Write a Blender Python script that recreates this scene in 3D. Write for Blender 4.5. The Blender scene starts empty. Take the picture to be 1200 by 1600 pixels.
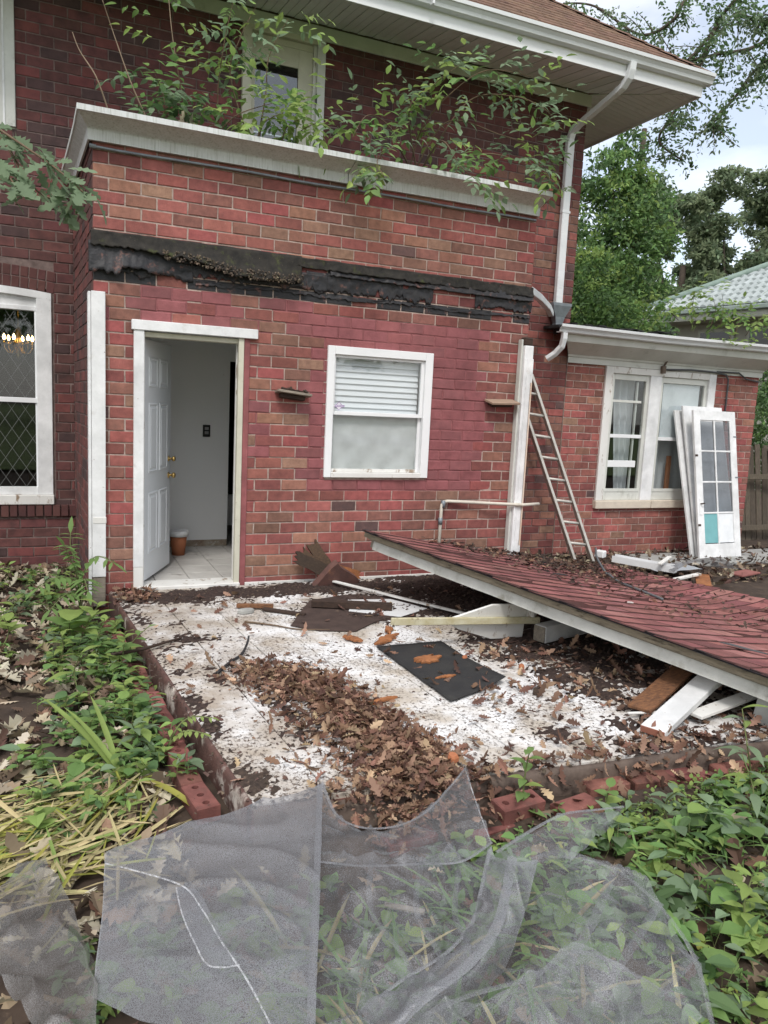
import bpy, bmesh, math, random
from mathutils import Vector, Matrix, noise
random.seed(11)
SC = bpy.context.scene
COL = SC.collection
V = Vector
R = math.radians

# ---------------------------------------------------------------- camera
cam_data = bpy.data.cameras.new('camera')
cam = bpy.data.objects.new('camera', cam_data); COL.objects.link(cam); SC.camera = cam
YAW, PITCH, ROLL = R(23.812), R(-7.953), R(2.776)
CAM = V((-0.331, -6.814, 1.700))
fw = V((math.sin(YAW)*math.cos(PITCH), math.cos(YAW)*math.cos(PITCH), math.sin(PITCH)))
rt0 = V((math.cos(YAW), -math.sin(YAW), 0)); up0 = rt0.cross(fw)
rt = rt0*math.cos(ROLL) + up0*math.sin(ROLL); upv = -rt0*math.sin(ROLL) + up0*math.cos(ROLL)
cam.matrix_world = Matrix(((rt.x, upv.x, -fw.x, CAM.x), (rt.y, upv.y, -fw.y, CAM.y), (rt.z, upv.z, -fw.z, CAM.z), (0, 0, 0, 1)))
cam_data.sensor_fit = 'VERTICAL'; cam_data.sensor_height = 24.0; cam_data.lens = 24.0*1193.4/1600
cam_data.clip_start = 0.05; cam_data.clip_end = 600

# ---------------------------------------------------------------- sky, sun, exposure
SUN_EL, SUN_AZ = 52.0, 205.0            # azimuth: direction towards the sun, from +y clockwise (behind and left of the viewer)
world = bpy.data.worlds.new('World'); SC.world = world; world.use_nodes = True
nt = world.node_tree; nt.nodes.clear()
def N(t, kind, **kw):
    n = t.nodes.new(kind)
    for k, v in kw.items(): setattr(n, k, v)
    return n
w_out = N(nt, 'ShaderNodeOutputWorld'); w_bg = N(nt, 'ShaderNodeBackground'); w_bg2 = N(nt, 'ShaderNodeBackground'); w_mix = N(nt, 'ShaderNodeMixShader')
sky = N(nt, 'ShaderNodeTexSky', sky_type='NISHITA', sun_disc=False)
sky.sun_elevation = R(SUN_EL); sky.sun_rotation = R(SUN_AZ); sky.air_density = 1.0; sky.dust_density = 1.2
nt.links.new(sky.outputs[0], w_bg.inputs[0]); w_bg.inputs[1].default_value = 0.12
tc = N(nt, 'ShaderNodeTexCoord'); mp = N(nt, 'ShaderNodeMapping'); mp.inputs['Scale'].default_value = (1.0, 1.0, 2.6)
nz = N(nt, 'ShaderNodeTexNoise'); nz.inputs['Scale'].default_value = 2.1; nz.inputs['Detail'].default_value = 7; nz.inputs['Roughness'].default_value = .55
rp = N(nt, 'ShaderNodeValToRGB'); rp.color_ramp.elements[0].position = .34; rp.color_ramp.elements[1].position = .66
rp.color_ramp.elements[0].color = (.30, .30, .30, 1); rp.color_ramp.elements[1].color = (1, 1, 1, 1)
w_bg2.inputs[0].default_value = (1.0, .985, .965, 1); w_bg2.inputs[1].default_value = 1.0
nt.links.new(tc.outputs['Generated'], mp.inputs[0]); nt.links.new(mp.outputs[0], nz.inputs['Vector']); nt.links.new(nz.outputs[0], rp.inputs[0])
nt.links.new(rp.outputs[0], w_mix.inputs[0]); nt.links.new(w_bg.outputs[0], w_mix.inputs[1]); nt.links.new(w_bg2.outputs[0], w_mix.inputs[2]); nt.links.new(w_mix.outputs[0], w_out.inputs[0])
sun_d = bpy.data.lights.new('sun', 'SUN'); sun = bpy.data.objects.new('sun', sun_d); COL.objects.link(sun)
sun_d.energy = 1.4; sun_d.angle = R(14); sun_d.color = (1, .965, .92)
sdir = V((math.sin(R(SUN_AZ))*math.cos(R(SUN_EL)), math.cos(R(SUN_AZ))*math.cos(R(SUN_EL)), math.sin(R(SUN_EL))))
sun.rotation_euler = sdir.to_track_quat('Z', 'Y').to_euler(); sun.location = (0, -10, 20)
SC.view_settings.view_transform = 'Standard'; SC.view_settings.look = 'None'; SC.view_settings.gamma = 1; SC.view_settings.use_curve_mapping = False
SC.view_settings.exposure = 0.72
SC.cycles.max_bounces = 10; SC.cycles.transparent_max_bounces = 24; SC.cycles.caustics_reflective = False; SC.cycles.caustics_refractive = False
SC.cycles.use_denoising = True

# ---------------------------------------------------------------- helpers
WM = {}
def link(name, data, parent=None, mw=None):
    o = bpy.data.objects.new(name, data); COL.objects.link(o)
    mw = mw or Matrix.Identity(4); o.matrix_basis = mw; WM[o.name] = mw
    if parent is not None:
        o.parent = parent; o.matrix_parent_inverse = WM[parent.name].inverted()
    return o
def tag(o, label=None, cat=None, group=None, kind=None):
    if label: o['label'] = label
    if cat: o['category'] = cat
    if group: o['group'] = group
    if kind: o['kind'] = kind
    return o
def empty(name, loc, label=None, cat=None, group=None):
    o = link(name, None, None, Matrix.Translation(V(loc))); o.empty_display_size = .1
    return tag(o, label, cat, group)

class MB:
    """collects faces, then builds one mesh object"""
    def __init__(s): s.v = []; s.f = []; s.m = []; s.mi = 0
    def add(s, vs, fs, mi=None):
        n = len(s.v); s.v += [tuple(p) for p in vs]; s.f += [tuple(i+n for i in f) for f in fs]; s.m += [s.mi if mi is None else mi]*len(fs); return s
    def box(s, x0, x1, y0, y1, z0, z1, M=None, b=0.0, mi=None):
        """box with a small chamfer b"""
        if x0 > x1: x0, x1 = x1, x0
        if y0 > y1: y0, y1 = y1, y0
        if z0 > z1: z0, z1 = z1, z0
        if b <= 0:
            vs = [V((x, y, z)) for z in (z0, z1) for y in (y0, y1) for x in (x0, x1)]
            fs = [(0, 2, 3, 1), (4, 5, 7, 6), (0, 1, 5, 4), (2, 6, 7, 3), (0, 4, 6, 2), (1, 3, 7, 5)]
        else:
            b = min(b, (x1-x0)*.45, (y1-y0)*.45, (z1-z0)*.45)
            vs = []; idx = {}
            for i, x in enumerate((x0, x1)):
                for j, y in enumerate((y0, y1)):
                    for k, z in enumerate((z0, z1)):
                        sx, sy, sz = (1, -1)[i], (1, -1)[j], (1, -1)[k]
                        idx[i, j, k, 0] = len(vs); vs.append(V((x, y+sy*b, z+sz*b)))
                        idx[i, j, k, 1] = len(vs); vs.append(V((x+sx*b, y, z+sz*b)))
                        idx[i, j, k, 2] = len(vs); vs.append(V((x+sx*b, y+sy*b, z)))
            fs = []
            g = lambda i, j, k, a: idx[i, j, k, a]
            for i in (0, 1):
                q = [g(i, 0, 0, 0), g(i, 1, 0, 0), g(i, 1, 1, 0), g(i, 0, 1, 0)]; fs.append(q if i else q[::-1])
                q = [g(0, i, 0, 1), g(0, i, 1, 1), g(1, i, 1, 1), g(1, i, 0, 1)]; fs.append(q if i else q[::-1])
                q = [g(0, 0, i, 2), g(1, 0, i, 2), g(1, 1, i, 2), g(0, 1, i, 2)]; fs.append(q if i else q[::-1])
            for i in (0, 1):
                for j in (0, 1):
                    q = [g(i, j, 0, 0), g(i, j, 0, 1), g(i, j, 1, 1), g(i, j, 1, 0)]; fs.append(q if (i == j) else q[::-1])
                    q = [g(i, 0, j, 0), g(i, 0, j, 2), g(i, 1, j, 2), g(i, 1, j, 0)]; fs.append(q[::-1] if (i == j) else q)
                    q = [g(0, i, j, 1), g(0, i, j, 2), g(1, i, j, 2), g(1, i, j, 1)]; fs.append(q if (i == j) else q[::-1])
            for i in (0, 1):
                for j in (0, 1):
                    for k in (0, 1):
                        q = [g(i, j, k, 0), g(i, j, k, 1), g(i, j, k, 2)]; fs.append(q if (i+j+k) % 2 else q[::-1])
        if M is not None: vs = [M @ p for p in vs]
        return s.add(vs, fs, mi)
    def tube(s, pts, rad, n=8, caps=True, mi=None, flat=1.0):
        pts = [V(p) for p in pts]; m = len(pts)
        rs = rad if isinstance(rad, (list, tuple)) else [rad]*m
        t0 = (pts[1]-pts[0]).normalized(); a = t0.orthogonal().normalized(); vs = []
        for i, p in enumerate(pts):
            t = (pts[min(i+1, m-1)]-pts[max(i-1, 0)]).normalized()
            a = (a - t*a.dot(t)).normalized(); c = t.cross(a)
            for k in range(n):
                an = 2*math.pi*k/n; vs.append(p + (a*math.cos(an) + c*math.sin(an)*flat)*rs[i])
        fs = [(i*n+k, i*n+(k+1) % n, (i+1)*n+(k+1) % n, (i+1)*n+k) for i in range(m-1) for k in range(n)]
        if caps: fs += [tuple(range(n))[::-1], tuple((m-1)*n+k for k in range(n))]
        return s.add(vs, fs, mi)
    def sweep(s, prof, pts, side=None, up=None, caps=True, mi=None):
        """sweep a closed (or open) profile of (a, b) along a straight/poly path; a along side, b along up"""
        m = len(pts); n = len(prof); vs = []
        for p in pts:
            vs += [V(p) + side*a + up*b for a, b in prof]
        fs = [(i*n+k, i*n+(k+1) % n, (i+1)*n+(k+1) % n, (i+1)*n+k) for i in range(m-1) for k in range(n)]
        if caps: fs += [tuple(range(n))[::-1], tuple((m-1)*n+k for k in range(n))]
        return s.add(vs, fs, mi)
    def prism(s, poly, z0, z1, M=None, mi=None):
        n = len(poly); vs = [V((x, y, z0)) for x, y in poly] + [V((x, y, z1)) for x, y in poly]
        fs = [tuple(range(n))[::-1], tuple(range(n, 2*n))] + [(k, (k+1) % n, n+(k+1) % n, n+k) for k in range(n)]
        if M is not None: vs = [M @ p for p in vs]
        return s.add(vs, fs, mi)
    def grid(s, rows, mi=None, flip=False):
        h = len(rows); w = len(rows[0]); vs = [p for r in rows for p in r]
        fs = [(i*w+j, i*w+j+1, (i+1)*w+j+1, (i+1)*w+j) for i in range(h-1) for j in range(w-1)]
        if flip: fs = [f[::-1] for f in fs]
        return s.add(vs, fs, mi)
    def mesh(s, name, mats, smooth=False):
        me = bpy.data.meshes.new(name); me.from_pydata(s.v, [], s.f)
        for m in (mats if isinstance(mats, (list, tuple)) else [mats]): me.materials.append(m)
        if any(s.m): me.polygons.foreach_set('material_index', s.m)
        if smooth: me.polygons.foreach_set('use_smooth', [True]*len(s.f))
        me.update(); return me
    def build(s, name, mats, parent=None, smooth=False, mw=None, kind=None, fix=False):
        me = s.mesh(name, mats, smooth)
        if fix:
            bm = bmesh.new(); bm.from_mesh(me); bmesh.ops.recalc_face_normals(bm, faces=bm.faces); bm.to_mesh(me); bm.free()
        o = link(name, me, parent, mw)
        if kind: o['kind'] = kind
        return o

def rotm(loc, rx=0, ry=0, rz=0):
    return Matrix.Translation(V(loc)) @ Matrix.Rotation(rz, 4, 'Z') @ Matrix.Rotation(ry, 4, 'Y') @ Matrix.Rotation(rx, 4, 'X')
def basis(o, ax, ay, az):
    o, ax, ay, az = V(o), V(ax), V(ay), V(az)
    return Matrix(((ax.x, ay.x, az.x, o.x), (ax.y, ay.y, az.y, o.y), (ax.z, ay.z, az.z, o.z), (0, 0, 0, 1)))
def along(a, b, up=(0, 0, 1)):
    """frame at a whose x runs to b"""
    a, b = V(a), V(b); x = (b-a).normalized(); y = V(up).cross(x).normalized(); z = x.cross(y)
    return basis(a, x, y, z), (b-a).length
def beam(name, a, b, w, h, mat_, parent=None, up=(0, 0, 1), bev=.003, wob=0):
    M, L = along(a, b, up); mb = MB(); mb.box(0, L, -w/2, w/2, -h/2, h/2, M, bev); return mb.build(name, mat_, parent)
def fbm(x, y, z=0.0, o=4):
    s = 0; a = 1; t = 0
    for i in range(o):
        s += a*noise.noise(V((x, y, z))); t += a; x *= 2.03; y *= 2.03; z *= 2.03; a *= .5
    return s/t
rnd = random.uniform
def catmull(P, n):
    out = []
    m = len(P)
    for i in range(m-1):
        p0, p1, p2, p3 = P[max(i-1, 0)], P[i], P[i+1], P[min(i+2, m-1)]
        for k in range(n):
            t = k/n; t2 = t*t; t3 = t2*t
            out.append((p1*2 + (p2-p0)*t + (p0*2-p1*5+p2*4-p3)*t2 + (p1*3-p0-p2*3+p3)*t3)*.5)
    out.append(P[-1].copy()); return out
def patch(rows, nu, nv):
    """smooth surface through rows of control points"""
    rr = [catmull([V(p) for p in r], nu) for r in rows]
    cols = [catmull([r[j] for r in rr], nv) for j in range(len(rr[0]))]
    return [[c[i] for c in cols] for i in range(len(cols[0]))]
# ---------------------------------------------------------------- materials
MT = {}
def mat(name, c1, c2=None, rough=.8, scale=6.0, detail=5, bump=.15, bscale=90.0, dirt=None, dscale=3.0, damt=.5, dsharp=.12, objr=0.0, spec=.35, metal=0.0, stretch=(1, 1, 1), trans=0.0, island=0.0, dirt2=None, d2scale=20, d2amt=.4, coat=0, stain=0.0, sscale=1.3):
    if name in MT: return MT[name]
    m = bpy.data.materials.new(name); m.use_nodes = True; t = m.node_tree; L = t.links.new
    b = t.nodes['Principled BSDF']; out = t.nodes['Material Output']
    c2 = c2 or tuple(x*.72 for x in c1)
    g = N(t, 'ShaderNodeNewGeometry'); mp = N(t, 'ShaderNodeMapping'); mp.inputs['Scale'].default_value = stretch; L(g.outputs['Position'], mp.inputs[0])
    n1 = N(t, 'ShaderNodeTexNoise'); n1.inputs['Scale'].default_value = scale; n1.inputs['Detail'].default_value = detail; n1.inputs['Roughness'].default_value = .62; L(mp.outputs[0], n1.inputs['Vector'])
    rp = N(t, 'ShaderNodeValToRGB'); rp.color_ramp.elements[0].position = .32; rp.color_ramp.elements[1].position = .68
    rp.color_ramp.elements[0].color = (*c2, 1); rp.color_ramp.elements[1].color = (*c1, 1); L(n1.outputs[0], rp.inputs[0])
    c = rp.outputs[0]
    def layer(c, col, sc, amt, sharp):
        n = N(t, 'ShaderNodeTexNoise'); n.inputs['Scale'].default_value = sc; n.inputs['Detail'].default_value = 7; n.inputs['Roughness'].default_value = .68; L(mp.outputs[0], n.inputs['Vector'])
        r = N(t, 'ShaderNodeValToRGB'); p = 1-amt*.75-.12; p = .72-.42*amt
        r.color_ramp.elements[0].position = p; r.color_ramp.elements[1].position = min(1, p+sharp)
        r.color_ramp.elements[0].color = (0, 0, 0, 1); r.color_ramp.elements[1].color = (1, 1, 1, 1); L(n.outputs[0], r.inputs[0])
        mx = N(t, 'ShaderNodeMix', data_type='RGBA'); L(r.outputs[0], mx.inputs[0]); L(c, mx.inputs[6]); mx.inputs[7].default_value = (*col, 1); return mx.outputs[2]
    if dirt: c = layer(c, dirt, dscale, damt, dsharp)
    if dirt2: c = layer(c, dirt2, d2scale, d2amt, .08)
    if stain:
        ns = N(t, 'ShaderNodeTexNoise'); ns.inputs['Scale'].default_value = sscale; ns.inputs['Detail'].default_value = 6; ns.inputs['Roughness'].default_value = .6; L(g.outputs['Position'], ns.inputs['Vector'])
        ms = N(t, 'ShaderNodeMapRange'); ms.inputs[1].default_value = .34; ms.inputs[2].default_value = .62; ms.inputs[3].default_value = 1-stain; ms.inputs[4].default_value = 1.06; L(ns.outputs[0], ms.inputs[0])
        mv = N(t, 'ShaderNodeVectorMath', operation='SCALE'); L(c, mv.inputs[0]); L(ms.outputs[0], mv.inputs['Scale']); c = mv.outputs[0]
    if objr or island:
        hs = N(t, 'ShaderNodeHueSaturation'); mr = N(t, 'ShaderNodeMapRange'); a = objr or island
        mr.inputs[3].default_value = 1-a; mr.inputs[4].default_value = 1+a
        if objr: oi = N(t, 'ShaderNodeObjectInfo'); L(oi.outputs['Random'], mr.inputs[0])
        else: L(g.outputs['Random Per Island'], mr.inputs[0])
        L(mr.outputs[0], hs.inputs['Value']); L(c, hs.inputs['Color']); c = hs.outputs[0]
        mr2 = N(t, 'ShaderNodeMapRange'); mr2.inputs[3].default_value = .5-.04*a; mr2.inputs[4].default_value = .5+.04*a
        ml = N(t, 'ShaderNodeMath', operation='MULTIPLY'); ml.inputs[1].default_value = 7.13; fr = N(t, 'ShaderNodeMath', operation='FRACT')
        L((oi.outputs['Random'] if objr else g.outputs['Random Per Island']), ml.inputs[0]); L(ml.outputs[0], fr.inputs[0]); L(fr.outputs[0], mr2.inputs[0]); L(mr2.outputs[0], hs.inputs['Hue'])
    L(c, b.inputs['Base Color']); b.inputs['Roughness'].default_value = rough; b.inputs['Metallic'].default_value = metal
    b.inputs['Specular IOR Level'].default_value = spec
    if coat: b.inputs['Coat Weight'].default_value = coat; b.inputs['Coat Roughness'].default_value = .3
    if bump:
        nb = N(t, 'ShaderNodeTexNoise'); nb.inputs['Scale'].default_value = bscale; nb.inputs['Detail'].default_value = 4; L(mp.outputs[0], nb.inputs['Vector'])
        bp = N(t, 'ShaderNodeBump'); bp.inputs['Strength'].default_value = min(1, bump*2); bp.inputs['Distance'].default_value = .004; L(nb.outputs[0], bp.inputs['Height']); L(bp.outputs[0], b.inputs['Normal'])
    if trans:
        tr = N(t, 'ShaderNodeBsdfTranslucent'); L(c, tr.inputs[0]); mx = N(t, 'ShaderNodeMixShader'); mx.inputs[0].default_value = trans
        L(b.outputs[0], mx.inputs[1]); L(tr.outputs[0], mx.inputs[2]); L(mx.outputs[0], out.inputs[0])
    MT[name] = m; return m
def glass(name, tint=(.9, .93, .92), refl=.12, rough=.02):
    m = bpy.data.materials.new(name); m.use_nodes = True; t = m.node_tree; t.nodes.remove(t.nodes['Principled BSDF']); L = t.links.new
    tr = N(t, 'ShaderNodeBsdfTransparent'); tr.inputs[0].default_value = (*tint, 1); gl = N(t, 'ShaderNodeBsdfGlossy'); gl.inputs['Roughness'].default_value = rough; gl.inputs[0].default_value = (.95, .97, 1, 1)
    fr = N(t, 'ShaderNodeFresnel'); gb = N(t, 'ShaderNodeNewGeometry'); io = N(t, 'ShaderNodeMapRange'); io.inputs[3].default_value = 1.5; io.inputs[4].default_value = 1/1.5; L(gb.outputs['Backfacing'], io.inputs[0]); L(io.outputs[0], fr.inputs[0]); ad = N(t, 'ShaderNodeMath', operation='ADD'); ad.inputs[1].default_value = refl; ad.use_clamp = True
    mx = N(t, 'ShaderNodeMixShader'); L(fr.outputs[0], ad.inputs[0]); L(ad.outputs[0], mx.inputs[0]); L(tr.outputs[0], mx.inputs[1]); L(gl.outputs[0], mx.inputs[2]); L(mx.outputs[0], t.nodes['Material Output'].inputs[0])
    MT[name] = m; return m
def mesh_mat(name, col, alpha, a2=.12, scale=14):
    """fine woven window screen: threads with holes between, far below a pixel"""
    m = bpy.data.materials.new(name); m.use_nodes = True; t = m.node_tree; t.nodes.remove(t.nodes['Principled BSDF']); L = t.links.new
    g = N(t, 'ShaderNodeNewGeometry'); n = N(t, 'ShaderNodeTexNoise'); n.inputs['Scale'].default_value = scale; n.inputs['Detail'].default_value = 8; n.inputs['Roughness'].default_value = .7; L(g.outputs['Position'], n.inputs['Vector'])
    mr = N(t, 'ShaderNodeMapRange'); mr.inputs[1].default_value = .3; mr.inputs[2].default_value = .7; mr.inputs[3].default_value = alpha-a2; mr.inputs[4].default_value = alpha+a2; L(n.outputs[0], mr.inputs[0])
    n2 = N(t, 'ShaderNodeTexNoise'); n2.inputs['Scale'].default_value = 380; n2.inputs['Detail'].default_value = 2; L(g.outputs['Position'], n2.inputs['Vector'])
    mr2 = N(t, 'ShaderNodeMapRange'); mr2.inputs[1].default_value = .35; mr2.inputs[2].default_value = .65; mr2.inputs[3].default_value = -.22; mr2.inputs[4].default_value = .22; L(n2.outputs[0], mr2.inputs[0])
    ad = N(t, 'ShaderNodeMath', operation='ADD', use_clamp=True); L(mr.outputs[0], ad.inputs[0]); L(mr2.outputs[0], ad.inputs[1])
    d = N(t, 'ShaderNodeBsdfDiffuse'); d.inputs[0].default_value = (*col, 1); gl = N(t, 'ShaderNodeBsdfGlossy'); gl.inputs['Roughness'].default_value = .5; gl.inputs[0].default_value = (.6, .62, .66, 1)
    tl = N(t, 'ShaderNodeBsdfTranslucent'); tl.inputs[0].default_value = (*col, 1); m1 = N(t, 'ShaderNodeMixShader'); m1.inputs[0].default_value = .16; L(d.outputs[0], m1.inputs[1]); L(gl.outputs[0], m1.inputs[2])
    m2 = N(t, 'ShaderNodeMixShader'); m2.inputs[0].default_value = .25; L(m1.outputs[0], m2.inputs[1]); L(tl.outputs[0], m2.inputs[2])
    tr = N(t, 'ShaderNodeBsdfTransparent'); mx = N(t, 'ShaderNodeMixShader'); L(ad.outputs[0], mx.inputs[0]); L(tr.outputs[0], mx.inputs[1]); L(m2.outputs[0], mx.inputs[2]); L(mx.outputs[0], t.nodes['Material Output'].inputs[0])
    MT[name] = m; return m
def emit(name, col, s):
    m = bpy.data.materials.new(name); m.use_nodes = True; b = m.node_tree.nodes['Principled BSDF']; b.inputs['Base Color'].default_value = (*col, 1); b.inputs['Emission Color'].default_value = (*col, 1); b.inputs['Emission Strength'].default_value = s
    MT[name] = m; return m

# brick colours: (main, second)
BR = [((0.374, 0.133, 0.111), (0.245, 0.088, 0.076)), ((0.387, 0.185, 0.132), (0.245, 0.119, 0.086)), ((0.291, 0.130, 0.102), (0.181, 0.083, 0.068)), ((0.387, 0.119, 0.107), (0.258, 0.080, 0.073)),
      ((0.258, 0.133, 0.100), (0.161, 0.083, 0.064)), ((0.155, 0.086, 0.081), (0.097, 0.059, 0.057)), ((0.284, 0.101, 0.086), (0.181, 0.066, 0.058)), ((0.336, 0.194, 0.138), (0.213, 0.119, 0.086))]
BRICK = [mat('brick_%d' % i, a, b, rough=.9, scale=16, detail=8, bump=.45, bscale=120, dirt=(.13, .078, .066), dscale=9, damt=.30, dsharp=.42, dirt2=(.46, .34, .30), d2scale=55, d2amt=.12, objr=.14, stain=.26, sscale=1.7) for i, (a, b) in enumerate(BR)]
PAINTED = [mat('painted_brick_a', (.315, .105, .110), (.235, .076, .08), rough=.6, scale=11, bump=.3, bscale=70, dirt=(.20, .066, .07), dscale=9, damt=.34, dsharp=.4, dirt2=(.42, .25, .24), d2scale=40, d2amt=.10, objr=.08, stain=.30, sscale=2.2),
           mat('painted_brick_b', (.28, .10, .103), (.205, .072, .076), rough=.65, scale=11, bump=.2, bscale=70, dirt=(.36, .12, .10), dscale=12, damt=.20, dsharp=.1, objr=.08, stain=.30)]
DARKB = [mat('old_shaded_brick_%d' % i, a, b, rough=.92, scale=9, bump=.3, bscale=150, dirt=(.035, .026, .026), dscale=4, damt=.45, dsharp=.3, dirt2=(.3, .24, .22), d2scale=40, d2amt=.04, objr=.14)
         for i, (a, b) in enumerate([((0.162, 0.062, 0.059), (0.096, 0.041, 0.040)), ((0.138, 0.062, 0.056), (0.084, 0.041, 0.038)), ((0.094, 0.055, 0.054), (0.060, 0.037, 0.037)), ((0.204, 0.068, 0.062), (0.132, 0.048, 0.046))])]  # dark maroon house brick, darkened further for the shade on those walls
SOLDIER = mat('soldier_brick', (.12, .05, .045), (.08, .035, .033), rough=.9, bump=.3, dirt=(.04, .03, .03), damt=.4, dsharp=.3, objr=.15)
TAR = mat('tarred_brick', (.014, .015, .019), (.032, .030, .031), rough=.55, scale=14, bump=.7, bscale=45, dirt=(.12, .06, .05), dscale=12, damt=.36, dsharp=.08)
MORTAR = mat('mortar', (.50, .40, .35), (.31, .23, .20), rough=.95, scale=18, bump=.5, bscale=240, dirt=(.14, .09, .08), dscale=7, damt=.36, dsharp=.2)
MORTAR_P = mat('painted_mortar', (.30, .11, .112), (.21, .075, .08), rough=.8, scale=14, bump=.4, bscale=200, dirt=(.42, .30, .28), dscale=16, damt=.22, dsharp=.12)
MORTAR_D = mat('old_mortar', (.23, .17, .155), (.12, .088, .08), rough=.95, scale=14, bump=.5, bscale=220, dirt=(.05, .036, .035), dscale=3, damt=.45, dsharp=.3)
WHITE = mat('white_paint', (.78, .785, .79), (.68, .69, .69), rough=.55, scale=5, detail=8, bump=.14, bscale=30, dirt=(.44, .41, .36), dscale=8, damt=.30, dsharp=.3, dirt2=(.20, .15, .11), d2scale=24, d2amt=.16, stain=.16, sscale=2.5)
VINYL = mat('white_vinyl', (.80, .81, .82), (.74, .75, .76), rough=.38, scale=2, bump=.02, dirt=(.45, .43, .39), dscale=9, damt=.10, dsharp=.25)
PEEL = mat('peeling_white', (.72, .715, .69), (.62, .61, .58), rough=.7, scale=4, bump=.2, bscale=50, dirt=(.26, .19, .13), dscale=11, damt=.34, dsharp=.07, stretch=(1, 1, .35))
CREAM = mat('aged_cream_paint', (.60, .58, .48), (.50, .48, .39), rough=.65, scale=5, bump=.1, dirt=(.25, .21, .15), dscale=14, damt=.25, dsharp=.12)
TRIMGREY = mat('weathered_trim', (.64, .65, .61), (.53, .54, .50), rough=.6, scale=3, bump=.06, dirt=(.22, .22, .17), dscale=5, damt=.30, dsharp=.3)
CORNICE = mat('cornice_metal', (.66, .68, .68), (.56, .575, .565), rough=.5, scale=4, bump=.05, dirt=(.20, .21, .15), dscale=14, damt=.52, dsharp=.35, stretch=(4, 4, .25))
SOFFIT = mat('soffit_vinyl', (.84, .88, .86), (.78, .82, .80), rough=.6, scale=2, bump=.03, dirt=(.30, .30, .25), dscale=2, damt=.35, dsharp=.4, objr=.03)
GUTTER = mat('gutter_metal', (.72, .74, .75), (.62, .64, .65), rough=.4, scale=4, bump=.03, dirt=(.26, .27, .25), dscale=8, damt=.28, dsharp=.3, stretch=(.5, .5, 2))
GALV = mat('galvanised', (.24, .27, .29), (.17, .19, .21), rough=.5, metal=.4, scale=10, bump=.05, dirt=(.08, .08, .08), damt=.3)
ALU = mat('aluminium_ladder', (.60, .58, .54), (.46, .44, .40), rough=.5, metal=.25, scale=8, bump=.04, dirt=(.2, .16, .12), dscale=12, damt=.3)
BLACK = mat('black_plastic', (.012, .012, .013), (.02, .02, .02), rough=.4, bump=0)
BRASS = mat('brass', (.62, .43, .16), (.45, .3, .1), rough=.28, metal=.9, bump=0)
DWOOD = mat('dark_wood', (.06, .036, .026), (.03, .02, .016), rough=.85, scale=10, bump=.3, bscale=40, stretch=(1, 6, 6), dirt=(.11, .07, .045), dscale=8, damt=.25)
RWOOD = mat('rotten_wood', (.26, .12, .055), (.10, .05, .03), rough=.9, scale=14, bump=.5, bscale=60, stretch=(2, 5, 5), dirt=(.04, .025, .02), dscale=6, damt=.42, dsharp=.2)
OWOOD = mat('orange_rot', (.37, .15, .06), (.20, .08, .035), rough=.9, scale=12, bump=.4, bscale=60, dirt=(.09, .045, .025), dscale=9, damt=.35)
GWOOD = mat('grey_wood', (.30, .26, .21), (.19, .165, .135), rough=.9, scale=9, bump=.3, bscale=50, stretch=(1, 7, 7), dirt=(.07, .055, .04), dscale=6, damt=.3)
PLY = mat('weathered_ply', (.33, .28, .205), (.20, .165, .12), rough=.9, scale=9, bump=.3, bscale=70, stretch=(1, 1, 6), dirt=(.05, .04, .03), dscale=6, damt=.4)
YWOOD = mat('lichen_lath', (.55, .52, .38), (.42, .37, .22), rough=.85, scale=12, bump=.2, dirt=(.16, .11, .06), dscale=18, damt=.30, dsharp=.1)
SHING = [mat('red_shingle_%d' % i, a, tuple(x*.75 for x in a), rough=.95, scale=12, bump=.6, bscale=420, dirt=(.06, .035, .032), dscale=3.5, damt=.46, dsharp=.35, dirt2=(.40, .24, .22), d2scale=130, d2amt=.22, objr=.2) for i, a in enumerate([(.30, .112, .105), (.24, .088, .086), (.35, .152, .14)])]
SHBROWN = mat('brown_shingle', (.20, .12, .082), (.12, .072, .052), rough=.95, scale=22, bump=.5, bscale=300, dirt=(.07, .045, .035), dscale=12, damt=.35, island=.22)
FELT = mat('roofing_felt', (.022, .022, .024), (.036, .035, .034), rough=.9, scale=8, bump=.3, bscale=300, dirt=(.13, .07, .04), dscale=8, damt=.2, dsharp=.15)
FELTB = mat('brown_felt', (.045, .030, .026), (.075, .05, .042), rough=.95, scale=9, bump=.3, bscale=200, dirt=(.16, .12, .10), dscale=22, damt=.15)
MOSSF = mat('mossy_felt', (.040, .036, .031), (.020, .019, .018), rough=.95, scale=16, bump=.6, bscale=180, dirt=(.085, .10, .03), dscale=7, damt=.34, dsharp=.2, dirt2=(.20, .16, .11), d2scale=70, d2amt=.18)
SOIL = mat('soil', (.075, .052, .038), (.038, .027, .021), rough=1, scale=5, bump=.9, bscale=35, dirt=(.14, .10, .07), dscale=13, damt=.3, dsharp=.15)
MULCH = mat('dark_mulch', (.070, .047, .037), (.030, .021, .018), rough=1, scale=45, bump=1, bscale=110, dirt=(.15, .105, .08), dscale=60, damt=.34, island=.5)
CONC = mat('concrete', (.36, .36, .34), (.26, .26, .25), rough=.9, scale=6, bump=.3, bscale=120, dirt=(.12, .11, .09), dscale=4, damt=.3)
STONE = mat('limestone_sill', (.66, .58, .48), (.55, .48, .40), rough=.8, scale=6, bump=.12, dirt=(.3, .24, .18), dscale=9, damt=.2)
PLASTER = mat('interior_white', (.90, .905, .90), (.87, .875, .87), rough=.7, scale=1.5, bump=.02, dirt=(.5, .48, .45), dscale=4, damt=.08)
DARKROOM = mat('dark_interior', (.05, .045, .04), (.035, .03, .028), rough=.9, bump=0)
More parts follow.
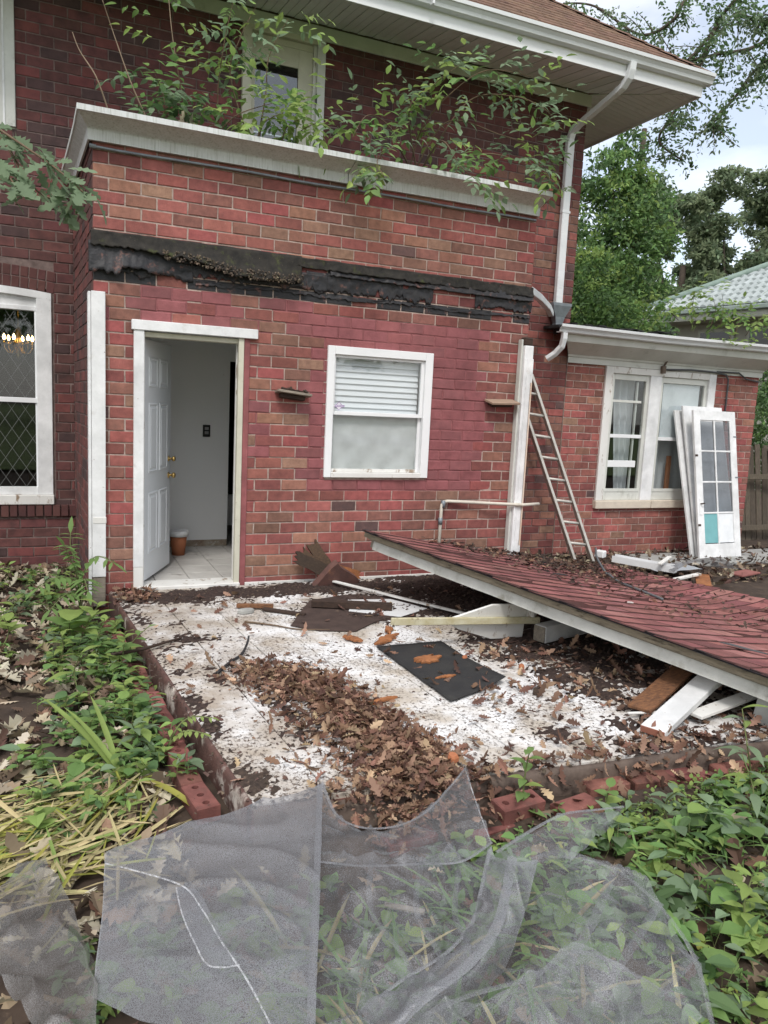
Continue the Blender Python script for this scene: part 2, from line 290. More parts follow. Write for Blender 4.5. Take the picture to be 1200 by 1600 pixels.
ROOMTAN = mat('room_wall_dim', (.06, .052, .044), (.045, .04, .033), rough=.9, bump=0)
INTILE = mat('interior_tile', (.55, .53, .50), (.44, .425, .40), rough=.5, scale=5, bump=.03, dirt=(.22, .2, .18), dscale=3, damt=.35, objr=.05)
BLIND = mat('blind_slat', (.82, .85, .88), (.78, .81, .84), rough=.5, bump=0, trans=.12)
CURTAIN = mat('curtain', (.80, .82, .84), (.70, .72, .74), rough=.9, scale=3, bump=.05, trans=.2)
PLASTIC = mat('plastic_sheet', (.84, .85, .86), (.72, .73, .74), rough=.35, bump=.03, trans=.3)
TERRA = mat('terracotta', (.40, .15, .07), (.33, .12, .06), rough=.8)
TEAL = mat('teal_card', (.18, .42, .44), (.15, .36, .38), rough=.6, bump=0)
BORDER = mat('border_brick', (.25, .098, .080), (.16, .062, .052), rough=.9, scale=12, bump=.35, bscale=130, dirt=(.10, .06, .05), dscale=8, damt=.42, dsharp=.3, dirt2=(.42, .33, .28), d2scale=20, d2amt=.12, objr=.22, stain=.4, sscale=5)
PATIOE = mat('patio_edge', (.20, .075, .058), (.12, .045, .037), rough=.9, scale=8, bump=.4, dirt=(.055, .038, .032), dscale=5, damt=.45, dsharp=.25)
BARK = mat('bark', (.10, .08, .062), (.055, .043, .035), rough=1, scale=10, bump=.7, bscale=30, stretch=(4, 4, .8))
TWIG = mat('twig', (.16, .11, .07), (.10, .07, .045), rough=.9, bump=.2)
STEM = mat('green_stem', (.16, .19, .07), (.11, .13, .05), rough=.7, bump=.1)
def leafm(name, c, var=.3, trans=.3, rough=.62, spec=.25): return mat(name, c, tuple(x*.75 for x in c), rough=rough, scale=5, bump=0, island=var, trans=trans, spec=spec)
LEAF = leafm('leaf_green', (.20, .335, .11), trans=.45); LEAF_L = leafm('leaf_light', (.30, .42, .125), trans=.45); LEAF_D = leafm('leaf_dark', (.12, .205, .085), trans=.4); LEAF_B = leafm('leaf_bluish', (.22, .31, .185), trans=.42)
LEAF_Y = leafm('leaf_yellowing', (.36, .36, .08)); STRAW = leafm('straw', (.44, .38, .20), .35, .15, .8); FARLEAF = leafm('far_leaf_haze_tint', (.20, .26, .155), .4, .55); FARLEAF2 = leafm('far_leaf_lit_tint', (.27, .33, .19), .4, .55)  # far leaf colours lightened for distance haze, the second as a lit copy
OAK = leafm('oak_leaf', (.19, .27, .16), .3, .4)
DRY = [leafm('dry_leaf_%d' % i, c, .35, .12, .8, .2) for i, c in enumerate([(.235, .132, .092), (.32, .205, .142), (.135, .078, .06), (.45, .325, .21)])]
PALE = [leafm('pale_leaf_%d' % i, c, .35, .1, .85, .2) for i, c in enumerate([(.42, .36, .26), (.26, .20, .135), (.14, .10, .07), (.52, .47, .37)])]
G_CLEAR = glass('window_glass', (.97, .98, .98), .01); G_DARK = glass('dark_window_glass', (.45, .5, .5), .06); G_MIR = glass('reflective_glass', (.92, .94, .94), .0)
G_GREY = glass('grey_pane', (.62, .64, .66), .02)  # grey tint darkens whatever lies behind the pane
SCREEN = mesh_mat('fine_screen', (.25, .255, .272), .38, .07, 9); SCREEN_D = mesh_mat('doubled_screen', (.265, .27, .29), .62, .08, 8); SCREEN_K = mesh_mat('brown_screen', (.165, .155, .145), .58, .10, 8)  # SCREEN_K is a darker, browner weave
HEM = mesh_mat('screen_hem', (.72, .73, .76), .45, .5, 45)
LEADING = mat('lead_came', (.17, .175, .17), (.13, .135, .13), rough=.5, bump=0)
BULB = emit('bulb_glow', (1, .62, .22), 14.0)
PINK = mat('sticker_ink', (.30, .18, .42), (.26, .15, .36), rough=.5, bump=0); STICK = mat('sticker_white', (.8, .78, .82), rough=.5, bump=0)
ROOFTILE = mat('green_roof_tile', (.37, .41, .41), (.28, .315, .31), rough=.5, scale=4, bump=.05, island=.10, dirt=(.2, .24, .22), dscale=5, damt=.3)
FENCEW = mat('fence_wood', (.125, .10, .075), (.06, .05, .038), rough=.95, scale=12, bump=.5, bscale=40, stretch=(6, 6, .6), dirt=(.05, .06, .03), dscale=3, damt=.35, objr=.2)
SIDING = mat('house_siding', (.42, .42, .37), (.36, .36, .31), rough=.8, bump=.05)
# ---------------------------------------------------------------- ground
def ground_z(x, y):
    z = -.17 + .05*fbm(x*.45, y*.45, 3.1) + .025*fbm(x*2.1, y*2.1, 7.7)
    z -= .11*max(0, min(1, (x-4.6)/1.5))*max(0, min(1, (y+2.5)/2.0))
    z += .05*max(0, min(1, (-.1-x)/1.0))*max(0, min(1, (y+1.5)/2))
    z += .06*math.exp(-((y+4.04+.06*(x-.4))/.10)**2)*(1 if .5 < x < 5 else 0)
    return z
def axis_pts(lo, hi, a, b, fine, coarse):
    p = []; x = lo
    while x < hi: p.append(x); x += fine if a <= x < b else coarse*(1 + .12*min(abs(x-a), abs(x-b)))
    p.append(hi); return p
gx = axis_pts(-160, 220, -3, 13, .09, 1.0); gy = axis_pts(-140, 240, -6.6, 3.2, .09, 1.0)
mb = MB(); mb.grid([[(x, y, ground_z(x, y)) for x in gx] for y in gy])
tag(mb.build('ground', SOIL, smooth=True), kind='structure')

# ---------------------------------------------------------------- brick walls
CRS, BL = .101, .250
_bm = {}
def brick_mesh(length, h, m, var, dep=.034):
    key = (round(length, 2), round(h, 3), m.name, var)
    if key in _bm: return _bm[key]
    r = random.Random(hash((round(length*100), var, 5)) & 0xffff); mb = MB(); brick_into(mb, length, h, r, None, 0, dep); _bm[key] = mb.mesh('brick', m); return _bm[key]
def brick_into(mb, length, h, r, M, mi, dep=.034):
    a, b = length/2, h/2; j = lambda s: r.uniform(-s, s); e = .0045
    vs = []
    for sx, sz in ((-1, -1), (1, -1), (1, 1), (-1, 1)): vs.append(V((sx*(a-e)+j(.0035), j(.0016), sz*(b-e)+j(.0028))))
    for sx, sz in ((-1, -1), (1, -1), (1, 1), (-1, 1)): vs.append(V((sx*a+j(.0025), .005+j(.001), sz*b+j(.002))))
    for sx, sz in ((-1, -1), (1, -1), (1, 1), (-1, 1)): vs.append(V((sx*a, dep, sz*b)))
    fs = [(0, 1, 2, 3)] + [(4+k, 4+(k+1) % 4, (k+1) % 4, k) for k in range(4)] + [(8+k, 8+(k+1) % 4, 4+(k+1) % 4, 4+k) for k in range(4)]
    if M is not None: vs = [M @ p for p in vs]
    mb.add(vs, fs, mi)
def project(p):
    d = p-CAM; z = d.dot(fw)
    if z < .1: return None
    return 600+1193.4*d.dot(rt)/z, 800-1193.4*d.dot(upv)/z, z
class Wall:
    """a brick face: frame O, ax (along), into (depth), z up; collects bricks, which finish() turns into objects"""
    def __init__(s, O, ax, into): s.M = basis(O, ax, into, (0, 0, 1)); s.n = -V(into); s.b = []; s.r = random.Random(len(_bm)+3)
    def lay(s, x0, x1, ztop, zbot, holes, matf, off=0.0, joint=.0115, jog=None):
        i = 0
        while True:
            zt = ztop-i*CRS; zb = zt-CRS
            if zb < zbot-.05: break
            zc = (zt+zb)/2; x = x0 - (BL/2 if i % 2 else 0) - off
            while x < x1:
                spans = [(max(x, x0), min(x+BL, x1))]
                for hx0, hx1, hz0, hz1 in holes:
                    if hz0 < zc < hz1:
                        ns = []
                        for a, b in spans:
                            if b <= hx0 or a >= hx1: ns.append((a, b)); continue
                            if a < hx0: ns.append((a, hx0))
                            if b > hx1: ns.append((hx1, b))
                        spans = ns
                for a, b in spans:
                    if b-a > .03: s.b.append(((a+b)/2, zc, b-a-joint, CRS-joint+s.r.uniform(-.001, .001), matf((a+b)/2, zc)))
                x += BL
            i += 1
    def finish(s, entries, limit):
        pass
def wall_shell(mb, x0, x1, z0, z1, holes, y0, y1, M, mi=0):
    """wall body with openings: front face at y0, back at y1, reveals round the openings"""
    xs = sorted({x0, x1, *[h[0] for h in holes], *[h[1] for h in holes]}); zs = sorted({z0, z1, *[h[2] for h in holes], *[h[3] for h in holes]})
    xs = [x for x in xs if x0 <= x <= x1]; zs = [z for z in zs if z0 <= z <= z1]
    inh = lambda x, z: any(h[0] < x < h[1] and h[2] < z < h[3] for h in holes)
    for i in range(len(xs)-1):
        for k in range(len(zs)-1):
            if inh((xs[i]+xs[i+1])/2, (zs[k]+zs[k+1])/2): continue
            a, b, c, d = xs[i], xs[i+1], zs[k], zs[k+1]
            mb.add([M @ V(p) for p in ((a, y0, c), (b, y0, c), (b, y0, d), (a, y0, d))], [(0, 1, 2, 3)], mi)
            mb.add([M @ V(p) for p in ((a, y1, c), (b, y1, c), (b, y1, d), (a, y1, d))], [(3, 2, 1, 0)], mi)
    for h in [(x0, x1, z0, z1)] + list(holes):
        a, b, c, d = max(h[0], x0), min(h[1], x1), max(h[2], z0), min(h[3], z1)
        for p, q in (((a, c), (b, c)), ((b, c), (b, d)), ((b, d), (a, d)), ((a, d), (a, c))):
            mb.add([M @ V(w) for w in ((p[0], y0, p[1]), (q[0], y0, q[1]), (q[0], y1, q[1]), (p[0], y1, p[1]))], [(0, 1, 2, 3)], mi)
def lay_out(walls, limit=300):
    """walls: list of (Wall, parent object). The bricks that show largest become objects, the rest one joined part per wall."""
    al = []
    for w, par in walls:
        for b in w.b:
            p = w.M @ V((b[0], 0, b[1])); q = project(p); s = 0
            if q and -10 < q[0] < 1210 and -10 < q[1] < 1610:
                f = max(0.0, (CAM-p).normalized().dot(w.n)); s = b[2]*b[3]*f/(q[2]**2)
            al.append((s, w, par, b))
    al.sort(key=lambda t: -t[0]); rest = {}
    for n, (s, w, par, b) in enumerate(al):
        jit = Matrix.Translation((0, w.r.uniform(-.0028, .0022), 0)) @ Matrix.Rotation(w.r.gauss(0, .005), 4, 'Y') @ Matrix.Rotation(w.r.gauss(0, .012), 4, 'Z')
        M = w.M @ Matrix.Translation((b[0], 0, b[1])) @ jit
        if n < limit and s > 0:
            link('brick', brick_mesh(b[2], b[3], b[4], w.r.randrange(3)), par, M)
        else: rest.setdefault((id(w), par.name), (w, par, []))[2].append((M, b))
    for w, par, lst in rest.values():
        mats = []; mb = MB()
        for M, b in lst:
            if b[4] not in mats: mats.append(b[4])
            brick_into(mb, b[2], b[3], w.r, M, mats.index(b[4]))
        mb.build('brickwork', mats, par, kind='stuff')

YH = 1.9; HX = 6.13
pick = lambda r, ws: r.choices(range(len(ws)), ws)[0]
rb = random.Random(4)
# ---------------------------------------------------------------- single-storey addition (projects from the house)
addn = empty('brick_addition', (2.1, 0, 0), 'single-storey red brick projection with an open white door and tarred roof scar', 'house extension')
DOOR_H = (.335, 1.285, -.5, 2.255); WIN_H = (2.05, 3.098, 1.012, 2.205)
def painted(x, z):
    n = .16*fbm(x*2.2, z*2.2, 5)
    if 1.84+n < x < 3.72+n*2 and .86+n*.5 < z < 2.50+n*.4: return True
    if x > 1.30 and x < 1.5 and z < 2.4 and noise.noise(V((x*3, z*4, 1))) > .15: return True
    return x < 1.9 and 2.30 < z < 2.56 and noise.noise(V((x*2.6, z*2, 8))) > .0
def bay_mat(x, z):
    if 2.63 < z < 2.93: return TAR if (not (3.05 < x < 3.75 and 2.72 < z < 2.85) and rb.random() < .80) else DARKB[3] if rb.random() < .6 else BRICK[6]
    if painted(x, z): return PAINTED[0 if rb.random() < .75 else 1]
    return BRICK[pick(rb, (6, 2.2, 4.5, 4.5, 1.3, .4, 3.5, 1.4))]
W1 = Wall((0, 0, 0), (1, 0, 0), (0, 1, 0)); W1.lay(0, 4.21, 3.5+2*CRS, -.2, [DOOR_H, WIN_H], bay_mat, off=.0)
mb = MB(); wall_shell(mb, .012, 4.2, -.3, 3.74, [DOOR_H, WIN_H], .0062, .2, Matrix.Identity(4)); wfront = mb.build('front_wall', MORTAR, addn)
mb = MB()
for i in range(40):
    for k in range(34):
        x, z = i*BL/2, 3.5+2*CRS-k*CRS
        cx, cz = x+BL/4, z-CRS/2
        if painted(cx, cz) and cx < 4.1 and not any(h[0] < cx < h[1] and h[2] < cz < h[3] for h in (DOOR_H, WIN_H)):
            mb.box(x-.004, x+BL/2+.004, .0050+.0002*((i+k) % 2), .012, z-CRS-.004, z+.002)
mb.build('painted_joints', MORTAR_P, wfront, kind='stuff')
sd = V((.09, -1.9, 0)); SL = sd.length; sd.normalize()
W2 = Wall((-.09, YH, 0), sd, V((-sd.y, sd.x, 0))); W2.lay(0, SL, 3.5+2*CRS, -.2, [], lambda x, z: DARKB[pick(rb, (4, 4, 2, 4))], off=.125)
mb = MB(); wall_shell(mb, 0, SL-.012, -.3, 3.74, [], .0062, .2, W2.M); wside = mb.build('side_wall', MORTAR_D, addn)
W3 = Wall((4.21, 0, 0), (0, 1, 0), (-1, 0, 0)); W3.lay(0, YH, 3.5+2*CRS, -.25, [], lambda x, z: BRICK[pick(rb, (5, 4, 4, 4, 2, 1, 2, 3))], off=.125)
mb = MB(); wall_shell(mb, .012, YH, -.3, 3.74, [], .0062, .2, W3.M); wside2 = mb.build('side_wall', MORTAR, addn)
lay_out([(W1, wfront), (W2, wside), (W3, wside2)], 300)

# ---------------------------------------------------------------- two-storey house
house = empty('brick_house', (2, YH, 0), 'two-storey dark red brick house with wide white eaves and brown hip roof', 'house')
LW_H = (-1.60, -.302, .5, 2.70); ULW_H = (-1.9, -.60, 4.2, 5.62); UW_H = (1.6, 2.53, 3.7, 5.70); BACK_H = (1.53, 2.5, -.4, 2.12); BAYB = (-.085, 4.21, -1, 3.6)
def house_mat(x, z):
    if z > 4.9 or x < 0: return DARKB[pick(rb, (5, 4, 1.2, 1.6 if z < 5.2 else .8))]  # darker mix paints in shade below the eaves and left, over dark brick
    if x > 4.2: return (BRICK[pick(rb, (2, 1, 4, 2, 3, 2, 4, 1))] if rb.random() < .62 else DARKB[3])
    return DARKB[pick(rb, (3, 3, 1, 5))]
W4 = Wall((0, YH, 0), (1, 0, 0), (0, 1, 0)); W4.lay(-3.0, HX, 5.70, -.3, [(LW_H[0]-.02, LW_H[1]+.02, .37, 3.02), ULW_H, UW_H, BAYB], house_mat)
mb = MB(); wall_shell(mb, -3.0, HX-.012, -.4, 5.86, [LW_H, ULW_H, UW_H, BACK_H], YH+.0062, YH+.25, Matrix.Identity(4)); hfront = mb.build('front_wall', MORTAR_D, house)
W5 = Wall((HX, YH, 0), (0, 1, 0), (-1, 0, 0)); W5.lay(0, 7.0, 5.70, 2.6, [], house_mat, off=.125)
mb = MB(); wall_shell(mb, .012, 7.0, -.4, 5.86, [], .0062, .25, W5.M); hside = mb.build('side_wall', MORTAR_D, house)
lay_out([(W4, hfront), (W5, hside)], 300)
# segmental brick arch over the ground-floor window, and its brick sill
arc = MB(); cxw, rad = -.95, 5.2; zc0 = 2.705-rad
for ring, (r0, rl) in enumerate(((rad, .105), (rad+.112, .10))):
    n = 17
    for k in range(n):
        an = (k-(n-1)/2)*.0153*(1-.015*ring); rr = r0+rl/2
        M = Matrix.Translation((cxw+math.sin(an)*rr, YH, zc0+math.cos(an)*rr)) @ Matrix.Rotation(an, 4, 'Y')
        link('brick', brick_mesh(.070, rl, SOLDIER, k % 3), hfront, M)
for k in range(20):
    link('brick', brick_mesh(.071, .12, SOLDIER, k % 3, .07), hfront, Matrix.Translation((-1.66+k*.0815, YH-.035, .432)))

# ---------------------------------------------------------------- single-storey wing on the right
wing = empty('brick_wing', (8, YH, -.3), 'low red brick wing with a double window and white cornice under weeds', 'house wing')
WW_H = (6.86, 8.76, .5, 2.33)
W6 = Wall((HX+.004, YH, 0), (1, 0, 0), (0, 1, 0)); W6.lay(0, 3.62, 2.46, -.4, [(WW_H[0]-HX-.004, WW_H[1]-HX-.004, .4, WW_H[3])], lambda x, z: (BRICK[pick(rb, (6, 1.2, 4, 6, .6, .3, 4, .4))]))
mb = MB(); wall_shell(mb, HX+.006, 9.74, -.5, 2.8, [WW_H], YH+.0062, YH+.25, Matrix.Identity(4)); wgf = mb.build('front_wall', MORTAR, wing)
W7 = Wall((9.754, YH, 0), (0, 1, 0), (-1, 0, 0)); W7.lay(0, 4, 2.46, -.4, [], lambda x, z: BRICK[pick(rb, (6, 1.2, 4, 6, .6, .3, 4, .4))], off=.125)
mb = MB(); wall_shell(mb, .012, 4, -.5, 2.8, [], .0062, .25, W7.M); wgs = mb.build('side_wall', MORTAR, wing)
lay_out([(W6, wgf), (W7, wgs)], 300)
lw_ = MB(); lw_.grid([[(x, y, -.10+.03*fbm(x*.2, y*.2, 2)) for x in range(-60, 61, 4)] for y in [-80+3*k for k in range(25)]]); tag(lw_.build('bounce_lawn', mat('bounce_turf', (.15, .20, .07), (.10, .14, .05), rough=1, scale=3, bump=.6, bscale=30)), kind='structure')  # unseen turf sheet added behind the viewer to bounce light onto eaves and walls
# ---------------------------------------------------------------- addition: cornice, roof, scar, trims
# cornice: metal coping with a sloped face, mitred at the left corner
prof = [(0.0, 3.655), (-.035, 3.655), (-.035, 3.735), (-.045, 3.745), (-.205, 3.80), (-.235, 3.802), (-.235, 3.845), (.02, 3.86)]   # (y, z)
def cornice_piece(x0, x1, mitre0=False, bend=0.0):
    mb = MB(); rows = []
    for i in range(9):
        t = i/8; x = x0+(x1-x0)*t
        r = []
        for y, z in prof:
            xx = x + ((y*.42) if mitre0 and i == 0 else 0)
            r.append((xx, y, z + bend*math.sin(t*3.1)*.004 + .003*fbm(x*3, y*5)))
        rows.append(r)
    mb.grid(rows, flip=True); n = len(prof); mb.add(rows[-1], [tuple(range(n))]); mb.add(rows[0], [tuple(range(n))[::-1]])
    return mb
cornice_piece(-.018, 2.148, True).build('cornice', CORNICE, addn); cornice_piece(2.155, 4.215, False, 1).build('cornice', CORNICE, addn)
mb = MB(); pr2 = [(a*.42, b) for a, b in prof]; rows = []     # the shallow return along the left side
for i in range(7):
    t = i/6; P = V((-.018, 0, 0)).lerp(V((-.105, YH-.01, 0)), t)
    rows.append([(P.x + a, P.y + (a/.42 if i == 0 else 0), z) for a, z in pr2])
mb.grid(rows); mb.build('cornice', CORNICE, addn)
mb = MB(); mb.box(.02, 4.2, .02, YH, 3.741, 3.80); mb.build('flat_roof', FELT, addn)
mb = MB(); pts = [(-.015+i*.21, -.022+.004*math.sin(i*1.7), 3.612-.004*math.sin(i*.9)) for i in range(21)]; mb.tube(pts, .011, 7); mb.tube([(-.02, -.022, 3.612), (.03, -.024, 3.611)], .017, 8); mb.build('cable_conduit', GALV, addn)
# roof scar: ragged flashing felt, black tar flaps below it
def ragged(name, X0, X1, top, bot, bulge, mt, seed, dx=.014, rows_=9, rag=.034, parent=addn, y0=-.006):
    rows = [[] for _ in range(rows_)]; n = int((X1-X0)/dx)
    for i in range(n+1):
        x = X0+(X1-X0)*i/n; b = bot(x) + rag*fbm(x*9, seed, 1) + rag*.8*noise.noise(V((x*31, seed, 4))); t = top(x) + .008*noise.noise(V((x*7, seed, 9)))
        for k in range(rows_):
            u = k/(rows_-1); z = t+(b-t)*u
            rows[k].append((x, y0-bulge(x)*(u**1.6) - .020*fbm(x*6, z*9, seed) - .008*noise.noise(V((x*26, z*30, seed))), z))
    mb = MB(); mb.grid(rows, flip=True)
    o = mb.build(name, mt, parent, smooth=True); sm = o.modifiers.new('thick', 'SOLIDIFY'); sm.thickness = .009; sm.offset = 0; return o
lerp = lambda a, b, t: a+(b-a)*max(0, min(1, t))
ragged('flashing_felt', -.012, 1.75, lambda x: 2.985-.012*x/4, lambda x: 2.865-.035*max(0, x-.25)/.5 if x < .75 else lerp(2.83, 2.735, (x-.75)/.45), lambda x: lerp(.02, .095, x/1.0) if x < 1.5 else lerp(.095, .03, (x-1.5)/.25), MOSSF, 2)
ragged('flashing_felt', 1.70, 4.222, lambda x: 2.975-.01*x/4, lambda x: lerp(2.885, 2.865, (x-1.7)/2.4), lambda x: .02+.012*math.sin(x*3), MOSSF, 5, rag=.018)
ragged('tar_flap', -.03, .80, lambda x: 2.90, lambda x: 2.66 if x < .22 else lerp(2.71, 2.655, (x-.3)/.5), lambda x: .03+.03*math.sin(x*6.5), TAR, 7, y0=-.004)
ragged('tar_flap', .9, 2.0, lambda x: 2.84, lambda x: 2.70, lambda x: .006, TAR, 8, y0=-.004, rag=.05)
ragged('tar_flap', 2.02, 4.216, lambda x: 2.90, lambda x: lerp(2.84, 2.815, (x-2)/2), lambda x: .025, TAR, 9, y0=-.006, rag=.015)
ragged('tar_coat', .0, 1.3, lambda x: 2.80, lambda x: 2.70-.03*math.sin(x*4), lambda x: .003, TAR, 12, y0=-.0035, rag=.07)
ragged('tar_coat', 1.8, 3.08, lambda x: 2.86, lambda x: 2.70, lambda x: .002, TAR, 13, y0=-.0035, rag=.09)
ragged('tar_coat', 3.55, 4.214, lambda x: 2.85, lambda x: 2.71, lambda x: .002, TAR, 14, y0=-.0035, rag=.06)
ragged('tar_drip', .82, 4.21, lambda x: 2.675, lambda x: 2.645+.01*math.sin(x*5), lambda x: .004, TAR, 10, y0=-.003, rag=.02)
mb = MB()
rr = random.Random(8)
for i in range(420):                                  # bits of gravel and rotted felt caught on the bulge
    x = rr.uniform(.55, 1.75); s = rr.uniform(.003, .010); z = 2.83-.08*max(0, min(1, (x-.75)/.45))+rr.uniform(-.03, .05); y = -.085*max(.25, min(1, x))-rr.uniform(0, .02)
    mb.box(-s, s, -s*.7, s*.7, -s*.6, s*.6, rotm((x, y, z), rr.uniform(0, 3), rr.uniform(0, 3), rr.uniform(0, 3)))
mb.build('felt_crumbs', [mat('felt_crumb', (.15, .115, .08), (.05, .04, .035), island=.6, bump=0)], addn, kind='stuff')
# corner board on the left, post on the right
cb = MB(); cb.box(-.014, .094, -.058, -.004, .14, 2.50, None, .003); cbo = cb.build('corner_board', WHITE, addn)
mb = MB(); mb.box(-.038, -.0165, -.052, .10, -.15, 2.495, None, .003); mb.build('side_board', WHITE, cbo)
mb = MB(); mb.box(-.010, .092, -.05, -.005, -.12, .137, None, .006); mb.build('rotten_foot', GWOOD, cbo)
mb = MB(); mb.box(-.006, .098, -.0615, -.053, .60, .655, None, .003); mb.build('patch', PEEL, cbo)
post = empty('porch_post', (4.16, -.06, -.1), 'tall white fluted porch post left standing at the right brick corner', 'post')
mb = MB(); mb.box(4.112, 4.218, -.100, -.006, -.12, 2.37, None, .004); mb.build('shaft', WHITE, post)
for a, b in ((4.109, 4.128), (4.146, 4.152), (4.205, 4.222)):
    mb = MB(); mb.box(a, b, -.108, -.097, -.1, 2.24, None, .003); mb.build('moulding', WHITE, post)
mb = MB(); mb.box(4.088, 4.1105, -.07, -.004, -.1, 2.43, None, .004); mb.build('side_board', TRIMGREY, post)
mb = MB(); mb.box(4.108, 4.214, -.09, -.01, 2.372, 2.455, None, .012); mb.build('rotten_top', DWOOD, post)
mb = MB(); mb.box(4.205, 4.2215, -.1095, -.09, .3, 2.0, None, .002); mb.build('stained_edge', mat('rust_stained_paint', (.66, .56, .48), (.55, .38, .27), scale=5, stretch=(1, 1, .5)), post)
# broken timber brackets
def bracket(label, x0, x1, z, rot, top_mat, deb):
    e = empty('wood_bracket', ((x0+x1)/2, -.05, z), label, 'bracket')
    M = rotm(((x0+x1)/2, -.075, z), rot[0], rot[1], rot[2]); L = (x1-x0)/2
    mb = MB(); mb.box(-L, L, -.075, .075, -.011, .011, M, .003); mb.build('shelf_board', top_mat, e)
    mb = MB(); mb.box(-L*.75, L*.7, -.02, .07, -.05, -.0115, M, .004); mb.build('cleat', DWOOD, e)
    if deb:
        mb = MB(); q = random.Random(3)
        for i in range(26):
            s = q.uniform(.006, .016); mb.box(-s*2, s*2, -s, s, -s*.6, s*.6, M @ rotm((q.uniform(-L*.6, L*.8), q.uniform(-.06, .05), .017+q.uniform(0, .012)), q.uniform(0, 3), q.uniform(-.4, .4), q.uniform(0, 3)))
        mb.build('rot_debris', DWOOD, e, kind='stuff')
bracket('rotten grey wood bracket left of the addition window, topped with debris', 1.535, 1.85, 1.765, (R(-6), R(6), R(-3)), GWOOD, True)
bracket('tan wood bracket on the brick beside the right porch post', 3.73, 4.075, 1.79, (R(14), R(-2), R(4)), mat('tan_board', (.36, .26, .19), (.27, .19, .14), rough=.85, scale=7, stretch=(1, 5, 5)), False)
# conduit on the wall
pc = MB(); pc.tube([(4.47, -.03, .732), (4.2, -.125, .735), (3.36, -.035, .768), (3.315, -.035, .762), (3.296, -.035, .73), (3.292, -.035, .685), (3.285, -.035, -.05)], .0165, 10)
pco = pc.build('white_pipe', mat('pipe_paint', (.62, .58, .50), (.5, .46, .4), dirt=(.3, .26, .2), damt=.3), None, smooth=True); tag(pco, 'thin cream pipe elbowed down the brick wall behind the fallen roof', 'pipe')
mb = MB(); mb.tube([(3.31, -.035, .775), (3.31, -.035, .70)], .023, 10); mb.tube([(3.289, -.035, .60), (3.289, -.035, .53)], .022, 10); mb.build('coupling', GALV, pco, smooth=True)
# base strip along the wall foot
mb = MB(); mb.box(1.30, 4.08, -.022, -.002, -.02, .022, None, .003); mb.build('base_strip', PEEL, addn)

# ---------------------------------------------------------------- door and door frame
df = empty('door_frame', (.8, 0, 0)); df.parent = addn; df.matrix_parent_inverse = WM[addn.name].inverted()
def part(name, box, m, par, b=.003, M=None):
    mb = MB(); mb.box(*box, M, b); return mb.build(name, m, par)
part('left_casing', (.318, .402, -.030, .012, .205, 2.222), WHITE, df); part('casing_foot', (.320, .401, -.028, .012, -.005, .204), PEEL, df); part('head_casing', (.300, 1.365, -.042, .012, 2.2225, 2.305), WHITE, df, .004, rotm((0, 0, 0), 0, 0, 0))
part('right_casing', (1.200, 1.247, -.020, .012, .0, 2.222), CREAM, df); part('painted_strip', (1.250, 1.302, -.012, .010, -.01, 2.26), PAINTED[0], df)
part('left_jamb', (.372, .412, .0125, .17, 0, 2.215), PEEL, df); part('right_jamb', (1.208, 1.24, .0125, .13, 0, 2.215), CREAM, df); part('head_jamb', (.4125, 1.2075, .0125, .13, 2.175, 2.215), CREAM, df)
part('right_stop', (1.2, 1.2075, .06, .10, .03, 2.174), PEEL, df); part('threshold', (.36, 1.25, -.045, .2, -.02, .028), PEEL, df, .006)
dd = V((.41, .91, 0)).normalized(); dn = V((dd.y, -dd.x, 0)); DM = basis((.416, .115, 0), dd, -dn, (0, 0, 1))     # x along leaf, -y faces outside
DW = .80
dooro = MB().box(0, DW, 0, .042, .04, 2.165, DM, .003).build('door', mat('door_white', (.72, .745, .77), (.68, .705, .73), rough=.45, scale=2, bump=.02, dirt=(.45, .45, .44), dscale=8, damt=.12, dsharp=.3), addn)
DMAT = MT['door_white']
def raised_panel(x0, x1, z0, z1):
    mb = MB(); o, a, d = .0, .022, .045
    ring = lambda i, y: [(x0+i, y, z0+i), (x1-i, y, z0+i), (x1-i, y, z1-i), (x0+i, y, z1-i)]
    L = [ring(0, -.0005), ring(.006, -.009), ring(.016, -.009), ring(.024, -.001), ring(.030, -.001), ring(.050, -.010)]
    vs = [DM @ V(p) for r in L for p in r]; fs = []
    for i in range(len(L)-1):
        for k in range(4): fs.append((i*4+k, i*4+(k+1) % 4, (i+1)*4+(k+1) % 4, (i+1)*4+k))
    fs.append(tuple((len(L)-1)*4+k for k in range(4))); mb.add(vs, fs); mb.build('raised_panel', DMAT, dooro)
for x0, x1 in ((.125, .37), (.43, .675)):
    for z0, z1 in ((.27, .82), (1.0, 1.62), (1.76, 2.02)): raised_panel(x0, x1, z0, z1)
def knob(z, r, name):
    mb = MB(); prof_ = [(0, r*1.05), (.006, r*1.05), (.010, r*.45), (.034, r*.42), (.040, r*.85), (.055, r), (.066, r*.8), (.070, r*.2)]; n = 14; vs = []
    for y, q in prof_:
        for k in range(n): vs.append(DM @ V((DW-.065+q*math.cos(2*math.pi*k/n), -y, z+q*math.sin(2*math.pi*k/n))))
    fs = [(i*n+k, i*n+(k+1) % n, (i+1)*n+(k+1) % n, (i+1)*n+k) for i in range(len(prof_)-1) for k in range(n)] + [tuple((len(prof_)-1)*n+k for k in range(n))]
    mb.add(vs, fs); mb.build(name, BRASS, dooro, smooth=True)
knob(.93, .028, 'knob'); knob(1.09, .026, 'deadbolt')
for z in (.17, 1.0, 1.92): part('hinge', (.404, .4155, .085, .118, z, z+.10), BRASS, dooro, .002)
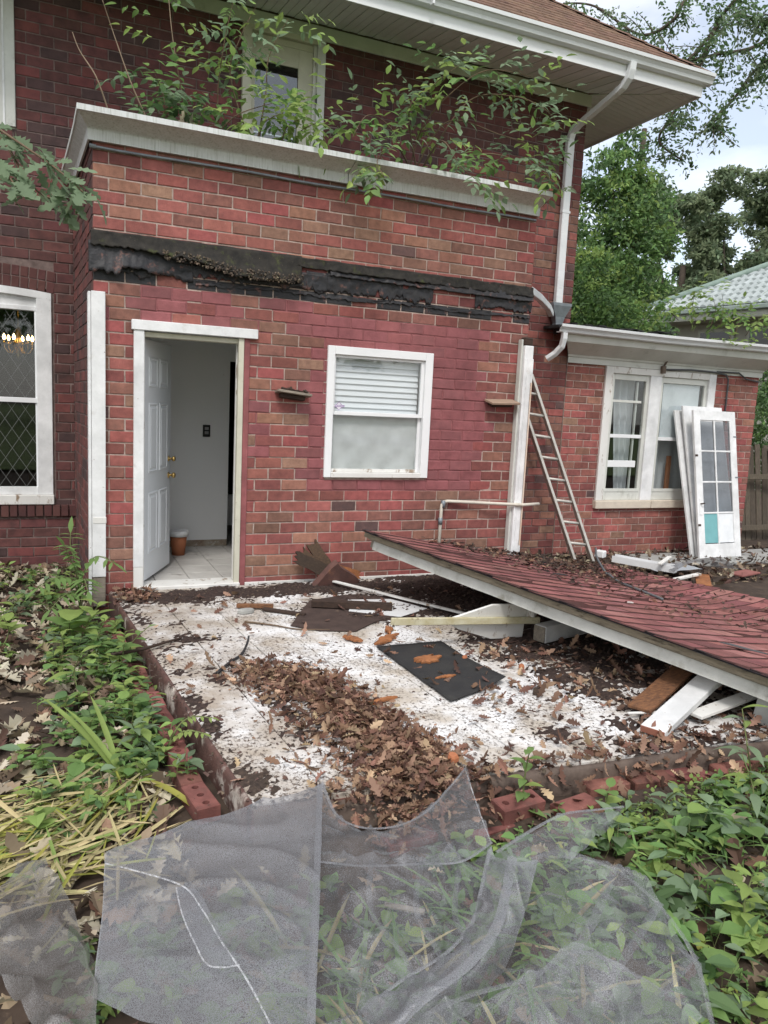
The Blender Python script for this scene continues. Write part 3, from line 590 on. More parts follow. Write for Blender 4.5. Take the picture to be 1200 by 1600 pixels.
# room behind the door
rm = empty('entry_room', (2, 1, 0)); rm.parent = addn; rm.matrix_parent_inverse = WM[addn.name].inverted()
part('back_wall', (.2, 1.525, 1.84, 1.875, .085, 2.66), PLASTER, rm, 0); part('torn_base', (.2, 1.523, 1.846, 1.874, -.02, .083), mat('torn_base', (.42, .37, .3), (.2, .12, .07), scale=9, dirt=(.62, .6, .56), dscale=6, damt=.4), rm, 0)
part('back_wall', (2.45, 4.0, 1.84, 1.875, -.02, 2.66), PLASTER, rm, 0); part('back_wall', (1.526, 2.449, 1.84, 1.875, 2.1, 2.66), PLASTER, rm, 0)
part('left_wall', (.2005, .225, .202, 1.838, -.02, 2.66), PLASTER, rm, 0); part('right_wall', (3.975, 3.998, .202, 1.838, -.02, 2.66), PLASTER, rm, 0); part('ceiling', (.201, 3.999, .201, 1.88, 2.661, 2.70), PLASTER, rm, 0)
part('front_lining', (1.31, 2.0, .201, .222, -.02, 2.66), PLASTER, rm, 0); part('front_lining', (3.15, 3.974, .201, .222, -.02, 2.66), PLASTER, rm, 0); part('front_lining', (2.001, 3.149, .201, .222, -.02, .98), PLASTER, rm, 0)
sub = MB().box(.2, 4.0, .2, 5.5, -.06, -.004).build('subfloor', INTILE, rm)
for i in range(9):
    for k in range(12):
        x, y = .23+i*.31, .206+k*.31
        if x < 2.9: part('floor_tile', (x+.002, x+.306, y+.002, y+.306, -.003, .012), INTILE, sub, .002)
pl = part('outlet_plate', (1.233, 1.314, 1.826, 1.8395, 1.255, 1.388), BLACK, rm, .003)
for z in (1.285, 1.332): part('socket', (1.252, 1.295, 1.8215, 1.8262, z, z+.032), mat('socket_grey', (.35, .35, .35)), pl, .002)
part('switch_box', (1.62, 1.9, 2.6, 2.7, .12, .5), PLASTER, rm, 0)
pot = empty('flower_pot', (1.03, 1.62, .012), 'small terracotta pot with white rim on the floor behind the open door', 'pot')
mb = MB(); n = 20
def lathe(mb, c, prof_, n=20, mi=None):
    vs = [V((c[0]+r*math.cos(2*math.pi*k/n), c[1]+r*math.sin(2*math.pi*k/n), c[2]+z)) for r, z in prof_ for k in range(n)]
    mb.add(vs, [(i*n+k, i*n+(k+1) % n, (i+1)*n+(k+1) % n, (i+1)*n+k) for i in range(len(prof_)-1) for k in range(n)], mi); return mb
PC = (.915, 1.40, .012)
lathe(mb, PC, [(.0, .0), (.065, 0), (.09, .21), (.08, .21), (.0, .19)]).build('pot_body', TERRA, pot, smooth=True)
mb = MB(); lathe(mb, PC, [(.088, .205), (.102, .205), (.106, .265), (.094, .265), (.09, .22)]).build('pot_rim', WHITE, pot, smooth=True)
# ---------------------------------------------------------------- addition window
win = empty('window', (2.57, 0, 1.0)); win.parent = addn; win.matrix_parent_inverse = WM[addn.name].inverted()
part('frame', (2.028, 2.098, -.026, .06, 1.0, 2.222), VINYL, win, .004); part('frame', (3.036, 3.118, -.026, .06, 1.0, 2.222), VINYL, win, .004)
part('frame', (2.0985, 3.0355, -.026, .06, 2.145, 2.222), VINYL, win, .004); part('sill', (2.0985, 3.0355, -.034, .07, 1.0, 1.048), PEEL, win, .004)
for (x0, x1, z0, z1, y0, nm) in ((2.099, 3.035, 1.59, 2.144, .0, 'upper_sash'), (2.099, 3.035, 1.049, 1.625, .03, 'lower_sash')):
    f = .034 if nm == 'upper_sash' else .03
    s = part(nm, (x0, x0+f*.5, y0, y0+.03, z0, z1), VINYL, win, .002); part('stile', (x1-f, x1, y0, y0+.03, z0, z1), VINYL, s, .002); part('rail', (x0+f*.5+.0005, x1-f-.0005, y0, y0+.03, z1-f*.7, z1), VINYL, s, .002)
    part('rail', (x0+f*.5+.0005, x1-f-.0005, y0-.006, y0+.03, z0, z0+f*1.0), VINYL if nm == 'upper_sash' else PEEL, s, .002)
    part('pane', (x0+f*.5, x1-f, y0+.012, y0+.015, z0+f, z1-f*.7), G_CLEAR, s, 0)
mb = MB()
bl = empty('blind', (2.57, .1, 2.1)); bl.parent = win; bl.matrix_parent_inverse = WM[win.name].inverted()
for i in range(20):
    z = 2.14-i*.056; part('slat', (2.10, 3.01, .086, .089, z-.031, z+.031), BLIND, bl, 0, Matrix.Translation((0, .088, z)) @ Matrix.Rotation(R(-18), 4, 'X') @ Matrix.Translation((0, -.088, -z)))
rows = [[(2.105+.915*i/40, .064 - .016*fbm(i*.13, k*.45, 3) - .006*math.sin(i*.5+k*.9)*(k/12), 1.585-.52*k/12+.012*fbm(i*.2, k*.3, 9)) for i in range(41)] for k in range(13)]
mb = MB(); mb.grid(rows, flip=True); mb.build('plastic_sheet', PLASTIC, win, smooth=True)
# sticker in the corner of the upper pane: lavender diamond with a band
stk = MB(); cx_, cz_, s_ = 2.165, 1.672, .042
stk.add([(cx_-s_, .0108, cz_), (cx_, .0108, cz_-s_), (cx_+s_, .0108, cz_), (cx_, .0108, cz_+s_)], [(0, 1, 2, 3)]); so = stk.build('sticker', STICK, win)
mb = MB()
for a, b in (((-1, 0), (0, -1)), ((0, -1), (1, 0)), ((1, 0), (0, 1)), ((0, 1), (-1, 0))):
    for q0, q1 in ((1.0, .86),):
        mb.add([(cx_+a[0]*s_*q0, .0102, cz_+a[1]*s_*q0), (cx_+b[0]*s_*q0, .0102, cz_+b[1]*s_*q0), (cx_+b[0]*s_*q1, .0102, cz_+b[1]*s_*q1), (cx_+a[0]*s_*q1, .0102, cz_+a[1]*s_*q1)], [(0, 1, 2, 3)])
mb.add([(cx_-.055, .0100, cz_-.008), (cx_+.055, .0100, cz_-.008), (cx_+.055, .0100, cz_+.010), (cx_-.055, .0100, cz_+.010)], [(0, 1, 2, 3)]); mb.build('sticker_print', PINK, so)
mb = MB()
for i in range(6): x = cx_-.045+i*.016; mb.add([(x, .0097, cz_-.004), (x+.010, .0097, cz_-.004), (x+.010, .0097, cz_+.006), (x, .0097, cz_+.006)], [(0, 1, 2, 3)])
mb.build('sticker_lettering', STICK, so)
# ---------------------------------------------------------------- house: windows
def sub_empty(name, loc, par):
    e = empty(name, loc); e.parent = par; e.matrix_parent_inverse = WM[par.name].inverted(); return e
lw = sub_empty('window', (-.95, YH, .5), house)
# casing with a gently arched head
mb = MB(); cxw = -.95
outer = []; inner = []
for i in range(13):
    a = (i-6)/6*.1246; outer.append((cxw+math.sin(a)*5.2, 2.70-5.2+math.cos(a)*5.2)); inner.append((cxw+(i-6)/6*.535, 2.50))
rowsA = [[(x, YH-.02, z) for x, z in outer], [(x, YH-.02, z-.07) for x, z in outer], [(cxw+(x-cxw)*.93, YH+.012, z-.08) for x, z in outer], [(x, YH+.03, 2.47) for x, z in inner]]
mb.grid(rowsA, flip=True); mb.grid([[(x, YH+.02, z) for x, z in outer], rowsA[0]], flip=True); mb.build('arched_head', WHITE, lw)
part('casing', (-.445, -.302, YH-.02, YH+.05, .601, 2.60), WHITE, lw, .004); part('casing', (-1.598, -1.455, YH-.02, YH+.05, .601, 2.60), WHITE, lw, .004)
part('inner_stop', (-.462, -.4455, YH+.01, YH+.055, .68, 2.49), VINYL, lw, .002)
part('sill', (-1.598, -.295, YH-.045, YH+.06, .500, .60), PEEL, lw, .005); part('bottom_rail', (-1.454, -.446, YH+.005, YH+.05, .601, .682), WHITE, lw, .003)
part('meeting_rail', (-1.454, -.40, YH-.008, YH+.05, 1.55, 1.60), VINYL, lw, .003); part('top_rail', (-1.454, -.446, YH+.005, YH+.05, 2.475, 2.52), WHITE, lw, .003)
for z0, z1, y in ((.682, 1.55, YH+.030), (1.60, 2.475, YH+.040)):
    pn = part('pane', (-1.454, -.446, y, y+.003, z0, z1), G_MIR, lw, 0)
    mb = MB(); dx, dz = .128, .20; w = .0020      # diamond leading
    for s in (1, -1):
        for k in range(-12, 22):
            pts = []
            for zz in (z0, z1):
                pts.append((-1.454 + k*dx + s*(zz-z0)/dz*dx, zz))
            (xa, za), (xb, zb) = pts
            # clip to the pane
            def cl(xa, za, xb, zb):
                t0, t1 = 0., 1.; d = xb-xa
                for lo, sg in ((-1.454, 1), (-.446, -1)):
                    p = -sg*d; q = sg*(xa-lo)
                    if abs(p) < 1e-9: continue
                    r_ = q/p
                    if p < 0: t0 = max(t0, r_)
                    else: t1 = min(t1, r_)
                return (t0, t1) if t1 > t0 else None
            c = cl(xa, za, xb, zb)
            if not c: continue
            P = V((xa+(xb-xa)*c[0], y-.003, za+(zb-za)*c[0])); Q = V((xa+(xb-xa)*c[1], y-.003, za+(zb-za)*c[1]))
            if (Q-P).length < .02: continue
            M, L_ = along(P, Q, (0, 1, 0)); mb.box(0, L_, -w, w, -.0015, .0015, M)
    mb.build('leading', LEADING, pn)
uw = sub_empty('window', (-1.2, YH, 4.2), house)
part('casing', (-.745, -.60, YH-.03, YH+.05, 4.2, 5.63), TRIMGREY, uw, .005); part('casing', (-.71, -.69, YH-.04, YH-.0305, 4.2, 5.63), WHITE, uw, .003); part('sash', (-.82, -.746, YH+.0, YH+.05, 4.2, 5.63), WHITE, uw, .004)
part('pane', (-1.9, -.82, YH+.02, YH+.024, 4.2, 5.63), G_DARK, uw, 0)
# upper door with one pane, cream paint
ud = sub_empty('balcony_door', (2.06, YH, 3.8), house)
part('casing', (1.602, 1.70, YH-.035, YH+.05, 3.70, 5.655), CREAM, ud, .004); part('casing', (2.435, 2.528, YH-.035, YH+.05, 3.70, 5.655), TRIMGREY, ud, .004); part('head', (1.7005, 2.4345, YH-.03, YH+.05, 5.60, 5.655), CREAM, ud, .003)
part('jamb', (2.40, 2.4345, YH+.002, YH+.09, 3.70, 5.599), PEEL, ud, .002); part('stile', (1.701, 1.752, YH+.03, YH+.07, 3.70, 5.53), CREAM, ud, .003); part('stile', (2.235, 2.399, YH+.03, YH+.07, 3.70, 5.53), CREAM, ud, .003)
part('top_rail', (1.7525, 2.2345, YH+.03, YH+.07, 5.335, 5.53), CREAM, ud, .003); part('bottom_rail', (1.7525, 2.2345, YH+.03, YH+.07, 3.70, 4.2), CREAM, ud, .003); part('transom', (1.701, 2.399, YH+.025, YH+.075, 5.5305, 5.599), CREAM, ud, .003)
part('pane', (1.7525, 2.2345, YH+.048, YH+.052, 4.2, 5.335), G_DARK, ud, 0); part('hinge', (2.425, 2.44, YH-.042, YH-.02, 4.98, 5.09), BLACK, ud, .001)
# rooms inside the house
rmh = sub_empty('inner_rooms', (1, 4, 0), house)
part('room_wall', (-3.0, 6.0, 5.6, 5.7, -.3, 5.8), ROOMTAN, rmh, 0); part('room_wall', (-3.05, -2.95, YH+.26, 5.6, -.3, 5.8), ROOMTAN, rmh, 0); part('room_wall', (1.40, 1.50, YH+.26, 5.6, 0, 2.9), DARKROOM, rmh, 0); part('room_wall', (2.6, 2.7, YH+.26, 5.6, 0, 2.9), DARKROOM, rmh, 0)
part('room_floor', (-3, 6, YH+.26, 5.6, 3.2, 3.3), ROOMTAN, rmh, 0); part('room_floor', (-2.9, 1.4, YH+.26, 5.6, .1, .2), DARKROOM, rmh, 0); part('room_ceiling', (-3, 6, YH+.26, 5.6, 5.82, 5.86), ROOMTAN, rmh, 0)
ch = empty('chandelier', (-.66, 3.4, 2.9), 'brass chandelier with lit candle bulbs seen through the leaded window', 'chandelier')
mb = MB(); mb.tube([(-.66, 3.4, 3.19), (-.66, 3.4, 2.5)], .006, 6); lathe(mb, (-.66, 3.4, 2.02), [(.0, 0), (.02, .02), (.035, .06), (.015, .10), (.03, .16), (.045, .22), (.018, .27), (.03, .33), (.012, .40), (.01, .50)], 12); mb.build('stem', BRASS, ch, smooth=True)
for k in range(6):
    a = k*math.pi/3+.25; c_, s_ = math.cos(a), math.sin(a); q = lambda r, z: (-.66+r*c_, 3.4+r*s_, z)
    mb = MB(); mb.tube([q(.02, 2.18), q(.07, 2.10), q(.12, 2.11), q(.155, 2.16), q(.155, 2.20)], .007, 6); lathe(mb, q(.155, 2.2), [(.0, 0), (.028, .01), (.03, .02), (.011, .022), (.011, .05)], 10); ar = mb.build('arm', BRASS, ch, smooth=True)
    mb = MB(); lathe(mb, q(.155, 2.25), [(.009, 0), (.017, .02), (.015, .04), (.006, .062), (.0, .072)], 10); mb.build('bulb', BULB, ar, smooth=True)

# ---------------------------------------------------------------- house: eaves, gutter, roof, downspout
EY, EX = .95, 7.08; ZO, ZI = 5.685, 5.815
part('frieze_board', (-3.0, HX+.03, YH-.03, YH-.0055, 5.655, 5.80), TRIMGREY, house, .004); part('frieze_board', (HX+.006, HX+.03, YH-.004, 8.5, 5.655, 5.80), TRIMGREY, house, .004)
x = -3.0; k = 0
def sofpanel(P):
    mb = MB(); n = len(P); top = [(a, b, c+.012) for a, b, c in P]; mb.add(P+top, [tuple(range(n))[::-1], tuple(range(n, 2*n))]+[(i, (i+1) % n, n+(i+1) % n, n+i) for i in range(n)]); mb.build('soffit_panel', SOFFIT, house, fix=True)
pw = .092
while x < EX:
    a, b = x+.004, min(x+pw-.004, EX-.01)
    yi = lambda q: YH-.028 if q <= HX else YH-.028-(q-HX)*(YH-.028-EY)/(EX-HX)
    zi = lambda q: ZI if q <= HX else ZI-(q-HX)*(ZI-ZO)/(EX-HX)
    dz = .004 if k % 2 else 0
    sofpanel([(a, EY, ZO+dz), (b, EY, ZO+dz), (b, yi(b), zi(b)+dz), (a, yi(a), zi(a)+dz)]) if yi(b) > EY+.004 else None
    x += pw; k += 1
y = EY+.06
while y < 8.5:
    a, b = y+.004, y+pw-.004
    xi = lambda q: HX+.032 if q >= YH else HX+.032+(YH-q)*(EX-HX-.032)/(YH-EY)
    zi = lambda q: ZI if q >= YH else ZI-(YH-q)*(ZI-ZO)/(YH-EY)
    sofpanel([(EX, a, ZO), (EX, b, ZO), (xi(b), b, zi(b)), (xi(a), a, zi(a))]); y += pw
mb = MB(); mb.box(-3, 8.5, EY-.3, 9, 5.90, 5.91) if False else None
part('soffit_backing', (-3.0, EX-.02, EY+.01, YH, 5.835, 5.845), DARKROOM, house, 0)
part('fascia', (-3.0, EX+.0, EY-.022, EY-.001, ZO-.035, ZO+.20), VINYL, house, .003); part('fascia', (EX+.001, EX+.023, EY-.022, 8.5, ZO-.035, ZO+.20), VINYL, house, .003)
gp = [(0, .0), (-.055, 0), (-.075, .012), (-.085, .045), (-.108, .075), (-.122, .082), (-.125, .120), (-.112, .124), (-.112, .092), (-.07, .055), (-.06, .012), (0, .012)]
mb = MB(); mb.sweep(gp, [(-3.0, EY-.023, ZO+.095), (1.7, EY-.023, ZO+.095), (EX+.10, EY-.023, ZO+.095)], V((0, 1, 0)), V((0, 0, 1))); gut = mb.build('gutter', GUTTER, house, fix=True)
part('gutter_seam', (3.30, 3.325, EY-.151, EY-.02, ZO+.092, ZO+.221), GUTTER, gut, .004)
mb = MB(); mb.sweep([(-a, b) for a, b in gp], [(EX+.024, EY-.023, ZO+.095), (EX+.024, 8.5, ZO+.095)], V((1, 0, 0)), V((0, 0, 1))); mb.build('gutter', GUTTER, house, fix=True)
# roof: courses as overlapping strips on both slopes, ridge caps on the hip
RS = .77; RY0, RX0, RZ0 = EY-.075, EX+.075, ZO+.225
rows_n = 34; cw = .125; mb = MB(); q = random.Random(5)
for i in range(rows_n):
    d0 = i*cw; d1 = d0+cw*1.35
    x = -3.0+(i % 2)*.13
    while x < RX0-d0:
        w = q.choice((.16, .22, .30)); xe = min(x+w-.004, RX0-d0); lift = .013+q.uniform(0, .006)
        xt = min(xe, RX0-d1); xs = min(x, xt)
        mb.add([(x, RY0+d0, RZ0+RS*d0+lift), (xe, RY0+d0, RZ0+RS*d0+lift), (xt, RY0+d1, RZ0+RS*d1+.002), (xs, RY0+d1, RZ0+RS*d1+.002), (x, RY0+d0, RZ0+RS*d0-.001), (xe, RY0+d0, RZ0+RS*d0-.001)], [(0, 1, 2, 3), (4, 5, 1, 0)])
        x += w
mb.build('roof_shingles', SHBROWN, house, kind='stuff')
mb = MB(); D = rows_n*cw
mb.add([(-3, RY0, RZ0-.004), (RX0, RY0, RZ0-.004), (RX0-D, RY0+D, RZ0+RS*D-.004), (-3, RY0+D, RZ0+RS*D-.004), (RX0, 9, RZ0-.004), (RX0-D, 9, RZ0+RS*D-.004)], [(0, 1, 2, 3), (1, 4, 5, 2)]); mb.build('roof_deck', SHBROWN, house)
for i in range(30):
    d = i*.14; c = V((RX0-d, RY0+d, RZ0+RS*d+.02)); ax = V((-1, 1, RS)).normalized(); sd_ = V((1, 1, 0)).normalized(); nn = ax.cross(sd_).normalized(); nn = nn if nn.z > 0 else -nn
    mb = MB(); f = lambda a, s, h: c+ax*a+sd_*s+nn*h
    mb.add([f(0, -.10, -.032), f(0, 0, .016), f(0, .10, -.032), f(.25, -.10, -.045), f(.25, 0, .003), f(.25, .10, -.045)], [(0, 1, 4, 3), (1, 2, 5, 4), (0, 2, 1)]); mb.build('hip_cap', SHBROWN, house)
dsp = empty('downspout', (5.86, 1.8, 2.9), 'white metal downspout bending from the high gutter down the house corner', 'downspout')
def rect_pipe(mb, pts, w, d, wv=(1, 0, 0)):
    wv = V(wv); pts = [V(p) for p in pts]; rows = []
    for i, p in enumerate(pts):
        t = (pts[min(i+1, len(pts)-1)]-pts[max(i-1, 0)]).normalized(); s = (wv-t*wv.dot(t)).normalized(); u = t.cross(s)
        rows.append([p+s*a*w/2+u*b*d/2 for a, b in ((-1, -.8), (-.85, -1), (.85, -1), (1, -.8), (1, .8), (.85, 1), (-.85, 1), (-1, .8), (-1, -.8))])
    mb.grid(rows); mb.add(rows[0][:-1], [tuple(range(8))]); mb.add(rows[-1][:-1], [tuple(range(8))[::-1]]); return mb
rect_pipe(MB(), [(5.95, .875, 5.80), (5.95, .885, 5.72), (5.945, .91, 5.64), (5.935, .99, 5.565), (5.92, 1.07, 5.53)], .085, .075).build('elbow', GUTTER, dsp, fix=True)
rect_pipe(MB(), [(5.925, 1.045, 5.54), (5.85, 1.73, 5.315)], .078, .068).build('diagonal', GUTTER, dsp, fix=True)
rect_pipe(MB(), [(5.853, 1.70, 5.325), (5.848, 1.80, 5.275), (5.847, 1.832, 5.20), (5.847, 1.832, 5.10)], .083, .073).build('elbow', GUTTER, dsp, fix=True)
rect_pipe(MB(), [(5.847, 1.832, 5.16), (5.845, 1.832, 4.1), (5.85, 1.832, 3.10)], .105, .07).build('pipe', GUTTER, dsp, fix=True)
part('strap', (5.785, 5.91, 1.793, 1.85, 4.28, 4.31), GUTTER, dsp, .002)
mb = MB(); rows = [[V((5.845+a*w, 1.80+b*d, z)) for a, b in ((-1, -1), (1, -1), (1, 1), (-1, 1), (-1, -1))] for w, d, z in ((.145, .09, 3.135), (.142, .088, 3.10), (.075, .05, 2.96), (.055, .04, 2.88), (.055, .04, 2.84))]; mb.grid(rows); mb.build('hopper', GALV, dsp, fix=True)
mb = MB(); mb.tube([(5.83, 1.8, 2.86), (5.83, 1.8, 2.74)], .035, 8); mb.build('outlet', BLACK, dsp)
bgp = empty('gutter_stub', (5, 1, 2.95), 'short white gutter spout between the roof scar and grey hopper', 'spout')
rect_pipe(MB(), [(4.235, .08, 2.945), (4.85, .80, 3.01), (5.35, 1.42, 3.06), (5.60, 1.68, 3.05), (5.72, 1.78, 2.99)], .07, .075, (.8, -.6, 0)).build('spout', GUTTER, bgp, fix=True)
# ---------------------------------------------------------------- wing: cornice, gutter, window
CX0, CX1 = 5.84, 9.86; CY = 1.50
cp = [(YH-.004, 2.395), (YH-.03, 2.395), (YH-.03, 2.47), (YH-.05, 2.475), (YH-.06, 2.50), (YH-.30, 2.63), (YH-.32, 2.64), (YH-.34, 2.72), (YH-.34, 2.80), (YH-.004, 2.80)]
mb = MB(); rows = [[(x if i else HX+.01-(HX+.01-CX0)*min(1, (YH-y)/.34), y, z) for y, z in cp] for i, x in enumerate((CX0, 7.2, 8.6, CX1-.08))]; mb.grid(rows, flip=True); n = len(cp); mb.add(rows[0], [tuple(range(n))]); mb.add(rows[-1], [tuple(range(n))[::-1]]); mb.build('cornice', TRIMGREY, wing, fix=True)
part('cornice_band', (CX0+.06, CX1-.1, YH-.348, YH-.3405, 2.735, 2.75), TRIMGREY, wing, .002)
mb = MB(); mb.sweep([(a*.95, b*.85) for a, b in gp], [(5.665, YH-.345, 2.735), (7.5, YH-.345, 2.725), (10.1, YH-.345, 2.745)], V((0, 1, 0)), V((0, 0, 1))); mb.build('gutter', GUTTER, wing, fix=True)
rect_pipe(MB(), [(5.75, 1.50, 2.735), (5.75, 1.50, 2.66), (5.745, 1.53, 2.56), (5.70, 1.60, 2.47), (5.63, 1.67, 2.40)], .07, .06).build('gutter_outlet', GUTTER, wing, fix=True)
mb = MB(); mb.box(5.70, 10.0, YH-.345, 5.6, 2.805, 2.84); mb.build('flat_roof', FELT, wing)
rag2 = MB(); q = random.Random(2)
for i in range(16): x = 5.75+i*.11; rag2.box(x, x+.12, YH-.40, YH-.2, 2.843, 2.846+q.uniform(.004, .02), rotm((0, 0, 0), 0, q.uniform(-.004, .004), 0))
rag2.build('roof_edge_felt', FELT, wing)
ww = sub_empty('window', (7.8, YH, .5), wing)
part('casing', (6.775, 6.905, YH-.035, YH+.04, .502, 2.39), PEEL, ww, .004); part('casing', (8.70, 8.838, YH-.035, YH+.04, .502, 2.39), WHITE, ww, .004); part('mullion', (7.585, 7.79, YH-.03, YH+.05, .502, 2.299), WHITE, ww, .004); part('head', (6.9055, 8.6995, YH-.035, YH+.04, 2.30, 2.39), PEEL, ww, .004)
part('sill_stone', (6.765, 7.775, YH-.065, YH+.05, .385, .50), STONE, ww, .008); part('sill_stone', (7.782, 8.87, YH-.065, YH+.05, .385, .50), STONE, ww, .008)
def unit(x0, x1, bars, glassm):
    s = sub_empty('sash', ((x0+x1)/2, YH, .5), ww); SG = TRIMGREY
    part('stile', (x0, x0+.055, YH-.005, YH+.045, .503, 2.298), SG, s, .003); part('stile', (x1-.055, x1, YH-.005, YH+.045, .503, 2.298), SG, s, .003); part('rail', (x0+.0555, x1-.0555, YH-.005, YH+.045, 2.215, 2.298), SG, s, .003); part('rail', (x0+.0555, x1-.0555, YH-.005, YH+.045, .503, .655), SG, s, .003)
    part('storm_rail', (x0+.02, x1-.02, YH-.012, YH-.0055, .625, .672), SG, s, .002)
    for z0, z1, m, w in bars: part('bar', (x0+.0555, x1-.0555-w, YH+.004, YH+.042, z0, z1), m, s, .003)
    part('pane', (x0+.055, x1-.055, YH+.022, YH+.025, .655, 2.215), glassm, s, 0)
    return s
FOG = mat('fogged_glass', (.82, .84, .86), (.62, .65, .67), rough=.25, scale=3, bump=0, spec=.6)
s1 = unit(6.906, 7.584, [(1.40, 1.45, VINYL, 0), (1.90, 1.935, TRIMGREY, .05), (.98, 1.075, VINYL, .06)], G_MIR)
s2 = unit(7.791, 8.699, [(1.38, 1.43, VINYL, 0)], G_MIR)
part('fogged_pane', (7.90, 8.60, YH+.045, YH+.049, 1.43, 2.21), FOG, s2, 0)
part('inner_stop', (7.40, 7.425, YH+.03, YH+.06, .66, 2.2), TRIMGREY, s1, .002)
def drape(x0, x1, z0, z1, y, name, m, amp=.03, fl=9, taper=0.0, par=ww):
    rows = []
    for k in range(9):
        u = k/8; r = []
        for i in range(37):
            t = i/36; x = x0+(x1-x0)*t; x += taper*u*(1-t)
            r.append((x, y+amp*math.sin(t*fl*2)+.01*fbm(t*5, u*3), z1+(z0-z1)*u+.02*math.sin(t*7)*u))
        rows.append(r)
    mb = MB(); mb.grid(rows); return mb.build(name, m, par, smooth=True)
drape(7.12, 7.50, .60, 2.25, YH+.22, 'curtain', CURTAIN, taper=.18); drape(7.85, 8.62, .55, 1.42, YH+.25, 'curtain', CURTAIN, .02)
part('inner_board', (8.18, 8.26, YH+.12, YH+.15, .6, 1.15), mat('orange_board', (.36, .15, .07)), ww, .003, rotm((0, 0, 0), 0, 0, 0))
rw = sub_empty('inner_room', (8, 3, 0), wing)
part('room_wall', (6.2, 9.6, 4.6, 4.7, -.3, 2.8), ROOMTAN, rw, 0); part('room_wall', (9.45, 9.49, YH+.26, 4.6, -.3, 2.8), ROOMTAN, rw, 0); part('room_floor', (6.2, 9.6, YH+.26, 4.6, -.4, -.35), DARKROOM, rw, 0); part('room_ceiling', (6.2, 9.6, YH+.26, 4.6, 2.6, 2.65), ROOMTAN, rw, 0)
part('added_glow_pane', (7.3, 7.9, 4.585, 4.599, 1.0, 2.1), emit('added_daylight_glow', (.30, .42, .36), .5), rw, 0)  # glowing panes added to suggest daylight; no window is known in this wall
part('added_glow_pane', (8.35, 8.9, 4.585, 4.599, 1.0, 2.1), MT['added_daylight_glow'], rw, 0)
# service bracket and cable above the wing window
br = empty('cable_bracket', (7.75, YH-.1, 2.4), 'black cable and rusty bracket running above the wing window', 'cable')
CABLE = mat('grey_cable', (.10, .105, .11), (.07, .07, .075), rough=.6, bump=0)
mb = MB(); mb.tube([(7.80, YH-.07, 2.40), (8.3, YH-.06, 2.425), (8.8, YH-.055, 2.42), (9.0, YH-.05, 2.395), (9.07, YH-.035, 2.33), (9.08, YH-.03, 2.2), (9.085, YH-.03, 1.2)], .014, 8); mb.build('cable', CABLE, br, smooth=True)
mb = MB(); mb.tube([(8.8, YH-.065, 2.43), (9.25, YH-.06, 2.44), (9.42, YH-.045, 2.36), (9.72, YH-.03, 2.33)], .012, 8); mb.build('cable', CABLE, br, smooth=True)
mb = MB(); mb.box(7.735, 7.80, YH-.085, YH-.035, 2.345, 2.45, None, .004); mb.tube([(7.77, YH-.06, 2.44), (7.80, YH-.08, 2.52), (7.83, YH-.12, 2.60), (7.86, YH-.17, 2.61)], .014, 7); mb.build('bracket', mat('rusty_iron', (.16, .12, .09), (.09, .07, .06), rough=.8), br)
# ---------------------------------------------------------------- old fence and the neighbour's house
fen = empty('board_fence', (11, 3.0, -.3), 'old dark weathered board fence leaning beyond the brick wing', 'fence')
q = random.Random(6)
for i in range(16):
    x = 9.95+i*.155; M = rotm((x, 2.35+.02*i, -.4), R(-9+q.uniform(-2, 2)), R(q.uniform(-2, 2)), R(8))
    mb = MB(); mb.box(-.07, .07, 0, .02, 0, 1.72+q.uniform(-.06, .06), M, .003); mb.build('board', FENCEW, fen)
for z in (.35, 1.2):
    mb = MB(); mb.box(-.1, 2.6, -.05, .0, -.045, .045, rotm((9.95, 2.33+.14*z*.9, -.4+z), R(-9), 0, R(1)), .004); mb.build('rail', FENCEW, fen)
nb = empty('neighbour_house', (18, 9, 0), 'neighbouring house with a pale green tiled hip roof and dark windows', 'house')
# eave line runs from the far corner C0 towards the viewer's right to C1
C0 = V((17.2, 13.2, 5.05)); C1 = V((18.9, 5.2, 5.05)); ev = (C1-C0).normalized(); inn = V((-ev.y, ev.x, 0)).normalized()
if inn.x < 0: inn = -inn
slope = .56
def RP(a, d, h=0): p = C0+ev*a+inn*d; return V((p.x, p.y, p.z+slope*d+h))
LE = (C1-C0).length+4
mb = MB(); mb.add([RP(0, 0), RP(LE, 0), RP(LE, 5), RP(5, 5)], [(0, 1, 2, 3)]); mb.add([RP(0, 0), RP(5, 5), C0+inn*10], [(0, 1, 2)]); mb.build('roof_deck', ROOFTILE, nb)
mb = MB(); tw, tl = .235, .34; q = random.Random(3)
for r_ in range(14):
    d = r_*tl; a = d
    while a < LE:
        prof_ = [(0, .0), (.25, .055), (.5, .07), (.75, .055), (1.0, .0)]
        lo = [RP(a+u*tw*.96, d-.03, h+.035) for u, h in prof_]; hi = [RP(a+u*tw*.96, d+tl, h*.9+.01) for u, h in prof_]
        mb.add(lo+hi, [(i, i+1, 6+i, 5+i) for i in range(4)]+[(0, 1, 2, 3, 4)]); a += tw
mb.build('roof_tiles', ROOFTILE, nb, kind='stuff')
mb = MB(); mb.tube([RP(t, t, .08) for t in (-.1, 1, 2, 3, 4, 5)], .11, 8); mb.build('hip_ridge', mat('green_ridge', (.23, .30, .26), (.17, .23, .2)), nb, smooth=True)
mb = MB(); M = basis(C0, ev, inn, (0, 0, 1)); mb.box(-.1, LE, -.12, .0, -.16, -.02, M, .02); mb.build('gutter', mat('green_gutter', (.30, .36, .33), (.24, .29, .27)), nb)
mb = MB(); mb.box(-.05, LE, -.01, .02, -.34, -.16, M, .01); mb.box(-.05, LE, .0, .95, -.36, -.33, M); mb.build('soffit', mat('nb_trim', (.50, .52, .46)), nb)
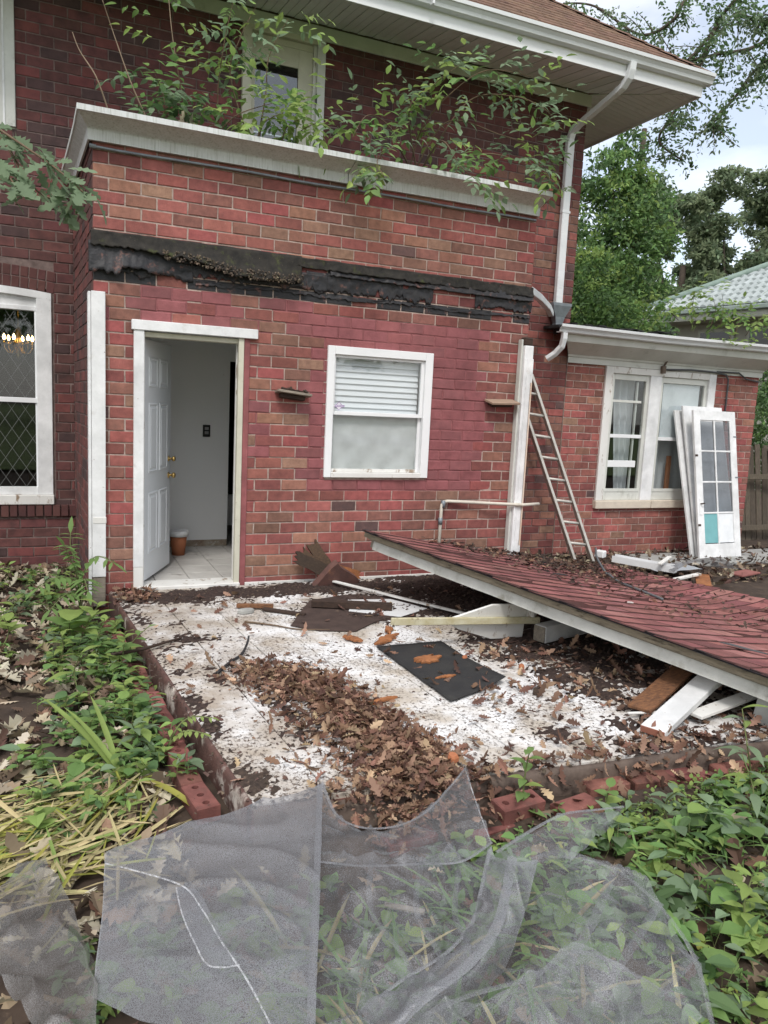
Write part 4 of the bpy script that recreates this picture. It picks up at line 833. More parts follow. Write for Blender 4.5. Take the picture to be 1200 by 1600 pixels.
mb = MB(); mb.box(.7, LE, .9, 5, -6, -.36, M); mb.build('wall', SIDING, nb)
for a0 in (1.6, 3.2, 4.55, 5.9, 7.25, 8.6):
    fr_ = MB().box(a0, a0+1.2, .83, .898, -2.1, -.55, M, .01).build('window_frame', mat('nb_window_trim', (.55, .57, .5)), nb)
    mb = MB(); mb.box(a0+.1, a0+1.1, .81, .828, -2.0, -.65, M); mb.build('pane', G_DARK if False else mat('nb_dark_glass', (.02, .024, .026), rough=.15, bump=0, spec=.6), fr_)
    mb = MB(); mb.box(a0+.1, a0+1.1, .80, .8095, -1.36, -1.29, M); mb.build('meeting_rail', MT['nb_window_trim'], fr_)
mb = MB(); mb.tube([M @ V((1.0, -.05, -.15)), M @ V((1.0, .1, -.5)), M @ V((1.15, .75, -.9)), M @ V((1.15, .8, -5))], .06, 8); mb.build('downspout', MT['green_gutter'], nb)
# measured control points (world metres)
SCR = {
 'A': [[(-0.171,-4.216,0.120),(0.007,-4.239,0.170),(0.210,-4.230,0.200),(0.432,-4.199,0.220),(0.636,-4.147,0.220)],
  [(-0.184,-4.361,0.130),(-0.018,-4.513,0.200),(0.156,-4.552,0.220),(0.324,-4.588,0.240),(0.479,-4.584,0.240)],
  [(-0.202,-4.570,0.140),(-0.060,-4.767,0.220),(0.083,-4.862,0.250),(0.229,-4.900,0.260),(0.358,-4.917,0.250)],
  [(-0.230,-4.759,0.120),(-0.090,-4.940,0.200),(0.038,-5.051,0.240),(0.167,-5.099,0.250),(0.285,-5.117,0.240)],
  [(-0.242,-4.839,0.080),(-0.110,-5.039,0.140),(0.002,-5.202,0.200),(0.113,-5.276,0.220),(0.214,-5.314,0.220)]],
 'A2': [[(0.001,-4.651,0.240),(0.051,-4.693,0.250)],
  [(-0.007,-4.765,0.245),(0.071,-4.879,0.265)],
  [(0.004,-4.915,0.250),(0.086,-5.017,0.265)],
  [(0.031,-5.026,0.250),(0.101,-5.060,0.260)]],
 'B': [[(0.462,-4.607,0.200),(0.612,-4.711,0.220),(0.779,-4.750,0.220),(0.909,-4.776,0.220),(1.021,-4.776,0.220)],
  [(0.385,-4.823,0.170),(0.528,-4.918,0.200),(0.654,-4.963,0.200),(0.763,-5.002,0.200),(0.835,-5.027,0.220)],
  [(0.320,-5.011,0.140),(0.438,-5.093,0.160),(0.553,-5.135,0.170),(0.641,-5.155,0.180),(0.718,-5.158,0.200)],
  [(0.257,-5.194,0.120),(0.350,-5.273,0.140),(0.447,-5.288,0.140),(0.535,-5.290,0.150),(0.603,-5.263,0.180)]],
 'C': [[(0.644,-4.125,0.200),(0.651,-4.310,0.150),(0.767,-4.410,0.140),(0.936,-4.438,0.180),(1.106,-4.443,0.340)],
  [(0.557,-4.361,0.170),(0.616,-4.502,0.170),(0.747,-4.593,0.180),(0.898,-4.660,0.220),(1.045,-4.651,0.300)],
  [(0.462,-4.618,0.200),(0.586,-4.720,0.220),(0.748,-4.765,0.220),(0.870,-4.842,0.250),(1.023,-4.780,0.250)]],
 'D': [[(0.948,-4.886,0.300),(0.960,-4.995,0.330),(1.056,-4.996,0.300)],
  [(0.842,-5.011,0.250),(0.864,-5.111,0.310),(0.946,-5.110,0.270)],
  [(0.788,-5.070,0.220),(0.765,-5.220,0.300),(0.851,-5.207,0.240)],
  [(0.667,-5.139,0.200),(0.647,-5.290,0.280),(0.751,-5.272,0.200)],
  [(0.501,-5.166,0.170),(0.496,-5.320,0.240),(0.612,-5.319,0.150)],
  [(0.383,-5.188,0.130),(0.395,-5.324,0.170),(0.477,-5.338,0.120)]],
 'E': [[(1.052,-4.969,0.280),(1.138,-5.046,0.330),(1.228,-5.147,0.330),(1.293,-5.272,0.280),(1.312,-5.400,0.200),(1.258,-5.533,0.100)],
  [(0.955,-5.069,0.220),(0.982,-5.198,0.300),(1.031,-5.302,0.320),(1.087,-5.386,0.270),(1.132,-5.458,0.180),(1.129,-5.517,0.100)],
  [(0.822,-5.195,0.180),(0.842,-5.309,0.260),(0.909,-5.359,0.260),(0.943,-5.438,0.220),(0.959,-5.490,0.150),(0.962,-5.517,0.100)],
  [(0.683,-5.264,0.120),(0.697,-5.389,0.200),(0.761,-5.434,0.200),(0.808,-5.478,0.170),(0.840,-5.494,0.120),(0.835,-5.506,0.080)]],
 'E2': [[(0.462,-5.323,0.200),(0.598,-5.361,0.260),(0.771,-5.382,0.280),(0.920,-5.366,0.300),(1.045,-5.470,0.270),(1.217,-5.521,0.150)],
  [(0.455,-5.358,0.180),(0.585,-5.404,0.230),(0.752,-5.427,0.250),(0.891,-5.435,0.260),(1.016,-5.509,0.220),(1.164,-5.554,0.130)],
  [(0.446,-5.398,0.150),(0.564,-5.460,0.200),(0.713,-5.500,0.220),(0.841,-5.528,0.220),(0.967,-5.569,0.180),(1.131,-5.581,0.100)]],
 'F': [[(0.958,-4.908,0.300),(1.142,-4.835,0.300),(1.286,-4.814,0.320),(1.402,-4.840,0.330),(1.475,-4.899,0.360)],
  [(0.987,-4.921,0.280),(1.107,-4.922,0.300),(1.242,-4.912,0.290),(1.341,-4.903,0.300),(1.480,-4.895,0.350)],
  [(0.997,-4.943,0.280),(1.105,-4.962,0.280),(1.223,-4.959,0.260),(1.326,-4.926,0.270),(1.482,-4.885,0.330)]],
 'G': [[(-0.416,-4.055,0.050),(-0.364,-4.109,0.060),(-0.296,-4.349,0.080),(-0.258,-4.612,0.100),(-0.214,-4.764,0.080)],
  [(-0.538,-4.187,0.030),(-0.454,-4.363,0.060),(-0.378,-4.583,0.090),(-0.313,-4.778,0.100),(-0.238,-4.898,0.080)],
  [(-0.587,-4.469,0.020),(-0.475,-4.655,0.050),(-0.391,-4.852,0.070),(-0.316,-4.996,0.080),(-0.230,-5.034,0.050)]],
}
HEMS = {'hem1': [(-0.176,-4.297,0.135),(-0.090,-4.461,0.190),(0.018,-4.664,0.245),(0.048,-4.814,0.265),(0.070,-4.970,0.272),(0.103,-5.122,0.268),(0.134,-5.279,0.240)], 'hem2': [(-0.002,-4.675,0.250),(-0.006,-4.819,0.262),(0.007,-4.946,0.262),(0.028,-5.041,0.262),(0.096,-5.076,0.272)], 'seam': [(0.617,-4.178,0.228),(0.469,-4.592,0.247),(0.350,-4.924,0.257),(0.277,-5.123,0.247),(0.213,-5.303,0.228)]}
BRA = {
 's1': [[(0.850,0.450,3.955),(0.763,0.450,4.283),(0.663,0.350,4.690),(0.618,0.350,5.079)],
  [(0.500,0.250,3.863),(0.310,0.150,4.195),(0.187,0.150,4.507),(0.085,0.050,4.725)],
  [(0.137,0.150,3.942),(0.036,0.050,4.154),(-0.081,0.050,4.317),(-0.135,0.050,4.444)],
  [(1.104,0.450,3.945),(1.068,0.450,4.342),(1.096,0.350,4.733),(1.172,0.350,5.111)],
  [(1.363,0.450,4.017),(1.157,0.350,4.485),(1.213,0.250,4.772),(1.346,0.250,5.059)],
  [(1.399,0.350,3.941),(1.450,0.250,4.351),(1.470,0.250,4.672),(1.606,0.150,4.975)],
  [(0.981,0.250,3.895),(1.177,0.150,4.110),(1.486,0.050,4.240)],
  [(1.698,0.150,3.927),(1.722,0.050,4.048),(1.863,-0.050,4.123)],
  [(0.644,0.350,3.943),(0.588,0.350,4.216),(0.496,0.250,4.366)]],
 's2': [[(2.971,0.450,4.043),(3.042,0.350,4.398),(3.200,0.150,4.657),(3.546,0.050,4.922),(3.990,-0.050,4.920)],
  [(2.971,0.450,4.043),(2.702,0.350,4.337),(2.427,0.250,4.372),(2.203,0.050,4.078)],
  [(3.041,0.450,4.054),(3.267,0.250,4.468),(3.733,0.050,4.375),(4.134,-0.150,4.211),(4.289,-0.350,3.830)],
  [(3.111,0.450,4.065),(3.466,0.250,4.682),(3.788,-0.050,4.706),(4.030,-0.250,4.573),(4.213,-0.350,4.374)],
  [(2.971,0.450,4.043),(2.692,0.150,4.106),(2.340,-0.250,3.831),(2.283,-0.550,3.616)],
  [(3.254,0.450,4.088),(3.661,0.150,4.211),(3.997,-0.150,4.070),(4.094,-0.350,3.918)],
  [(3.111,0.450,4.065),(3.158,0.150,4.244),(3.117,-0.350,3.878),(3.156,-0.650,3.675)],
  [(3.041,0.450,4.054),(2.849,0.250,4.507),(3.057,0.150,4.744),(3.266,0.050,4.921)]],
 's3': [[(8.752,2.400,3.177),(8.745,2.400,3.417),(8.652,2.300,3.635)],
  [(8.945,2.200,3.131),(9.015,2.200,3.376),(8.919,2.200,3.585)],
  [(9.141,2.200,3.147),(9.165,2.200,3.437),(9.003,2.100,3.620)],
  [(9.270,2.000,3.048),(9.307,2.000,3.242),(9.314,1.900,3.329)],
  [(9.365,1.900,3.002),(9.420,1.800,3.189),(9.678,1.800,3.258)],
  [(8.490,2.400,3.203),(8.351,2.400,3.286),(8.276,2.400,3.373)],
  [(8.823,1.700,2.947),(8.713,1.550,2.838),(8.701,1.500,2.717)]],
}
OAKB = [[(-0.737,-2.572,3.006),(-0.563,-2.896,2.830),(-0.410,-3.095,2.697),(-0.289,-3.219,2.596),(-0.195,-3.330,2.497)],
 [(-0.614,-2.874,2.827),(-0.510,-2.987,2.748),(-0.363,-3.143,2.514),(-0.242,-3.257,2.481)],
 [(-0.605,-2.998,2.766),(-0.480,-3.195,2.559),(-0.433,-3.227,2.485)]]
TBR = [[(11.864,3.348,9.529),(10.950,3.547,8.189),(10.148,3.853,7.878),(9.528,4.107,7.748),(8.952,4.396,7.977),(8.507,4.638,8.276)],
 [(11.013,3.154,9.415),(10.292,3.694,8.700),(10.164,3.925,8.395),(9.869,3.984,7.928),(9.526,4.081,7.576)],
 [(10.266,4.040,9.445),(9.670,4.200,8.768),(9.456,4.239,8.401),(9.097,4.594,8.248),(8.591,5.241,8.851),(8.260,5.747,9.040)],
 [(11.385,2.835,8.399),(10.706,3.034,7.742),(10.318,3.155,7.411),(10.025,3.219,6.982),(9.733,3.290,6.604),(9.587,3.329,6.441)],
 [(10.164,3.925,8.395),(9.743,3.954,7.372),(9.437,4.005,6.817),(9.233,4.028,6.376),(9.578,3.829,6.071)],
 [(10.921,2.508,8.529),(10.363,2.689,8.102),(9.994,2.834,7.983),(9.626,3.008,8.063)],
 [(9.869,3.984,7.928),(9.345,4.143,7.459),(9.161,4.590,7.680)]]
# ---------------------------------------------------------------- patio
def tile_material():
    m = bpy.data.materials.new('peeling_tile_paint'); m.use_nodes = True; t = m.node_tree; L = t.links.new; b = t.nodes['Principled BSDF']
    g = N(t, 'ShaderNodeNewGeometry')
    def nz(sc, det=6, ro=.65, st=(1, 1, 1)):
        mp = N(t, 'ShaderNodeMapping'); mp.inputs['Scale'].default_value = st; L(g.outputs['Position'], mp.inputs[0]); n = N(t, 'ShaderNodeTexNoise'); n.inputs['Scale'].default_value = sc; n.inputs['Detail'].default_value = det; n.inputs['Roughness'].default_value = ro; L(mp.outputs[0], n.inputs['Vector']); return n.outputs[0]
    def ramp(src, a, b_):
        r = N(t, 'ShaderNodeMapRange'); r.inputs[1].default_value = a; r.inputs[2].default_value = b_; r.clamp = True; L(src, r.inputs[0]); return r.outputs[0]
    def mix(f, c1, c2):
        x = N(t, 'ShaderNodeMix', data_type='RGBA'); L(f, x.inputs[0])
        for s, c in ((6, c1), (7, c2)):
            if isinstance(c, tuple): x.inputs[s].default_value = (*c, 1)
            else: L(c, x.inputs[s])
        return x.outputs[2]
    white = mix(ramp(nz(5, 4), .35, .65), (.68, .68, .68), (.80, .80, .80))
    beige = mix(ramp(nz(2.2, 5), .43, .60), white, (.47, .42, .36))           # worn areas
    sx = N(t, 'ShaderNodeSeparateXYZ'); L(g.outputs['Position'], sx.inputs[0]); grime = N(t, 'ShaderNodeMath', operation='MULTIPLY'); L(ramp(sx.outputs[0], 1.35, .45), grime.inputs[0]); L(ramp(nz(3.3, 6), .36, .60), grime.inputs[1])
    beige = mix(grime.outputs[0], beige, (.36, .305, .25))                      # foot traffic and silt on the garden side
    big = nz(1.15, 4, .6); fine = nz(48, 8, .74, (1, .8, 1))
    s = N(t, 'ShaderNodeMath', operation='ADD'); L(fine, s.inputs[0]); k = N(t, 'ShaderNodeMath', operation='MULTIPLY'); k.inputs[1].default_value = .30; L(big, k.inputs[0]); L(k.outputs[0], s.inputs[1])
    chips = ramp(s.outputs[0], .705, .75)
    vo = N(t, 'ShaderNodeTexVoronoi', feature='DISTANCE_TO_EDGE'); vo.inputs['Scale'].default_value = 42; wob = N(t, 'ShaderNodeVectorMath', operation='MULTIPLY_ADD'); nn = N(t, 'ShaderNodeTexNoise'); nn.inputs['Scale'].default_value = 22; L(g.outputs['Position'], nn.inputs['Vector']); L(nn.outputs['Color'], wob.inputs[0]); wob.inputs[1].default_value = (.05, .05, .05); L(g.outputs['Position'], wob.inputs[2]); L(wob.outputs[0], vo.inputs['Vector'])
    crack = ramp(vo.outputs['Distance'], .055, .0); cm = N(t, 'ShaderNodeMath', operation='MULTIPLY'); L(crack, cm.inputs[0]); L(ramp(nz(4.5, 4), .46, .68), cm.inputs[1])
    mx = N(t, 'ShaderNodeMath', operation='MAXIMUM'); L(chips, mx.inputs[0]); L(cm.outputs[0], mx.inputs[1])
    under = mix(ramp(nz(9, 5), .35, .65), (.085, .062, .05), (.20, .155, .125))
    c = mix(mx.outputs[0], beige, under)
    L(c, b.inputs['Base Color']); b.inputs['Roughness'].default_value = .7; b.inputs['Specular IOR Level'].default_value = .25
    bp = N(t, 'ShaderNodeBump'); bp.inputs['Strength'].default_value = .8; bp.inputs['Distance'].default_value = .003; bp.invert = True; L(mx.outputs[0], bp.inputs['Height']); L(bp.outputs[0], b.inputs['Normal'])
    return m
TILE = tile_material()
PBL, PBR, PFL, PFR = V((.135, -.03, 0)), V((4.60, -.03, 0)), V((.435, -3.84, 0)), V((4.95, -4.17, 0))
def PT(u, v, z=0):
    p = (PBL*(1-u)+PBR*u)*(1-v) + (PFL*(1-u)+PFR*u)*v; return V((p.x, p.y, z))
pat = MB(); e = .012
lo = [PT(0, 0), PT(1, 0), PT(1, 1), PT(0, 1)]; n4 = [V((p.x, p.y, -.028)) for p in lo] + [V((p.x, p.y, -.4)) for p in lo]
pat.add(n4, [(3, 2, 1, 0), (0, 1, 5, 4), (1, 2, 6, 5), (2, 3, 7, 6), (3, 0, 4, 7)]); patio = pat.build('patio', PATIOE, fix=True); tag(patio, kind='structure')
NU, NV = 13, 11; q = random.Random(12)
for i in range(NU):
    for k in range(NV):
        g_ = .0016; c = [PT((i)/NU, k/NV), PT((i+1)/NU, k/NV), PT((i+1)/NU, (k+1)/NV), PT(i/NU, (k+1)/NV)]; ce = sum(c, V())/4
        dz = q.uniform(-.0015, .0015); tl = V((q.gauss(0, .0018), q.gauss(0, .0018)))
        f = lambda p, ins, z: V((p.x+(ce.x-p.x)*ins, p.y+(ce.y-p.y)*ins, z+dz+(p.x-ce.x)*tl.x*3+(p.y-ce.y)*tl.y*3))
        vs = [f(p, .034, 0) for p in c]+[f(p, .020, -.004) for p in c]+[f(p, .020, -.0275) for p in c]
        mb = MB(); mb.add(vs, [(3, 2, 1, 0)]+[(a, (a+1) % 4, 4+(a+1) % 4, 4+a) for a in range(4)]+[(4+a, 4+(a+1) % 4, 8+(a+1) % 4, 8+a) for a in range(4)]); mb.build('tile', TILE, patio, fix=True)
# edging along the left side: rounded curb worn to pale paint at the back
ed = MB(); rows = []
for k in range(40):
    v = k/39; p = PT(0, v); j = .006*fbm(v*9, 1)
    rows.append([(p.x+.012, p.y, -.024+j), (p.x+.006, p.y, .003+j), (p.x-.004+j, p.y, .002+j), (p.x-.014+j*.6, p.y, -.006+j), (p.x-.018, p.y, -.03), (p.x-.016+j, p.y, -.3)])
ed.grid(rows, flip=True); ed.build('left_edging', mat('worn_edge', (.13, .066, .054), (.075, .042, .036), scale=7, bump=.5, dirt=(.50, .45, .40), dscale=5, damt=.42, dsharp=.12, dirt2=(.06, .045, .038), d2scale=18, d2amt=.3), patio, smooth=True, fix=True)
ed = MB(); rows = []
for k in range(60):
    u = k/59; p = PT(u, 1); j = .022*fbm(u*30, 4)+.02*fbm(u*9, 8); cut = (-.035 if .07 < u < .16 else 0)+.018*fbm(u*14, 2)-.006
    rows.append([(p.x, p.y+.02, -.024), (p.x, p.y-.012+j, .002+cut), (p.x, p.y-.035+j, -.008+cut), (p.x, p.y-.042, -.05), (p.x, p.y-.036+j, -.3)])
ed.grid(rows); ed.build('front_edging', mat('front_edge', (.14, .105, .085), (.07, .05, .042), scale=12, bump=.9, bscale=50, dirt=(.42, .37, .31), dscale=9, damt=.26, dsharp=.08), patio, smooth=True, fix=True)
# soil and mulch washed over the tiles: a low heightfield that shows only where it rises above them
def soil_h(x, y):
    m = -.35
    m = max(m, 1.25 - abs(y+.28)*3.4 if x > .25 else -.4)                        # along the wall foot
    m = max(m, 1.05 - ((x-2.25)**2*1.5+(y+1.05)**2*3.2))                         # middle back
    if x > 2.3: m = max(m, .95*min(1, (x-2.3)/.6) - max(0, -2.5-y)*.55 + .1)   # under the fallen roof
    m = max(m, .35 - ((x-1.0)**2*2.2+(y+3.0)**2*.55)*1.6)
    m = max(m, .62-((x-2.9)**2*.8+(y+3.75)**2*3.0))
    m = max(m, .42-abs(x-(.20-.075*y))*3.5)                                        # left edge
    m = max(m, .50-abs(y+3.90+.07*x)*3.6 if x > .4 else -.4)
    m = max(m, .30-((x-.75)**2*5+(y+2.3)**2*2.0)); m = max(m, .22-((x-.55)**2*6+(y+1.4)**2*1.2))
    n = fbm(x*3.1, y*3.6, 2, 5)*1.35 + .55*fbm(x*17, y*21, 6, 3) + .9*noise.noise(V((x*33, y*44, 3)))
    return (m-.50+n)*.020
mb = MB(); xs = [.10+i*.026 for i in range(190)]; ys = [-4.15+k*.026 for k in range(160)]
hs = [[max(-.02, min(.045, soil_h(x, y))) for x in xs] for y in ys]
inp = lambda x, y: y > -3.80-.073*x-.02 and x > .135-.079*y-.02 and x < 4.6
used = {}; vs, fs = [], []
for k in range(len(ys)-1):
    for i in range(len(xs)-1):
        qd = ((i, k), (i+1, k), (i+1, k+1), (i, k+1))
        if not inp(xs[i], ys[k]) or max(hs[b][a] for a, b in qd) < -.004: continue
        f = []
        for a, b in qd:
            if (a, b) not in used: used[a, b] = len(vs); vs.append((xs[a], ys[b], hs[b][a]))
            f.append(used[a, b])
        fs.append(f)
mb.add(vs, fs)
so = mb.build('washed_soil', MULCH, smooth=False); tag(so, 'dark rotted soil and mulch washed over the white patio tiles', 'soil', kind='stuff')
# ---------------------------------------------------------------- leaf makers
def leaf(mb, base, d, nrm, L, prof_, fold=.25, curl=0.0, mi=0, roll=0.0):
    d = d.normalized(); s = d.cross(nrm)
    if s.length < 1e-4: s = d.orthogonal()
    s.normalize(); n_ = s.cross(d)
    if roll: s, n_ = s*math.cos(roll)+n_*math.sin(roll), n_*math.cos(roll)-s*math.sin(roll)
    vs = []; m = len(prof_)
    for t, w in prof_:
        c = base + d*(L*t*(1-abs(curl)*.25*t)) + n_*(curl*L*t*t); w *= L
        vs += [c - s*w + n_*(fold*w), c, c + s*w + n_*(fold*w)]
    fs = []
    for i in range(m-1):
        a = i*3; fs += [(a, a+3, a+4, a+1), (a+1, a+4, a+5, a+2)]
    mb.add(vs, fs, mi)
P_OVAL = [(0, .02), (.18, .16), (.42, .235), (.70, .16), (1, .0)]
P_LANCE = [(0, .015), (.2, .10), (.45, .145), (.75, .085), (1, .0)]
P_ROUND = [(0, .06), (.12, .30), (.4, .42), (.72, .30), (1, .02)]
P_OAK = [(0, .015), (.10, .05), (.20, .16), (.27, .07), (.40, .27), (.48, .11), (.62, .30), (.70, .14), (.84, .19), (.93, .10), (1, .0)]
P_OAKS = [(0, .02), (.2, .15), (.30, .07), (.5, .27), (.6, .12), (.78, .22), (1, .02)]
P_QUAD = [(0, .02), (.45, .24), (1, .0)]
P_STRAP = [(0, .012), (.25, .022), (.55, .024), (.8, .018), (1, .0)]
def rdir(q, up=.3):
    v = V((q.gauss(0, 1), q.gauss(0, 1), q.gauss(0, 1)+up)); return v.normalized()
def litter(name, n, sampler, mats, wts, size, prof_=P_OAK, seed=1, tilt=.5, curl=.5, par=None, parent=None):
    q = random.Random(seed); mb = MB()
    for i in range(n):
        p = sampler(q)
        if p is None: continue
        a = q.uniform(0, 6.283); d = V((math.cos(a), math.sin(a), q.gauss(0, tilt*.45))); nn = V((q.gauss(0, tilt), q.gauss(0, tilt), 1)).normalized()
        L = q.uniform(*size); leaf(mb, V(p)-d*L*.5, d, nn, L, prof_, q.uniform(-.5, 1.1), q.gauss(0, curl), q.choices(range(len(mats)), wts)[0])
    return mb.build(name, mats, parent, smooth=False)
# oak leaf heap on the patio
HEAP = [(.80, -2.32, .20, .5), (.98, -2.40, .24, .8), (1.10, -2.62, .22, 1.0), (1.00, -2.72, .24, .8), (1.16, -2.92, .22, 1.0), (1.08, -3.15, .24, 1.0), (1.26, -3.25, .20, .9), (1.14, -3.45, .24, 1.1), (1.34, -3.60, .20, 1.0), (1.12, -3.75, .24, 1.1), (1.28, -3.88, .22, 1.0), (1.02, -3.98, .18, .8)]
def heap_s(q):
    x0, y0, r_, w = q.choices(HEAP, [h[3] for h in HEAP])[0]; dx, dy = q.gauss(0, r_*.56), q.gauss(0, r_*.56); dens = sum(h[3]*math.exp(-((x0+dx-h[0])**2+(y0+dy-h[1])**2)/(h[2]**2*.9)) for h in HEAP)
    return (x0+dx, y0+dy, .006+q.random()*.040*min(1.2, dens*.7) - (.06 if y0+dy < -4.0 else 0))
def heap_low(q):
    p = heap_s(q); return (p[0]+q.gauss(0, .05), p[1]+q.gauss(0, .05), p[2]*.6)
tag(litter('leaf_crumble', 3000, heap_low, DRY, (4, 3, 4, .5), (.012, .034), P_QUAD, seed=4, tilt=.6, curl=.3), 'crushed leaf fragments under and round the oak leaf heap', 'leaves', kind='stuff')
tag(litter('leaf_heap', 2900, heap_s, DRY, (4.5, 4.0, 3, .8), (.028, .082), seed=3, tilt=.75, curl=.45), 'heap of curled brown oak leaves on the white patio tiles', 'leaves', kind='stuff')
def scat_s(q):
    r_ = q.random()
    if r_ < .30: x, y = q.uniform(2.0, 4.4), q.uniform(-3.95, -3.0)
    elif r_ < .48: x, y = q.uniform(2.3, 3.6), q.uniform(-3.1, -2.2)
    elif r_ < .60: x, y = q.uniform(.14, .5), q.uniform(-.45, -.02)
    elif r_ < .80: x, y = q.uniform(1.3, 4.5), q.gauss(-4.0, .10)
    else: x, y = q.uniform(.35, 3.0), q.uniform(-3.9, -.4)
    return (x, y, (.012 if y > -3.98 else -.07)+q.random()*.02)
def ledge_s(q):
    u = q.uniform(.06, .9); p = PT(u, 1); d = q.gauss(.0, .045); return (p.x, p.y+d, (.012 if d > -.02 else -.04)+q.random()*.02)
tag(litter('ledge_leaves', 420, ledge_s, DRY, (4, 3, 4, .7), (.03, .08), seed=6, tilt=.55), 'dry leaves caught along the front ledge of the patio', 'leaves', kind='stuff')
tag(litter('scattered_leaves', 1000, scat_s, DRY, (4, 3, 4, 1), (.04, .10), seed=5, tilt=.5), 'loose dry brown leaves scattered over patio edges and soil', 'leaves', kind='stuff')
mb = MB(); q = random.Random(9)
for i in range(9500):                                       # crumbs of bark and soil
    x, y = q.uniform(.2, 4.3), q.uniform(-4.0, -.08)
    h = soil_h(x, y)
    if h < -.004 and q.random() > .45+h*30: continue
    if h < -.016 and q.random() > .3: continue
    s = q.uniform(.003, .009)*(1.6 if q.random() < .08 else 1); a = q.uniform(0, 6.28); M = rotm((x, y, max(0, h)+s*.35), q.uniform(-.4, .4), q.uniform(-.4, .4), a)
    mb.add([M @ V(p) for p in ((-s*1.6, -s*.7, -s*.4), (s*1.6, -s*.6, -s*.4), (s*1.2, s*.8, -s*.3), (-s*1.3, s*.6, -s*.4), (0, 0, s*.6))], [(0, 1, 4), (1, 2, 4), (2, 3, 4), (3, 0, 4)])
tag(mb.build('bark_crumbs', mat('crumb', (.10, .068, .05), (.045, .03, .025), island=.7, bump=0)), 'small dark crumbs of bark and grit strewn on the patio', 'debris', kind='stuff')

# ---------------------------------------------------------------- fallen porch roof
SA = V((2.138, -.80, .633)); E1 = V((.317, -.945, -.083)); E2 = V((.931, .304, -.20)); SN = E2.cross(E1).normalized(); SN = SN if SN.z > 0 else -SN
def SP(t, s, h=0.0):
    p = SA+E1*t+E2*s; fl = -.085 + .03*fbm(p.x, p.y, 3); d = p.z-fl; k = .10
    z = fl + (d+math.sqrt(d*d+k*k))/2 - k*k/(2*math.sqrt(d*d+k*k)+1e-6)*.0
    z += .018*fbm(t*.8, s*.7, 8) + .003*fbm(t*3.1, s*2.7, 4)
    return V((p.x, p.y, z))+SN*h
fr_ = empty('fallen_roof', (4, -2, 0), 'collapsed porch roof slab of red shingles lying tilted across the patio', 'roof')
TL, SLN = 3.95, 3.9
def slab_part(name, t0, t1, s0, s1, h0, h1, m, nt_=20, ns_=14, par=fr_):
    mb = MB(); top = [[SP(t0+(t1-t0)*i/nt_, s0+(s1-s0)*k/ns_, h1) for k in range(ns_+1)] for i in range(nt_+1)]; bot = [[SP(t0+(t1-t0)*i/nt_, s0+(s1-s0)*k/ns_, h0) for k in range(ns_+1)] for i in range(nt_+1)]
    mb.grid(top); mb.grid(bot, flip=True)
    for a, b in ((top[0], bot[0]), (top[-1], bot[-1]), ([r[0] for r in top], [r[0] for r in bot]), ([r[-1] for r in top], [r[-1] for r in bot])): mb.grid([a, b])
    return mb.build(name, m, par, fix=True)
slab_part('deck_board', .015, TL, .012, SLN, -.062, -.016, PLY); slab_part('felt_layer', .0, TL, .0, SLN, -.0155, -.009, FELT)
slab_part('rake_board', .10, TL, .060, .085, -.150, -.072, mat('slab_fascia', (.60, .60, .57), (.44, .44, .41), rough=.65, scale=5, dirt=(.20, .18, .13), dscale=6, damt=.46, dsharp=.25, dirt2=(.16, .13, .1), d2scale=24, d2amt=.14), 20, 2); slab_part('rake_strip', .05, TL, .034, .09, -.0715, -.0625, GWOOD, 20, 2)
slab_part('soffit_boards', .16, TL, .075, 1.6, -.150, -.142, PEEL, 20, 8)
for t in (.05, .85, 1.65, 2.45, 3.25): slab_part('rafter', t, t+.045, .08, 2.4, -.140, -.064, GWOOD, 1, 8)
q = random.Random(21); NT, NS = 25, 12; EXP = TL/NT
tabs = []
for i in range(NT):
    for k in range(-1, NS+1):
        s0 = k*SLN/NS + (0 if i % 2 else -.16); s1 = s0+SLN/NS-.011
        a, b = max(s0, -.028+q.uniform(-.012, .018)), min(s1, SLN)
        if b-a < .05: continue
        t1 = (i+1)*EXP; t0 = max(0, t1-EXP*1.6); cu = q.uniform(.0, .003)+(.014*q.random() if q.random() < .10 else 0); jt = q.uniform(-.004, .004)
        tabs.append((i, a, b, t0, t1+jt, cu))
for (i, a, b, t0, t1, cu) in tabs:
    mb = MB(); N_ = 3; rows = []
    for k in range(4):
        u = k/3; t = t0+(t1-t0)*u; h = -.006+.012*u+cu*u**3
        rows.append([SP(t, a+(b-a)*j/N_, h + (cu*.8*u*u if j in (0, N_) else 0)) for j in range(N_+1)])
    low = [SP(t1, a+(b-a)*j/N_, -.007) for j in range(N_+1)]
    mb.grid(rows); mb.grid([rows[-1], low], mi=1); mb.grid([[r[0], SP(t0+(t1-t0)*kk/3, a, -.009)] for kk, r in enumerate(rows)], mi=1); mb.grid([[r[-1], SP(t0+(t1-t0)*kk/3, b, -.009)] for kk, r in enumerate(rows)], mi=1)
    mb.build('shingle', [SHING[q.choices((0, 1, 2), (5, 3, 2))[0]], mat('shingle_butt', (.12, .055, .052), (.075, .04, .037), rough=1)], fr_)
mb = MB(); rows = []                                          # torn felt and shingle butts along the broken edge
for lay in range(3):
    e_ = [[], []]
    for i in range(110):
        t = TL*i/109; o = -.018-.014*lay+.022*fbm(t*7, lay*5, 2)+.012*noise.noise(V((t*33, lay*3, 1)))
        e_[0].append(SP(t, o, -.002-.006*lay)); e_[1].append(SP(t, .06, -.002-.006*lay))
    mb.grid(e_, flip=True)
mb.build('torn_edge', [TAR], fr_)
